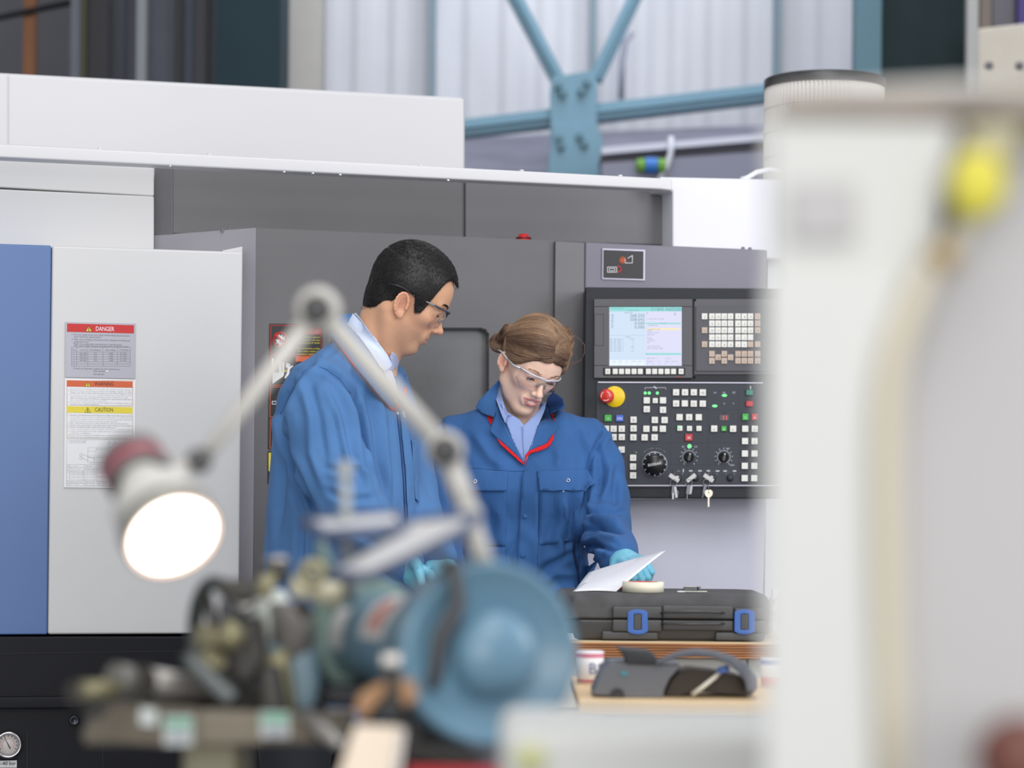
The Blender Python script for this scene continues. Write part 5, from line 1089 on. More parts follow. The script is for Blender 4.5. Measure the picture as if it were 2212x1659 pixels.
# ---------------------------------------------------------------- head
def lipcaps(pr, f1, f2):
    mw, op, sm = pr['mw'], pr['mouth'], pr.get('smile', 0)
    return [((.004, -.0975, -.0508+op), (.014*mw, -.0955, -.0528+op*.6+sm*.35), f1, f1*.85), ((.014*mw, -.0955, -.0528+op*.6+sm*.35), (.0235*mw, -.0915, -.0550+sm), f1*.85, .0018),
            ((.000, -.0965, -.0634-op), (.012*mw, -.0948, -.0622-op*.7+sm*.3), f2, f2*.85), ((.012*mw, -.0948, -.0622-op*.7+sm*.3), (.0225*mw, -.0912, -.0568+sm), f2*.85, .0018)]
def head_fn(pr):
    """signed distance of a head in its own frame: face towards -Y, ears at z=0"""
    w = pr['w']; nb = pr['neck']; fem = pr['fem']
    def base(p):
        x = np.abs(p[..., 0]); q = np.stack([x, p[..., 1], p[..., 2]], -1)
        d = ell(p, (0, pr.get('cy', .004), .044), (.0765, pr.get('cr', .0965), .086))
        d = smin(d, ell(p, (0, -.038, .04), (.061, .058, .062)), .03)
        d = smin(d, ell(p, (0, -.036, -.03), (.056*w, .058, .066)), .03)
        d = smin(d, cap(q, (.050*w, .002, -.052), (.014, -.066, -.092), .013, .0125), .03)
        d = smin(d, ell(p, (0, -.070, -.091), (.021, .0215, .0165)), .022)
        d = smin(d, ell(q, (.043*w, -.060, -.010), (.020, .022, .018)), .02)
        return d
    def f(p):
        x = np.abs(p[..., 0]); q = np.stack([x, p[..., 1], p[..., 2]], -1)
        d = base(p)
        # neck
        d = smin(d, cap(p, (0, .028 if fem else .021, -.035), nb, .050 if fem else .0545, .052 if fem else .064), .03)
        if not fem: d = smin(d, cap(q, (.058, .02, -.04), (.022+nb[0]*0, nb[1]-.045, nb[2]), .011, .012), .025)
        # brow and sockets
        br = .0060 if fem else .0085
        d = smin(d, cap(q, (.010, -.0895, .031), (.044, -.077, .030), br, br*.8), .014)
        d = smax(d, -ell(q, (.031, -.102, .012), (.0165, .0165, .0125)), .012)
        # nose
        nt = (0, -.1135, -.0235)
        d = smin(d, cap(p, (0, -.0885, .020), (0, -.108, -.018), .0065, .0078), .010)
        d = smin(d, ell(p, nt, (.0098, .0095, .0088)), .007)
        d = smin(d, ell(q, (.0115, -.1015, -.0275), (.0068, .0098, .0068)), .006)
        d = smin(d, cap(p, (0, -.108, -.0310), (0, -.0965, -.036), .0045), .006)
        d = smax(d, -ell(q, (.0062, -.1055, -.0345), (.0032, .005, .0042)), .003)
        # lids over the eyeball
        e = np.sqrt(((q-A3((.0315, -.0785, .011)))**2).sum(-1))
        d = smin(d, e-.0138, .005)
        d = smax(d, -ell(q, (.0315, -.0935, pr['slit']), (.0125, .010, pr['open'])), .0015)
        d = smin(d, cap(q, (.019, -.0905, .0145), (.0315, -.0935, .0175), .0016), .005); d = smin(d, cap(q, (.0315, -.0935, .0175), (.044, -.085, .0135), .0016), .005)
        # mouth
        mw = pr['mw']; op = pr['mouth']; f1 = .0030 if fem else .0042; f2 = .0040 if fem else .0056
        d = smin(d, ell(p, (0, -.0875, -.055), (.031, .0098, .020)), .014)
        for U in lipcaps(pr, f1, f2): d = smin(d, cap(q, *U), .003)
        sm = pr.get('smile', 0)
        if op > .0015: d = smax(d, -ell(p, (0, -.098, -.0568+sm*.15), (.0155*mw, .011, op*1.05)), .0012)
        d = smax(d, -cap(q, (0, -.1012, -.0572), (.0225*mw, -.0950, -.0555+sm), .0011+op*.5, .0006), .002)
        d = smax(d, -ell(q, (0, -.101, -.0785), (.018, .009, .006)), .010)
        # philtrum shading dip, ears
        ec = A3(pr['ear_at']); th = .22; es_ = pr['ear_s']; ce, se = cos(th), sin(th)
        r = (q-ec)/es_; yr = r[..., 1]*ce+r[..., 2]*se*-1; zr = r[..., 1]*se+r[..., 2]*ce; ex = .30
        xr = r[..., 0]-yr*ex; pe = np.stack([xr, yr, zr], -1)
        ear = ell(pe, (0, .002, .000), (.0050, .0175, .0300))
        ear = smax(ear, -ell(pe, (.0050, .000, .001), (.0068, .0108, .0200)), .002)
        rim = [(.002+.002*abs(cos(a)), .002+.0155*cos(a), .003+.0265*sin(a)) for a in [x_*pi/8 for x_ in range(-2, 10)]]
        ear = smin(ear, chain(pe, rim, [.0036]*len(rim), .002), .0012)
        ear = smin(ear, cap(pe, (.0005, .009, -.012), (.0005, .0085, .012), .0022, .002), .002)
        ear = smin(ear, ell(pe, (0, -.004, -.026), (.0045, .0080, .0085)), .004)
        ear = smin(ear, ell(pe, (.0025, -.0125, -.003), (.0035, .0035, .0055)), .003)
        d = smin(d, ear*es_, .0025)
        return d
    return f, base
def face_colors(pr, L):
    x = np.abs(L[:, 0]); q = np.stack([x, L[:, 1], L[:, 2]], -1).astype(f32); op = pr['mouth']; C = np.tile(np.array(pr['skin']), (len(L), 1))
    def mixc(w_, c): 
        w2 = np.clip(w_, 0, 1)[:, None]; C[:] = C*(1-w2)+np.array(c)*w2
    g = lambda c, r: np.exp(-(((q-A3(c))/A3(r))**2).sum(-1))
    mixc(.40*g((.043, -.075, -.018), (.022, .03, .02)), pr['blush']); mixc(.45*g((0, -.113, -.026), (.012, .012, .012)), pr['blush'])
    mixc(.6*g((.078, .006, .0), (.012, .025, .035)), pr['ear'])
    mixc(.55*g(np.array(pr['ear_at'])+np.array([.004, .0, .0]), (.012, .0075, .013)), [c_*.45 for c_ in pr['ear']])  # shade of the ear hollow, painted as darker skin
    if not pr['fem']: 
        st = np.clip((-.034-L[:, 2])/.02, 0, 1)*np.clip((-.0-L[:, 1])/.03, 0, 1)*np.clip((L[:, 2]+.13)/.02, 0, 1); mixc(.38*st, pr['stub'])
    ld = np.min([cap(q, *U) for U in lipcaps(pr, .0028 if pr['fem'] else .0036, .0036 if pr['fem'] else .0048)], 0); mixc(pr['lipw']*np.clip((.0026-ld)/.0016, 0, 1), pr['lip'])
    mixc(.55*g((.0315, -.092, .0105), (.016, .006, .009))*.6, pr['ear'])
    return C
def build_head(pr, person, ms):
    R_, O, s = pr['R'], pr['O'], pr['s']; f, base = head_fn(pr); nb = pr['neck']
    lo = (-.092, -.128, min(-.125, nb[2]-.06)); hi = (.092, .112, .140)
    lo = (min(lo[0], nb[0]-.075), lo[1], lo[2]); hi = (max(hi[0], nb[0]+.075), max(hi[1], nb[1]+.075), hi[2])
    Vv, Fq = nets(f, lo, hi, .0017); Vv = lap(Vv, Fq, 1, .35); col = face_colors(pr, Vv)
    W_ = Vv@R_.T*s+O
    return mesh_np('head', W_, Fq, ms, person, colors=col), f, base
def eye_parts(pr, person):
    R_, O, s = pr['R'], pr['O'], pr['s']
    for sx_ in (-1, 1):
        c = np.array([.0315*sx_, -.0785, .011]); mb = MB(); g = np.array([pr['gaze'][0], -1, pr['gaze'][1]]); g /= np.linalg.norm(g); g = R_@g; cw = R_@c*s+O
        wht_ = mat('eye_white', (.75, .72, .70), .15); ir = mat('iris_brown', (.09, .05, .03), .15); pu = mat('pupil', (.005, .005, .005), .1)
        r = .0123*s
        prof = lambda a0, a1, n, e=0: [(cos(a0+(a1-a0)*k/n)*(r+e), sin(a0+(a1-a0)*k/n)*(r+e)) for k in range(n+1)]
        mb.lathe(cw, g, prof(pi, .45, 14), wht_, 28); mb.lathe(cw, g, prof(.47, .18, 5, .0001), ir, 28); mb.lathe(cw, g, prof(.20, .0, 3, .0002), pu, 28)
        mb.obj('eyeball', person)
def local_tube(pr, pts, r, m, mb, n=8):
    mb.tube([V(*(pr['R']@np.array(q)*pr['s']+pr['O'])) for q in pts], r, m, n)
def lens_mat():
    if 'lens_clear' in MATS: return MATS['lens_clear']
    m = bpy.data.materials.new('lens_clear'); m.use_nodes = True; nt = m.node_tree; nt.nodes.clear(); o = nt.nodes.new('ShaderNodeOutputMaterial')
    t = nt.nodes.new('ShaderNodeBsdfTransparent'); t.inputs[0].default_value = (.985, .985, .99, 1); g = nt.nodes.new('ShaderNodeBsdfGlossy'); g.inputs['Roughness'].default_value = .04
    lw_ = nt.nodes.new('ShaderNodeLayerWeight'); lw_.inputs[0].default_value = .06; mx = nt.nodes.new('ShaderNodeMixShader'); ad = nt.nodes.new('ShaderNodeMath'); ad.operation = 'ADD'; ad.inputs[1].default_value = .04
    nt.links.new(lw_.outputs['Fresnel'], ad.inputs[0]); nt.links.new(ad.outputs[0], mx.inputs[0]); nt.links.new(t.outputs[0], mx.inputs[1]); nt.links.new(g.outputs[0], mx.inputs[2]); nt.links.new(mx.outputs[0], o.inputs[0])
    MATS['lens_clear'] = m; return m
def glasses(pr, label, cat, frame_m, arm_m, tip_m, low=0., Rw=.070, yo=0., br=.0022, az=.021):
    t = thing('safety_glasses', label, cat, V(*(pr['R']@np.array([0, -.12, .015])*pr['s']+pr['O'])))
    L_ = lambda q: V(*(pr['R']@np.array(q)*pr['s']+pr['O']))
    X = lambda a: Rw*sin(a); Yy = lambda a: yo-.0985-.0185*cos(a*1.0)+ (1-cos(a))*.052
    ztop = lambda a: .0265-.003*abs(sin(a))+low-.004*math.exp(-(a/.12)**2)
    def zbot(a):
        a = abs(a); return -.021+.030*math.exp(-(a/.17)**2)+.020*max(0, (a-.75))**1.2*2.4+low
    N_ = 40
    for sgn in (1,):
        mb = MB(); vs = []; rows_ = 7
        for k in range(N_+1):
            a = -1.12+2.24*k/N_
            for j in range(rows_+1):
                z = ztop(a)+(zbot(a)-ztop(a))*j/rows_; bow = -.004*sin(pi*j/rows_)
                vs.append(L_((X(a), Yy(a)+bow+j*.0009, z)))
        mb.add(vs, [(k*(rows_+1)+j, k*(rows_+1)+j+1, (k+1)*(rows_+1)+j+1, (k+1)*(rows_+1)+j) for k in range(N_) for j in range(rows_)], lens_mat(), True)
        o = mb.obj('lens', t); sol = o.modifiers.new('s', 'SOLIDIFY'); sol.thickness = .0016
    mb = MB(); mb.tube([L_((X(-1.14+2.28*k/30), Yy(-1.14+2.28*k/30)-.001, ztop(-1.14+2.28*k/30)+.001)) for k in range(31)], br, frame_m, 8); mb.obj('brow_bar', t)
    mb = MB(); mb.tube([L_((X(-1.12+2.24*k/30), Yy(-1.12+2.24*k/30)+.0063, zbot(-1.12+2.24*k/30))) for k in range(31)], .0007, mat('lens_edge', srgb(190, 190, 206), .2, trans=.4), 6); mb.obj('lens_rim', t)
    mb = MB()
    for sx_ in (-1, 1): mb.tube([L_((sx_*.008, -.110, .012+low)), L_((sx_*.0115, -.1015, .002+low)), L_((sx_*.013, -.1005, -.006+low))], .0022, mat('nose_pad', srgb(196, 190, 170), .4, trans=.3), 6)
    mb.obj('nose_pad', t)
    for sx_ in (-1, 1):
        mb = MB(); a = (sx_*X(1.14), Yy(1.14), ztop(1.14)); mb.tube([L_(a), L_((sx_*.0735, -.052, az+.002)), L_((sx_*.0785, -.012, az))], [br+.0004, br, .0019], arm_m, 8); mb.obj('temple_arm', t)
        mb = MB(); mb.tube([L_((sx_*.0785, -.013, az)), L_((sx_*.0825, .010, az+.002)), L_((sx_*.0838, .028, az)), L_((sx_*.0815, .045, az-.006))], [.0019, .002, .0021, .002], tip_m, 8); mb.obj('temple_tip', t)
    return t
# ---------------------------------------------------------------- hand
def hand_prims(wr, dv, up, sd, s=1., curl=(.5, .6, .5), spread=.12, thumb=1):
    """wrist point, pointing direction, back-of-hand normal, thumb side; returns chains (points, radii)"""
    wr, dv, up, sd = [np.array(q, float) for q in (wr, dv, up, sd)]; dv /= np.linalg.norm(dv); sd = sd-dv*(sd@dv); sd /= np.linalg.norm(sd); up = up-dv*(up@dv)-sd*(up@sd); up /= np.linalg.norm(up)
    out = []; offs = (-.030, -.0105, .0095, .029); ln = ((.038, .023, .019), (.044, .027, .021), (.041, .025, .020), (.031, .018, .017)); pal = (.088, .091, .087, .079)
    for i in range(4):   # index first, on the thumb side
        base = wr+dv*pal[i]*s-sd*offs[i]*s*1.0+up*.003*s; p = base; a = 0.; pts = [wr+dv*.022*s-sd*offs[i]*s*.55, base]; d0 = dv-sd*offs[i]*spread*12; d0 /= np.linalg.norm(d0)
        for j in range(3):
            a += curl[j]*(1+.08*i); d = d0*cos(a)-up*sin(a); p = p+d*ln[i][j]*s; pts.append(p)
        out.append((pts, [.0115*s, .0105*s, .0092*s, .0083*s, .0072*s] if i < 3 else [.0110*s, .0098*s, .0084*s, .0076*s, .0066*s]))
    tb = wr+dv*.028*s+sd*.022*s; t1 = tb+(dv*.75+sd*.75*thumb-up*.35)*.034*s; t2 = t1+(dv*.95+sd*.12*thumb-up*.45)*.031*s; t3 = t2+(dv*.9-sd*.25*thumb-up*.5)*.025*s
    out.append(([tb, t1, t2, t3], [.0150*s, .0118*s, .0100*s, .0086*s]))
    return out, (wr, dv, up, sd, s)
def hand_sdf(p, H, k=.0045):
    ch_, (wr, dv, up, sd, s) = H; d = None
    for i, (pts, rs) in enumerate(ch_):
        q = chain(p, pts, rs, .004); d = q if d is None else smin(d, q, .004 if i else k)
    c = wr+dv*.052*s; M = np.stack([dv, sd, up]).astype(f32); q = (p-A3(c))@M.T
    d = smin(d, ell(q, (0, 0, -.002*s), (.048*s, .040*s, .0155*s)), .010)
    d = smin(d, cap(p, wr-dv*.03*s, wr+dv*.02*s, .0285*s, .027*s), .02)
    return d

def collar_band(person, a, n, C0, r, h, m, name='collar_band'):
    """standing band of a shirt collar round the neck; its upper edge lies in a tilted plane"""
    a = np.array(a, float); a /= np.linalg.norm(a); n = np.array(n, float); e1 = np.cross(a, [0, 1, 0.]); e1 /= np.linalg.norm(e1); e2 = np.cross(a, e1); mb = MB(); vs = []; N = 48
    for k in range(N):
        t = 2*pi*k/N; d = e1*cos(t)+e2*sin(t)
        for rr, hh in ((r, 0), (r+.0025, 0), (r+.004, -h), (r+.0015, -h)):
            q = d*rr; up = -(q@n)/(a@n); vs.append(np.array(C0)+q+a*(up+hh))
    mb.add(vs, [(4*k+j, 4*((k+1) % N)+j, 4*((k+1) % N)+(j+1) % 4, 4*k+(j+1) % 4) for k in range(N) for j in range(4)], m, True); return mb.obj(name, person)
# ================================================================ PEOPLE
def cloth(name, c, wv=.5):
    m = mat(name, c, .8, noise=.06, nscale=9, spec=.2, sheen=.04)
    nt = m.node_tree; L = nt.links; tc = nt.nodes['Texture Coordinate'] if 'Texture Coordinate' in nt.nodes else nt.nodes.new('ShaderNodeTexCoord')
    n1 = nt.nodes.new('ShaderNodeTexNoise'); n1.inputs['Scale'].default_value = 28; n1.inputs['Detail'].default_value = 4; n1.inputs['Distortion'].default_value = .6
    n2 = nt.nodes.new('ShaderNodeTexNoise'); n2.inputs['Scale'].default_value = 1500
    mp = nt.nodes.new('ShaderNodeMapping'); mp.inputs['Scale'].default_value = (1, 1, .45); L.new(tc.outputs['Object'], mp.inputs[0]); L.new(mp.outputs[0], n1.inputs['Vector']); L.new(tc.outputs['Object'], n2.inputs['Vector'])
    b1 = nt.nodes.new('ShaderNodeBump'); b1.inputs['Distance'].default_value = .004; b1.inputs['Strength'].default_value = wv
    b2 = nt.nodes.new('ShaderNodeBump'); b2.inputs['Distance'].default_value = .0004; b2.inputs['Strength'].default_value = .35
    L.new(n1.outputs[0], b1.inputs['Height']); L.new(n2.outputs[0], b2.inputs['Height']); L.new(b1.outputs[0], b2.inputs['Normal']); L.new(b2.outputs[0], nt.nodes['Principled BSDF'].inputs['Normal'])
    return m
mJk = cloth('coat_blue', srgb(80, 122, 172)); mCv = cloth('coverall_blue', srgb(56, 98, 152)); mRed = cloth('piping_red', srgb(216, 34, 40), .1); mShW = cloth('shirt_pale', srgb(206, 218, 240), .15); mShB = cloth('shirt_blue', srgb(140, 160, 206), .3)
mTrs = cloth('trouser_black', srgb(40, 42, 48)); mShoe = mat('shoe_black', srgb(30, 30, 32), .4)
def skinm(n): 
    m = mat(n, (.6, .4, .3), .48, vcol='Col', sss=.12, spec=.4, bump=.12, bscale=700); return m
mGlv = mat('glove_nitrile', srgb(112, 184, 208), .42, noise=.05, nscale=20, bump=.6, bscale=110, sss=.05)
def loft(p, tab, fdir, n=2.3):
    tab = sorted(tab, key=lambda r: r[0]); Z = [r[0] for r in tab]; z = p[..., 2]
    cx_ = np.interp(z, Z, [r[1] for r in tab]); cy_ = np.interp(z, Z, [r[2] for r in tab]); a = np.interp(z, Z, [r[3] for r in tab]); b = np.interp(z, Z, [r[4] for r in tab])
    dx, dy = p[..., 0]-cx_, p[..., 1]-cy_; q1 = np.abs(dx*fdir[0]+dy*fdir[1]); q2 = np.abs(-dx*fdir[1]+dy*fdir[0])
    k = ((q1/a)**n+(q2/b)**n)**(1/n); d = (k-1)*np.minimum(a, b)*.9
    return smax(smax(d, (z-Z[-1]), .03), Z[0]-z, .01).astype(f32)
def smoothtab(rows, Y, mm):
    return [(P(cx_, py, Y).z, P(cx_, py, Y).x, Y+dy, a, b) for py, cx_, dy, a, b in rows]
def legs(person, pts, m, shoes, facing, name='trousers'):
    f = lambda p: smin(*[chain(p, q, [.098, .07, .075, .062], .02) for q in pts], .03)
    al = np.array([v for q in pts for v in q]); Vv, Fq = nets(f, al.min(0)-.12, al.max(0)+.12, .012); mesh_np(name, Vv, Fq, m, person)
    for q in pts:
        a = np.array(q[-1]); fd = np.array([facing[0], facing[1], 0]); g = lambda p: smax(smin(cap(p, (a[0], a[1], .07), (a[0], a[1], .035), .042, .040), cap(p, (a[0], a[1], .036), tuple(np.array([a[0], a[1], .034])+fd*.16), .038, .034), .03), -p[..., 2]+.002, .004)
        Vv, Fq = nets(g, (a[0]-.22, a[1]-.22, -.02), (a[0]+.22, a[1]+.22, .14), .006); mesh_np('shoe', Vv, Fq, mShoe, person)
# ================ THE MAN
man = thing('person', 'person in a light blue work coat with dark short hair looking down in profile', 'person', (P(745, 1659, 5.4).x, 5.4, 0))
pm = dict(R=rotm(98, 29.5, -8), O=np.array([-.2489, 5.4, 1.6299]), s=.957, w=1.0, fem=False, slit=.0065, open=.0036, mouth=.0012, gaze=(0, -.55),
          cy=-.001, cr=.0925, mw=.95, ear_at=(.0765, -.003, -.0126), ear_s=.95, skin=srgb(218, 168, 134), blush=srgb(206, 140, 118), ear=srgb(214, 146, 122), stub=srgb(140, 112, 98), lip=srgb(190, 124, 116), lipw=.8)
toL = lambda pr, w: tuple((pr['R'].T@(np.array(w)-pr['O']))/pr['s'])
pm['neck'] = toL(pm, PN(798, 800, 5.43))
mSkM = skinm('skin_tan')
mhead, mf, mbase = build_head(pm, man, mSkM); eye_parts(pm, man)
def fac(yaw): return (sin(radians(yaw)), -cos(radians(yaw)))
fm = fac(72); rm_ = (fm[1], -fm[0]) 
tabM = smoothtab([(736, 778, .02, .050, .060), (765, 768, .01, .080, .110), (800, 752, 0, .108, .155), (850, 743, 0, .128, .178), (900, 743, 0, .142, .182), (1000, 745, 0, .155, .182), (1100, 743, 0, .166, .180), (1200, 742, 0, .172, .182), (1300, 741, 0, .172, .184), (1560, 738, 0, .176, .19)], 5.4, 1)
def torsoM(p):
    d = loft(p, tabM, fm)
    nbp = PN(774, 790, 5.42)
    sR = PN(694, 842, 5.21); sL = PN(818, 830, 5.60)
    d = smin(d, cap(p, nbp, sR+np.array([0.012, .02, .0]), .062, .062), .05); d = smin(d, cap(p, nbp, sL, .060, .06), .05)
    d = smin(d, cap(p, PN(750, 716, 5.45), PN(776, 758, 5.40), .040, .034), .03)
    d = smax(d, -cap(p, PN(800, 782, 5.425), PN(850, 690, 5.41), .070, .086), .012)
    return d
armR = [PN(696, 846, 5.20), PN(692, 915, 5.17), PN(722, 1010, 5.15), PN(764, 1100, 5.13), PN(872, 1216, 5.10)]; armRr = [.069, .077, .076, .070, .046]
armL = [PN(825, 840, 5.60), PN(872, 960, 5.58), PN(888, 1060, 5.52), PN(902, 1115, 5.47), PN(945, 1205, 5.30)]; armLr = [.066, .066, .060, .056, .044]
def coatM(p):
    d = torsoM(p); d = smin(d, chain(p, armR, armRr, .03), .022); d = smin(d, chain(p, armL, armLr, .03), .03)
    w = wrinkle(p, .050, .0009, (1, 1, .35), 3)+wrinkle(p, .16, .0020, (1, 1, .4), 5)
    # open ends of the sleeves
    return (d+w).astype(f32)
Vv, Fq = nets(coatM, (-.60, 4.98, .66), (-.06, 5.72, 1.60), .0048); Vv = lap(Vv, Fq, 2, .5)
N_ = vnorm(Vv, Fq)
foldM = [([(688, 776), (650, 806), (622, 850), (604, 896), (622, 975), (648, 1035), (676, 1092), (690, 1150)], 7, -.011),
         ([(676, 790), (706, 798), (735, 818), (758, 850), (772, 884), (782, 940), (792, 1000), (812, 1060), (826, 1095)], 7, -.010),
         ([(760, 780), (772, 830), (778, 880)], 6, -.005), ([(735, 830), (765, 900), (775, 980), (800, 1050)], 9, .006),
         ([(790, 850), (808, 920), (815, 1000), (835, 1080)], 8, -.006), ([(812, 830), (828, 900), (835, 980), (845, 1070)], 9, .005), ([(840, 900), (848, 1000), (852, 1100)], 7, -.004),
         ([(650, 830), (668, 900), (672, 980), (700, 1060)], 10, .006), ([(668, 820), (690, 900), (705, 1000)], 8, -.005), ([(700, 830), (728, 900), (742, 960), (765, 1040)], 9, .006), ([(715, 870), (735, 960), (752, 1060)], 6, -.004),
         ([(612, 880), (620, 950), (612, 1050), (600, 1150)], 11, -.006), ([(640, 1040), (655, 1110), (650, 1230)], 9, -.007), ([(596, 950), (592, 1060), (584, 1180)], 8, .004), ([(668, 1100), (674, 1180), (670, 1260)], 7, -.006),
         ([(700, 1010), (745, 1020), (790, 1010)], 7, -.004), ([(705, 1060), (750, 1080), (815, 1075)], 8, -.006), ([(760, 990), (800, 1040), (822, 1085)], 6, .005), ([(720, 1120), (770, 1150), (830, 1180)], 9, -.006),
         ([(700, 760), (676, 800), (640, 850)], 10, .004), ([(730, 730), (760, 780), (800, 850), (830, 900)], 8, .004), ([(745, 745), (700, 772)], 5, -.003), ([(868, 880), (880, 960), (888, 1060)], 6, .004)]
Vv = crease(Vv, N_, [(a, b*.85, c*1.15) for a, b, c in foldM]); Vv = lap(Vv, Fq, 1, .4)
coat = mesh_np('work_coat', Vv, Fq, mJk, man)
hv = np.empty(len(mhead.data.vertices)*3, f32); mhead.data.vertices.foreach_get('co', hv); hv = hv.reshape(-1, 3)
hf = np.array([p.vertices[:] for p in mhead.data.polygons])
bm_ = Body(np.concatenate([Vv, hv]), np.concatenate([Fq, hf+len(Vv)])); bm_.Y = 5.3
bT = Body(Vv, Fq); bT.Y = 5.3
patch('shirt_front', bT, [(824, 790), (842, 798), (852, 822), (858, 850), (862, 874), (852, 872), (842, 842), (830, 812)], .004, .002, mShW, man, 4)
a_ = PN(838, 690, 5.41)-PN(800, 772, 5.43); l_ = PN(848, 770, 5.40)-PN(770, 684, 5.43); collar_band(man, a_, np.cross(l_, [0, 1, 0]), PN(808, 727, 5.42), .0625, .05, mShW)
patch('shirt_collar', bm_, [(768, 675), (776, 684), (796, 712), (822, 746), (838, 768), (847, 786), (845, 794), (832, 803), (822, 793), (800, 760), (776, 728), (746, 697)], .011, .004, mShW, man, 4, fit=True, fn=lambda x, y: .003*((x-746)/100))
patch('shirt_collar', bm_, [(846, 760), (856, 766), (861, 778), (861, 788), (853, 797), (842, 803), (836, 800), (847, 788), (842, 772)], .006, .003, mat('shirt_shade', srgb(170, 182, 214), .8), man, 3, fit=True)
patch('coat_collar', bT, [(728, 690), (747, 697), (776, 730), (802, 765), (824, 796), (836, 826), (846, 860), (856, 884), (842, 880), (822, 858), (796, 826), (764, 788), (712, 722), (722, 706)], .010, .004, mJk, man, 5, fit=True, q=85)
bead('coat_piping', bT, [(724, 737), (738, 754), (764, 789), (796, 827), (822, 859), (843, 882), (857, 888)], 0.0019, .008, mRed, man)
patch('coat_lapel', bT, [(858, 790), (872, 802), (874, 826), (866, 862), (858, 866), (856, 838), (850, 812)], .007, .003, mJk, man, 4, relax=3)
patch('coat_piping', bT, [(870, 834), (874, 842), (871, 862), (862, 880), (852, 886), (850, 878), (861, 864)], .010, .002, mRed, man, 4)
patch('placket', bT, [(861, 892), (876, 905), (884, 960), (890, 1020), (894, 1110), (898, 1230), (880, 1230), (877, 1110), (873, 1020), (866, 950)], .007, .003, mJk, man, 5, relax=2)
bead('placket_gap', bT, [(858, 895), (865, 960), (871, 1030), (875, 1110), (878, 1190)], .0016, .003, mat('gap_navy', srgb(26, 54, 110), .8), man)
patch('breast_pocket', bT, [(886, 950), (898, 952), (899, 1000), (901, 1050), (903, 1086), (894, 1078), (889, 1020)], .006, .003, mJk, man, 4, relax=2)
mb = MB(); h, n = bT.hit(872, 900); mb.tube([P(870, 888, h.y-.008), P(876, 915, h.y-.006)], .003, mShW, 8); mb.obj('pen', man)
sn = MB(); sn.tube([P(856, 893, h.y-.012), P(858, 893, h.y-.016)], .003, mChr, 10); sn.obj('snap_stud', man)
for pts in ([(690, 773), (655, 803), (625, 852), (606, 893)], [(724, 727), (700, 758), (690, 773)], [(679, 788), (706, 797), (735, 818), (758, 850)]): bead('seam', bT, pts, .0009, .0006, mJk, man, 8)
# hands in gloves
for wv, dv, up, sd, cu in ((PN(874, 1220, 5.10), P(930, 1268, 5.05)-P(874, 1220, 5.10), (0.2, -.5, .8), (.3, -.6, .2), (.5, .6, .4)), (PN(946, 1208, 5.30), P(975, 1262, 5.22)-P(946, 1208, 5.30), (.3, .4, .8), (-.9, 0, .2), (.5, .7, .4))):
    H = hand_prims(wv, dv, up, sd, .98, cu); c = np.array(wv); Vh, Fh = nets(lambda p: hand_sdf(p, H), c-.24, c+.24, .0028); mesh_np('gloved_hand', Vh, Fh, mGlv, man)
legs(man, [[(-.47, 5.30, .82), (-.47, 5.27, .50), (-.47, 5.31, .12), (-.47, 5.31, .07)], [(-.40, 5.50, .82), (-.37, 5.46, .50), (-.39, 5.52, .12), (-.39, 5.52, .07)]], mTrs, True, fm)
# hair
def zl(y, pts):
    return np.interp(y, [a for a, b in pts], [b for a, b in pts])
lineM = [(-.13, .084), (-.095, .086), (-.084, .094), (-.074, .091), (-.067, .077), (-.061, .056), (-.057, .034), (-.054, .012), (-.050, -.006), (-.038, -.013), (-.029, .000), (-.022, .016), (-.010, .022), (.006, .020), (.014, .006), (.021, -.018), (.036, -.034), (.050, -.052), (.068, -.070), (.12, -.074)]
def hairM(p, off=.0055, e=0):
    top = np.clip((p[..., 2]-.05)/.08, 0, 1)
    d = ell(p, (0, -.001, .044), (.0765, .0925, .086)); d = smin(d, ell(p, (0, -.036, .044), (.061, .056, .064)), .03); d = smin(d, mbase(p), .004)
    d = smin(d, ell(p, (0, .046, -.01), (.050, .032, .05)), .02)
    x = np.abs(p[..., 0]); yy = p[..., 1]+.0*x
    d = smin(d, cap(p, (0, .020, -.035), pm['neck'], .0525, .060), .02)
    fr = np.clip((x-.030)/.03, 0, 1)*np.clip((-.055-p[..., 1])/.02, 0, 1)
    zz = zl(yy, lineM)+.014*fr
    return smax(d-off*np.clip((p[..., 2]+.075)/.06, .25, 1)-.0045*top, (zz-p[..., 2])*.8+e, .004).astype(f32)
Vh, Fh = nets(hairM, (-.1, -.125, -.095), (.1, .12, .15), .002); Vh = lap(Vh, Fh, 1, .5)
rn = np.random.RandomState(3); Vh = Vh+vnorm(Vh, Fh)*rn.uniform(-.0003, .0004, (len(Vh), 1))
mHrM = mat('hair_black', srgb(30, 27, 26), .45, noise=.35, nscale=60, spec=.45)
Nh = vnorm(Vh, Fh)
hair = mesh_np('hair', Vh@pm['R'].T*pm['s']+pm['O'], Fh, mHrM, man)
def addstrands(name, roots, nrm, flow, ln, lift, r0, m, pr, parent, seg=4, jit=.35, drop=.35):
    n = len(roots); f = flow+rn.normal(size=(n, 3))*jit; f -= nrm*(f*nrm).sum(1)[:, None]; f /= np.linalg.norm(f, axis=1)[:, None]+1e-9
    L_ = ln*rn.uniform(.6, 1.3, (n, 1)); t = np.linspace(0, 1, seg)[None, :, None]
    Pn = roots[:, None]+f[:, None]*L_[:, None]*t+nrm[:, None]*(lift*np.sin(t*2.0)*L_[:, None]-.0006)
    Pn = Pn@pr['R'].T*pr['s']+pr['O']; vs, fs = strands(Pn, r0, r0*.35); return tag(mesh_np(name, vs, fs, m, parent), kind='stuff')
sel = rn.choice(len(Vh), 20000, p=None, replace=True); sel = sel[hairM(Vh[sel].astype(f32), .0055, .0) > -.01]
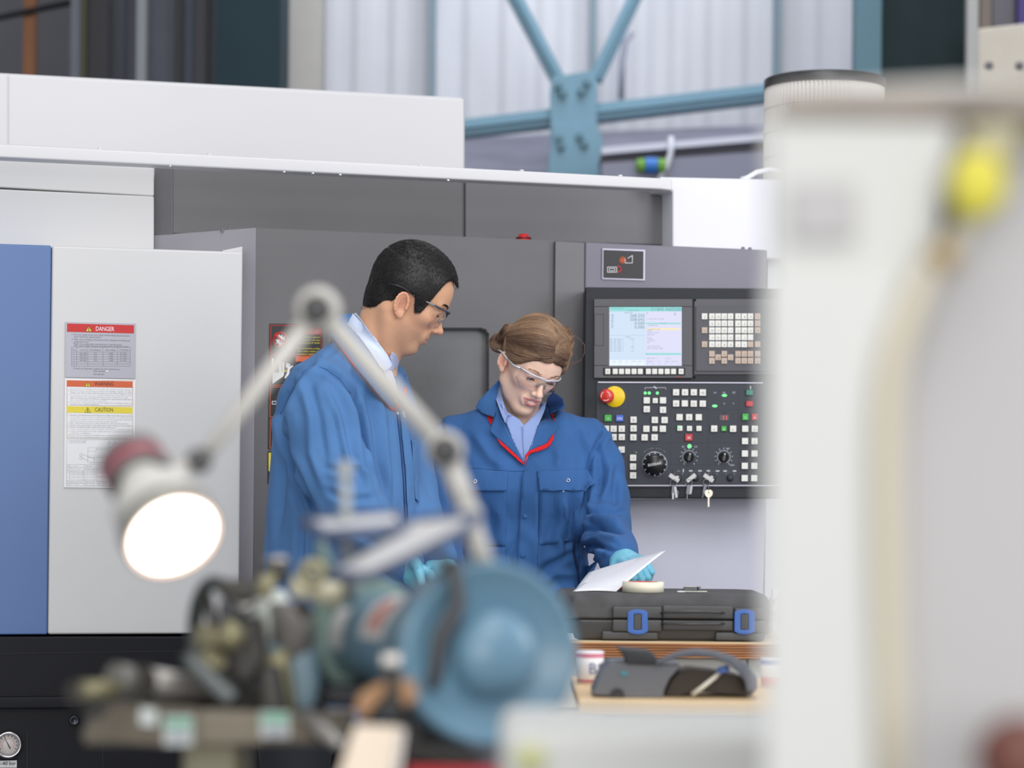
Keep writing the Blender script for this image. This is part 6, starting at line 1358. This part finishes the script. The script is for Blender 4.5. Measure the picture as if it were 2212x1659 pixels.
rt, nn = Vh[sel], Nh[sel]; ok = ((nn*rt).sum(1) > -.02) & (rt[:, 2] > zl(rt[:, 1], lineM)-.003); rt, nn = rt[ok], nn[ok]
fl = np.stack([rt[:, 0]*3, np.where(rt[:, 2] > .085, -1.0, .25), np.where(rt[:, 2] > .085, -.2, -1.0)], 1)
addstrands('hair_strands', rt, nn, fl, .0085, .16, .00028, mHrM, pm, hair)
# eyebrows
def brows(pr, person, m, n=220, z0=.031, L_=.008):
    for sx_ in (-1, 1):
        t = rn.uniform(0, 1, n); x = .012+.036*t; z = z0+.006*np.sin(t*2.4)+rn.uniform(-.0032, .0032, n)*(1-t*.6); pts = np.stack([x*sx_, np.full(n, -.12), z], 1)
        f, _ = head_fn(pr); 
        for _ in range(14): pts[:, 1] += f(pts.astype(f32))*.9
        nr = np.tile([0, -1., 0], (n, 1)); fw = np.stack([np.full(n, 1.*sx_), np.full(n, .35), .25-.5*t], 1)
        addstrands('eyebrow', pts, nr, fw, L_, .1, .00026, m, pr, person, 3, .1)
brows(pm, man, mHrM, 260, .0315)
def lashes(pr, person, m):
    f, _ = head_fn(pr)
    for sx_ in (-1, 1):
        n = 46; t = np.linspace(0, 1, n); x = .0205+.0225*t; z = pr['slit']+pr['open']*np.sin(t*pi)*.9; pts = np.stack([x*sx_, np.full(n, -.11), z], 1)
        for _ in range(14): pts[:, 1] += f(pts.astype(f32))*.9
        nr = np.tile([0, -1., 0], (n, 1)); d = np.stack([(t-.5)*sx_*.8, np.full(n, -1.), np.full(n, -.75)], 1); d /= np.linalg.norm(d, axis=1)[:, None]
        tt = np.linspace(0, 1, 4)[None, :, None]; Pn = pts[:, None]+d[:, None]*.0065*tt; Pn = Pn@pr['R'].T*pr['s']+pr['O']; vs, fs = strands(Pn, .00025, .0001); tag(mesh_np('eyelashes', vs, fs, m, person), kind='stuff')
lashes(pm, man, mHrM)
glasses(pm, 'clear safety glasses with grey arms worn by the dark haired person', 'glasses', mat('frame_smoke', srgb(70, 72, 84), .3), mat('arm_grey', srgb(150, 150, 152), .35), mat('tip_black', srgb(36, 40, 46), .4), low=.0, yo=.006)
# ================ THE WOMAN
wom = thing('person', 'person in a blue coverall with red piping, pinned up brown hair, reading papers', 'person', (P(1120, 1659, 5.87).x, 5.87, 0))
pw_ = dict(R=rotm(24.7, 32.5, 12.1), O=np.array([.0360, 5.85, 1.5008]), s=.893, w=.94, fem=True, slit=.0068, open=.0036, mouth=.0030, smile=.0048, mw=1.06, ear_at=(.0745, .005, -.004), ear_s=.84, gaze=(.1, -.55),
           skin=srgb(252, 211, 187), blush=srgb(240, 176, 156), ear=srgb(232, 150, 120), stub=(0, 0, 0), lip=srgb(188, 102, 120), lipw=.8)
pw_['neck'] = toL(pw_, PN(1128, 930, 5.89))
mSkW = skinm('skin_fair')
whead, wf, wbase = build_head(pw_, wom, mSkW); eye_parts(pw_, wom)
mb = MB(); c = pw_['R']@np.array([0, -.0925, -.0545])*pw_['s']+pw_['O']
for k in range(-4, 5):
    a = k*.24; q = pw_['R']@np.array([.022*sin(a), -.0715-.0205*cos(a), -.0545])*pw_['s']+pw_['O']; e1 = pw_['R']@np.array([cos(a), sin(a), 0])*.0030*.9; e2 = pw_['R']@np.array([-sin(a), cos(a), 0])*.0018; e3 = pw_['R']@np.array([0, 0, 1])*.0042
    mb.box(q, e1, e2, e3, mat('teeth', srgb(238, 232, 222), .25))
mb.obj('teeth', wom, bevel=.0008)
fw_ = (.04, -.999)
tabW = smoothtab([(885, 1126, .0, .058, .062), (905, 1126, 0, .080, .110), (930, 1126, 0, .100, .160), (965, 1124, 0, .112, .176), (1010, 1122, 0, .120, .172), (1060, 1120, -.005, .125, .164), (1120, 1118, 0, .118, .156), (1180, 1118, 0, .114, .166), (1240, 1118, 0, .116, .170), (1320, 1116, 0, .124, .182), (1400, 1114, 0, .128, .186), (1460, 1114, 0, .122, .182)], 5.87, 1)
wL = [PN(1262, 952, 5.88), PN(1292, 1010, 5.87), PN(1306, 1075, 5.84), PN(1306, 1135, 5.78), PN(1336, 1206, 5.50)]; wLr = [.064, .064, .060, .062, .043]
wR = [PN(984, 950, 5.88), PN(958, 1020, 5.87), PN(946, 1080, 5.84), PN(948, 1130, 5.78), PN(962, 1232, 5.50)]; wRr = [.060, .058, .056, .056, .043]
def coverW(p):
    d = loft(p, tabW, fw_, 2.4); nb = PN(1126, 915, 5.88)
    d = smin(d, cap(p, nb, wL[0]+np.array([0, 0, -.004]), .066, .056), .05); d = smin(d, cap(p, nb, wR[0], .066, .054), .05)
    d = smax(d, -cap(p, PN(1128, 928, 5.875), PN(1140, 850, 5.85), .064, .076), .012); d = smax(d, -ell(p, PN(1134, 888, 5.77), (.046, .05, .036)), .012)
    d = smin(d, ell(p, PN(1065, 1050, 5.80), (.075, .06, .07)), .05); d = smin(d, ell(p, PN(1190, 1050, 5.80), (.075, .06, .07)), .05)
    d = smin(d, chain(p, wL, wLr, .025), .018); d = smin(d, chain(p, wR, wRr, .025), .018)
    for x0 in (-.085, .085):
        xx = P(1114, 1450, 5.87).x+x0; d = smin(d, chain(p, [(xx, 5.87, .80), (xx, 5.86, .48), (xx*1.02, 5.88, .10)], [.098, .080, .072], .02), .03)
    return (d+wrinkle(p, .06, .0014, (1, 1, .5), 11)+wrinkle(p, .17, .0024, (1, 1, .6), 12)).astype(f32)
Vv, Fq = nets(coverW, (-.30, 5.40, .06), (.34, 6.06, 1.46), .0050); Vv = lap(Vv, Fq, 2, .5); N_ = vnorm(Vv, Fq)
foldW = [([(1270, 1040), (1262, 1100), (1254, 1150), (1252, 1185)], 6, -.012), ([(1294, 900), (1310, 930), (1288, 965), (1272, 1000), (1270, 1040)], 5, -.006),
         ([(1262, 1112), (1300, 1104), (1345, 1108)], 5, -.009), ([(1275, 1125), (1310, 1128), (1350, 1132)], 5, .008), ([(1262, 1150), (1295, 1138), (1352, 1150)], 5, -.009), ([(1270, 1172), (1300, 1160), (1345, 1170)], 5, .006), ([(1256, 1180), (1290, 1178), (1330, 1190)], 5, -.007), ([(1300, 1185), (1292, 1200), (1283, 1218)], 4, .005), ([(1320, 1000), (1312, 1050), (1300, 1085)], 7, .006), ([(1330, 1030), (1330, 1080), (1322, 1100)], 6, -.004),
         ([(1290, 960), (1300, 1010), (1296, 1060)], 7, -.005), ([(1020, 930), (1060, 990), (1090, 1010)], 10, .004), ([(950, 905), (960, 960), (955, 1020)], 5, -.006), ([(985, 1000), (975, 1050), (985, 1120)], 7, -.006), ([(1010, 1080), (1040, 1120), (1050, 1160)], 8, .004),
         ([(1215, 1060), (1220, 1120), (1205, 1160), (1215, 1200)], 8, .006), ([(1235, 1070), (1238, 1140), (1220, 1190)], 6, -.006), ([(1195, 1060), (1190, 1120), (1180, 1180)], 7, -.004), ([(1130, 1140), (1160, 1180), (1165, 1240)], 8, .004), ([(1170, 1230), (1200, 1215), (1245, 1190)], 7, -.005), ([(1165, 1265), (1200, 1240), (1250, 1240)], 8, .005), ([(1070, 1090), (1085, 1130), (1080, 1170)], 8, .004), ([(1230, 900), (1260, 930), (1270, 970)], 9, .004), ([(1120, 1160), (1100, 1200), (1105, 1260)], 8, -.004), ([(1200, 960), (1210, 990), (1200, 1010)], 9, .003), ([(1050, 1180), (1085, 1178)], 4, -.004)]
Vv = crease(Vv, N_, [(a, b, c*1.7) for a, b, c in foldW]); Vv = lap(Vv, Fq, 1, .4); cover = mesh_np('coverall', Vv, Fq, mCv, wom)
hv = np.empty(len(whead.data.vertices)*3, f32); whead.data.vertices.foreach_get('co', hv); hv = hv.reshape(-1, 3); hf = np.array([p.vertices[:] for p in whead.data.polygons])
bW = Body(Vv, Fq); bW.Y = 5.75; bWh = Body(np.concatenate([Vv, hv]), np.concatenate([Fq, hf+len(Vv)])); bWh.Y = 5.75
c2 = lambda *q: [(980+a/3.95, 640+b/3.95) for a, b in q]
c4 = lambda *q: [(880+a/3.814, 880+b/3.814) for a, b in q]
patch('shirt', bW, c2((400, 880), (440, 1060), (500, 1220), (560, 1350), (608, 1435), (655, 1320), (715, 1120), (780, 960), (790, 900), (700, 1000), (600, 1100), (560, 1050), (460, 990)), .003, .002, mShB, wom, 4, fit=True, q=92)
patch('shirt_placket', bW, c2((592, 1105), (604, 1108), (603, 1250), (610, 1422), (603, 1422), (592, 1250)), .006, .002, mShB, wom, 4, fit=True, q=92)
patch('shirt_collar', bWh, c2((402, 742), (372, 770), (362, 880), (400, 990), (440, 1084), (462, 1004), (425, 900), (398, 820)), .010, .003, mShB, wom, 3.5, fit=True)
patch('shirt_collar', bWh, c2((462, 1004), (440, 1030), (520, 1062), (560, 1078), (600, 1125), (640, 1100), (735, 1066), (770, 990), (782, 905), (762, 908), (700, 1020), (640, 1068), (600, 1100), (560, 1050), (510, 1020)), .008, .003, mShB, wom, 3.5, fit=True)
patch('lapel', bW, c2((368, 940), (345, 1035), (318, 1140), (322, 1165), (375, 1218), (470, 1300), (560, 1385), (604, 1440), (590, 1400), (540, 1300), (480, 1180), (420, 1060)), .007, .003, mCv, wom, 4, relax=3)
patch('lapel', bW, c2((800, 900), (828, 1000), (855, 1060), (880, 1110), (870, 1150), (840, 1200), (790, 1262), (700, 1300), (640, 1330), (615, 1420), (640, 1320), (690, 1190), (735, 1080), (785, 950)), .007, .003, mCv, wom, 4, relax=3)
patch('collar', bW, c2((388, 712), (300, 800), (215, 890), (188, 948), (240, 1000), (340, 1032), (362, 975), (366, 880), (372, 790), (405, 735)), .013, .004, mCv, wom, 4.5, fit=True, q=80)
patch('collar', bW, c2((850, 818), (895, 845), (930, 872), (952, 958), (890, 975), (828, 1002), (802, 940), (792, 905), (800, 868)), .012, .004, mCv, wom, 4.5, fit=True, q=80)
patch('red_piping', bW, c2((284, 1015), (306, 1020), (340, 1042), (322, 1104), (300, 1070)), .004, .002, mRed, wom, 3)
patch('red_piping', bW, c2((370, 1214), (400, 1240), (470, 1302), (560, 1385), (602, 1432), (614, 1446), (590, 1438), (545, 1404), (470, 1335), (400, 1270)), .009, .002, mRed, wom, 3)
patch('red_piping', bW, c2((832, 998), (860, 990), (862, 1075), (846, 1045)), .004, .002, mRed, wom, 3)
patch('red_piping', bW, c2((855, 1172), (848, 1230), (820, 1280), (770, 1310), (720, 1330), (660, 1345), (628, 1375), (618, 1442), (608, 1420), (612, 1365), (640, 1325), (700, 1300), (790, 1262), (830, 1205)), .010, .002, mRed, wom, 3)
patch('pocket_flap', bW, c4((440, 512), (600, 512), (826, 528), (820, 600), (815, 690), (660, 688), (520, 684), (460, 640), (410, 530)), .006, .003, mCv, wom, 5, relax=2, fn=lambda x, y: .004*max(0, (y-1015)/45))
patch('pocket_flap', bW, c4((1070, 527), (1280, 520), (1490, 516), (1520, 570), (1545, 632), (1500, 672), (1455, 690), (1340, 684), (1200, 688), (1092, 686), (1080, 600)), .006, .003, mCv, wom, 5, relax=2, fn=lambda x, y: .005*max(0, (y-1015)/45))
patch('breast_pocket', bW, c4((520, 680), (812, 680), (810, 900), (808, 1142), (560, 1138), (500, 1100)), .0030, .002, mCv, wom, 8, relax=1)
patch('breast_pocket', bW, c4((1092, 680), (1450, 680), (1420, 900), (1370, 1100), (1200, 1122), (1080, 1132), (1084, 900)), .0030, .002, mCv, wom, 8, relax=1)
patch('placket', bW, c4((965, 520), (940, 590), (925, 900), (908, 1150), (903, 1560), (1070, 1560), (1076, 1150), (1080, 900), (1072, 530), (1030, 500)), .0045, .003, mCv, wom, 7, relax=2)
for q in (c4((400, 500), (560, 500), (700, 512), (860, 524), (968, 522)), c4((968, 522), (1070, 524), (1240, 515), (1500, 513)), c4((1610, 150), (1560, 260), (1500, 370), (1482, 500)), c4((225, 115), (260, 160), (300, 250)), c4((690, 1140), (810, 1144)), c4((1080, 1134), (1370, 1108)), c4((815, 1150), (815, 1500)), c4((1078, 1140), (1074, 1560)), c4((340, 1140), (420, 1190), (470, 1260))): bead('seam', bW, q, .0010, .0004, mCv, wom, 6)
bead('side_cord', bW, c4((1375, 1090), (1372, 1200), (1400, 1330), (1418, 1460)), .0035, .001, mat('cord_navy', srgb(24, 44, 88), .8), wom)
patch('coverall_side', bW, c4((1418, 1220), (1450, 1240), (1500, 1330), (1525, 1460), (1520, 1560), (1430, 1560), (1410, 1400)), .004, .003, mCv, wom, 6)
for x, y, r in ((558, 609, .0045), (1325, 601, .0045), (1285, 692, .002)):
    (px_, py_), = c4((x, y)); h, n = bW.hit(px_, py_); n = (V(0, 0, CZ)-h).normalized(); mb = MB(); mb.lathe(h+n*.0125, n, [(-.004, r*.6), (0, r*.62), (.001, r*.7), (.001, r*.95), (-.002, r)], mat('stud_silver', (.85, .85, .85), .25, .9), 20); mb.obj('snap_stud', wom)
for x, y in ((970, 895), (950, 1220)):
    (px_, py_), = c4((x, y)); h, n = bW.hit(px_, py_); mb = MB(); mb.lathe(h+V(0, -.0065, 0), (0, -1, 0), [(-.003, .007), (.0, .006), (.0006, .004), (.0006, 0)], mCv, 16); mb.obj('snap_stud', wom)
# gloves
wl = P(1338, 1206, 5.49); wd_ = P(1394, 1226, 5.38)
H = hand_prims(wl, wd_-wl, (.25, -.45, .85), (-.25, -.85, -.2), .97, (.75, 1.0, .6)); c = np.array(wl); Vh, Fh = nets(lambda p: hand_sdf(p, H), c-.20, c+.20, .0022); mesh_np('gloved_hand', Vh, Fh, mGlv, wom)
wl = P(962, 1232, 5.50); H = hand_prims(wl, P(950, 1290, 5.40)-wl, (-.1, -.8, .6), (.9, -.2, 0), .97, (.3, .4, .3)); c = np.array(wl); Vh, Fh = nets(lambda p: hand_sdf(p, H), c-.20, c+.20, .0026); mesh_np('gloved_hand', Vh, Fh, mGlv, wom)
for y_ in (5.87,):
    for x0 in (-.085, .085):
        a0 = P(1114, 1450, 5.87).x+x0; g = lambda p: smax(smin(cap(p, (a0, 5.89, .07), (a0, 5.89, .034), .042, .038), cap(p, (a0, 5.89, .034), (a0, 5.75, .030), .036, .030), .03), -p[..., 2]+.002, .004)
        Vs, Fs = nets(g, (a0-.08, 5.68, -.02), (a0+.08, 5.97, .14), .006); mesh_np('shoe', Vs, Fs, mShoe, wom)
# hair of the woman: centre parted, swept to a twisted bun
lineW = [(-.14, .074), (-.095, .070), (-.085, .060), (-.074, .046), (-.062, .032), (-.048, .022), (-.030, .016), (-.010, .012), (.008, .010), (.016, -.006), (.026, -.030), (.05, -.045), (.12, -.05)]
bunc = np.array(toL(pw_, PN(1079, 741, 5.89))); tw1 = np.array(toL(pw_, PN(1098, 712, 5.83)))
def onhead(x, y):
    q = np.array([toL(pw_, PN(x, y, Y)) for Y in np.linspace(5.72, 5.98, 40)]).astype(f32); return q[np.argmin(ell(q, (.004, .006, .050), (.0855, .106, .1010)))].astype(float)
brd = [onhead(x, y) for x, y in ((1221, 710), (1227, 722), (1230, 737), (1229, 754), (1224, 770))]
def hairW(p):
    x = np.abs(p[..., 0])
    d = ell(p, (.004, .006, .050), (.0855, .106, .1010)); d = smin(d, ell(p, (0, -.040, .044), (.066, .062, .066)), .03)
    d = d+.0022*np.exp(-(x/.004)**2)*(p[..., 2] > .03)
    zz = zl(p[..., 1], lineW); fr = np.clip((.02-x)/.02, 0, 1)*np.clip((-.075-p[..., 1])/.02, 0, 1)
    d = smax(d, (zz-p[..., 2]+.003*fr)*.75, .008)
    d = smin(d, ell(p, bunc, (.025, .028, .026)), .010); d = smin(d, cap(p, tw1, bunc, .016, .018), .010)
    for i in range(len(brd)-1): d = smin(d, ell(p, (brd[i]+brd[i+1])/2, (.0125, .0125, .0100)), .006)
    return d.astype(f32)
Vh, Fh = nets(hairW, (-.15, -.13, -.11), (.13, .14, .155), .002); Vh = lap(Vh, Fh, 1, .5)
mHrW = mat('hair_brown', srgb(126, 98, 76), .42, noise=.22, nscale=30, spec=.5); mHrW2 = mat('hair_dark_brown', srgb(88, 64, 50), .45, noise=.2, nscale=30, spec=.5); mHrW3 = mat('hair_light_brown', srgb(160, 130, 102), .4, noise=.15, nscale=30, spec=.5)
hw = mesh_np('hair', Vh@pw_['R'].T*pw_['s']+pw_['O'], Fh, mHrW2, wom)
def grad(fn, p, e=.001):
    g = np.stack([fn(p+np.eye(3, dtype=f32)[k]*e)-fn(p-np.eye(3, dtype=f32)[k]*e) for k in range(3)], -1); return g/(np.linalg.norm(g, axis=-1)[:, None]+1e-9)
def sweep(start, target, steps, sl, jit, off, swirl=0., side=0.):
    p = start.astype(f32); out = []; n = len(p); o_ = off*rn.uniform(.2, 1.2, n); ph = rn.uniform(-1, 1, (n, 3))*jit
    v = None
    for k in range(steps):
        g = grad(hairW, p); p = (p-g*(hairW(p)-o_)[:, None]).astype(f32); out.append(p.copy())
        t = target-p; dist = np.linalg.norm(t, axis=1)[:, None]; t = t/(dist+1e-6); t = t+ph*.15+(np.array([0, 0, -.9])*side*(1-k/steps)); t = t-g*(t*g).sum(1)[:, None]; t /= np.linalg.norm(t, axis=1)[:, None]+1e-6
        v = t if v is None else v*.6+t*.4
        p = (p+v*np.minimum(sl, dist*.5+.001)).astype(f32)
    return np.stack(out, 1)
def lay(Pn, m, r=.0005): 
    Pn = Pn@pw_['R'].T*pw_['s']+pw_['O']; vs, fs = strands(Pn, r, r*.6); return tag(mesh_np('hair_strands', vs, fs, m, hw), kind='stuff')
def starts(n, sg):
    t = rn.uniform(0, 1, n)**.85; ang = -.15+2.15*t   # along the parting from the forehead backwards
    y = .006-.100*np.cos(ang); z = .040+.095*np.sin(ang); x = np.full(n, .0022*sg)+rn.normal(0, .0008, n); return np.stack([x, y, z], 1), t
for m, n, jit, off, lo_b, hi_b in ((mHrW, 2600, .16, .0010, -.55, .75), (mHrW2, 1600, .16, .0008, -1, -.3), (mHrW3, 1100, .16, .0013, .55, 1)):
    s0_, t_ = starts(n*3, -1); bd = np.sin(t_*31+1.4*np.sin(t_*9))+rn.normal(0, .25, n*3); k_ = np.where((bd > lo_b) & (bd < hi_b))[0][:n]; s0_, t_ = s0_[k_], t_[k_]
    tg = tw1+(bunc-tw1)*np.clip(t_*.9, 0, .8)[:, None]+rn.normal(0, .003, (len(t_), 3)); lay(sweep(s0_, tg, 26, .0088, jit, off, side=.45), m, .00042)
    s0_, t_ = starts(n*2, 1); bd = np.sin(t_*38)+rn.normal(0, .3, n*2); k_ = np.where((bd > lo_b-.2) & (bd < hi_b-.1))[0][:n*3//4]; s0_, t_ = s0_[k_], t_[k_]
    kk = np.clip((t_*len(brd)*1.1).astype(int), 0, len(brd)-1)[::-1]; tg = np.array(brd)[kk]+rn.normal(0, .003, (len(kk), 3)); lay(sweep(s0_, tg, 18, .0075, jit, off, side=.25), m, .00042)
    n = n*2//3
    # temples and front edge, combed back from the hairline
    u = rn.uniform(0, 1, n//2); y = -.092+.085*u; z = zl(y, lineW)+.004+rn.uniform(0, .012, n//2); x = -np.sqrt(np.clip(1-((y+.02)/.085)**2, .02, 1))*.07; lay(sweep(np.stack([x, y, z], 1), bunc+rn.normal(0, .006, (n//2, 3)), 18, .0085, jit, off), m, .00045)
    y = -.092+.10*u; z = zl(y, lineW)+.004+rn.uniform(0, .012, n//2); lay(sweep(np.stack([-x, y, z], 1), np.array(brd[-1])+rn.normal(0, .006, (n//2, 3)), 16, .0085, jit, off), m, .00045)
    # coils of the bun
    q = n//2; a0 = rn.uniform(0, 2*pi, q); rr = rn.uniform(.006, .026, q); ts = np.linspace(0, 2.6, 16); ez_ = np.array([-.55, -.25, .1]); ez_ /= np.linalg.norm(ez_); e1_ = np.cross(ez_, [0, 0, 1]); e1_ /= np.linalg.norm(e1_); e2_ = np.cross(ez_, e1_)
    A_ = a0[:, None]+ts[None]; Pn = bunc+(np.cos(A_)*rr[:, None])[..., None]*e1_+(np.sin(A_)*rr[:, None])[..., None]*e2_+(np.sqrt(np.clip(.0275**2-rr**2, 0, 1))[:, None]*np.ones_like(A_))[..., None]*ez_*1.02
    lay(Pn, m, .00045)
    # braid wraps
    for i in range(len(brd)-1):
        cb = (brd[i]+brd[i+1])/2; ax_ = brd[i+1]-brd[i]; ax_ /= np.linalg.norm(ax_); e1_ = np.cross(ax_, [0, 1., 0]); e1_ /= np.linalg.norm(e1_); e2_ = np.cross(ax_, e1_); q = n//12
        a0 = rn.uniform(0, 2*pi, q); ts = np.linspace(-1.1, 1.1, 9); o_ = rn.uniform(-.004, .004, q); A_ = a0[:, None]+ts[None]*.8
        Pn = cb+(np.cos(A_)[..., None]*e1_+np.sin(A_)[..., None]*e2_)*(.0130*np.sqrt(np.clip(1-(ts*.6)**2, .1, 1)))[None, :, None]+(o_[:, None]+ts[None]*.008)[..., None]*ax_
        lay(Pn, m, .00045)
# stray hairs
def stray(n, cx_, spread, m):
    o = []
    for k in range(n):
        a = np.array(cx_)+rn.normal(0, spread, 3); d = a-np.array([0, .01, .03]); d /= np.linalg.norm(d); side_ = rn.normal(size=3); side_ -= d*(side_@d); side_ /= np.linalg.norm(side_); L_ = rn.uniform(.02, .05)
        bw_ = .012*rn.uniform(.3, 1.2); o.append([a+side_*L_*t+d*(bw_*sin(t*pi)-.002) for t in np.linspace(0, 1, 8)])
    lay(np.array(o), m, .00022)
stray(40, bunc, .012, mHrW3); stray(26, brd[2], .010, mHrW3); stray(30, [0, .0, .135], .03, mHrW3); stray(26, brd[-1], .010, mHrW)
lp_ = [np.array(toL(pw_, PN(x, y, 5.86))) for x, y in ((1238, 726), (1252, 732), (1263, 745), (1263, 762), (1254, 778), (1236, 788), (1226, 786))]
lay(np.array([[q+rn.normal(0, .0007, 3) for q in lp_] for _ in range(7)]), mHrW, .0003)
brows(pw_, wom, mHrW, 85, .0290, .0055); lashes(pw_, wom, mat('lash_brown', srgb(60, 44, 36), .5))
glasses(pw_, 'clear safety glasses with silver frame worn by the person in coverall', 'glasses', mat('frame_silver', srgb(206, 206, 212), .3, .2), mat('frame_silver', (0, 0, 0)), mat('frame_silver', (0, 0, 0)), low=-.001, br=.0025, az=.014, yo=.006)
# ================ papers in her hand
def sheet(corners, sag, label, name='paper_sheet'):
    a, b, c, d = [np.array(P(*q)) for q in corners]; n = 12; vs = []
    for i in range(n+1):
        for j in range(n+1):
            u, v = i/n, j/n; p = (a*(1-u)+b*u)*(1-v)+(d*(1-u)+c*u)*v; p[2] += sag*sin(pi*u)*.6+sag*.5*sin(pi*v); vs.append(p)
    mb = MB(); mb.add(vs, [(i*(n+1)+j, (i+1)*(n+1)+j, (i+1)*(n+1)+j+1, i*(n+1)+j+1) for i in range(n) for j in range(n)], mat('paper_white', srgb(240, 241, 246), .6), True)
    o = mb.obj(name); s_ = o.modifiers.new('s', 'SOLIDIFY'); s_.thickness = .0004; return tag(o, label, 'paper', 'papers held over the black case')
sheet([(1237, 1277.5, 5.09), (1331, 1277.5, 5.07), (1438, 1189, 5.26), (1298, 1236, 5.36)], .003, 'lower white paper sheet, its long edge resting on the black case')
sheet([(1243, 1274, 5.12), (1345, 1260, 5.12), (1430, 1191, 5.29), (1272, 1236, 5.40)], .003, 'upper white paper sheet held in the gloved hand above the case')
# ================================================================ LIGHT AND CAMERA
w = bpy.data.worlds.new('World'); SC.world = w; w.use_nodes = True
bg = w.node_tree.nodes['Background']; bg.inputs[0].default_value = (.90, .93, 1., 1); bg.inputs[1].default_value = .58
def area(name, loc, size, power, target, col=(1, 1, 1), sy=None):
    l = bpy.data.lights.new(name, 'AREA'); l.size = size; l.energy = power; l.color = col
    if sy: l.shape = 'RECTANGLE'; l.size_y = sy
    o = bpy.data.objects.new(name, l); COL.objects.link(o); o.location = loc
    o.rotation_euler = (Vector(target)-Vector(loc)).to_track_quat('-Z', 'Y').to_euler(); return o
area('skylight_front', (.8, -1.5, 5.6), 4.0, 245, (0, 5, 1.1), (1, .98, .96))
area('front_fill', (.2, -8.5, 2.4), 7.0, 720, (0, 5, 1.1), (1, .99, .98), 4)  # unseen fill light added behind the camera to brighten faces and fronts
area('skylight_mid', (.4, 3.6, 6.0), 2.5, 110, (0, 5.2, 1.0), (1, .98, .97))
area('side_fill', (3.6, 3.0, 2.6), 2.2, 120, (0, 5.6, 1.2), (.93, .93, 1.))  # unseen side light, set low to brighten the shaded console panels
area('skylight_back', (.8, 10.2, 6.4), 3.5, 265, (.8, 13, 2.4), (.93, .95, 1.))
cam = bpy.data.cameras.new('Camera'); co = bpy.data.objects.new('Camera', cam); COL.objects.link(co)
cam.sensor_width = 36; cam.lens = F/2212*36; cam.shift_y = (HY-829.5)/2212; cam.clip_start = .05; cam.clip_end = 100
co.matrix_world = Matrix.Translation((0, 0, CZ)) @ Matrix.Rotation(pi/2, 4, 'X') @ Matrix.Rotation(ROLL, 4, 'Z')
cam.dof.use_dof = True; cam.dof.focus_distance = 5.5; cam.dof.aperture_fstop = 2.8
SC.camera = co
SC.view_settings.view_transform = 'Standard'; SC.view_settings.look = 'None'; SC.view_settings.gamma = 1; SC.view_settings.use_curve_mapping = False
SC.view_settings.exposure = -0.45
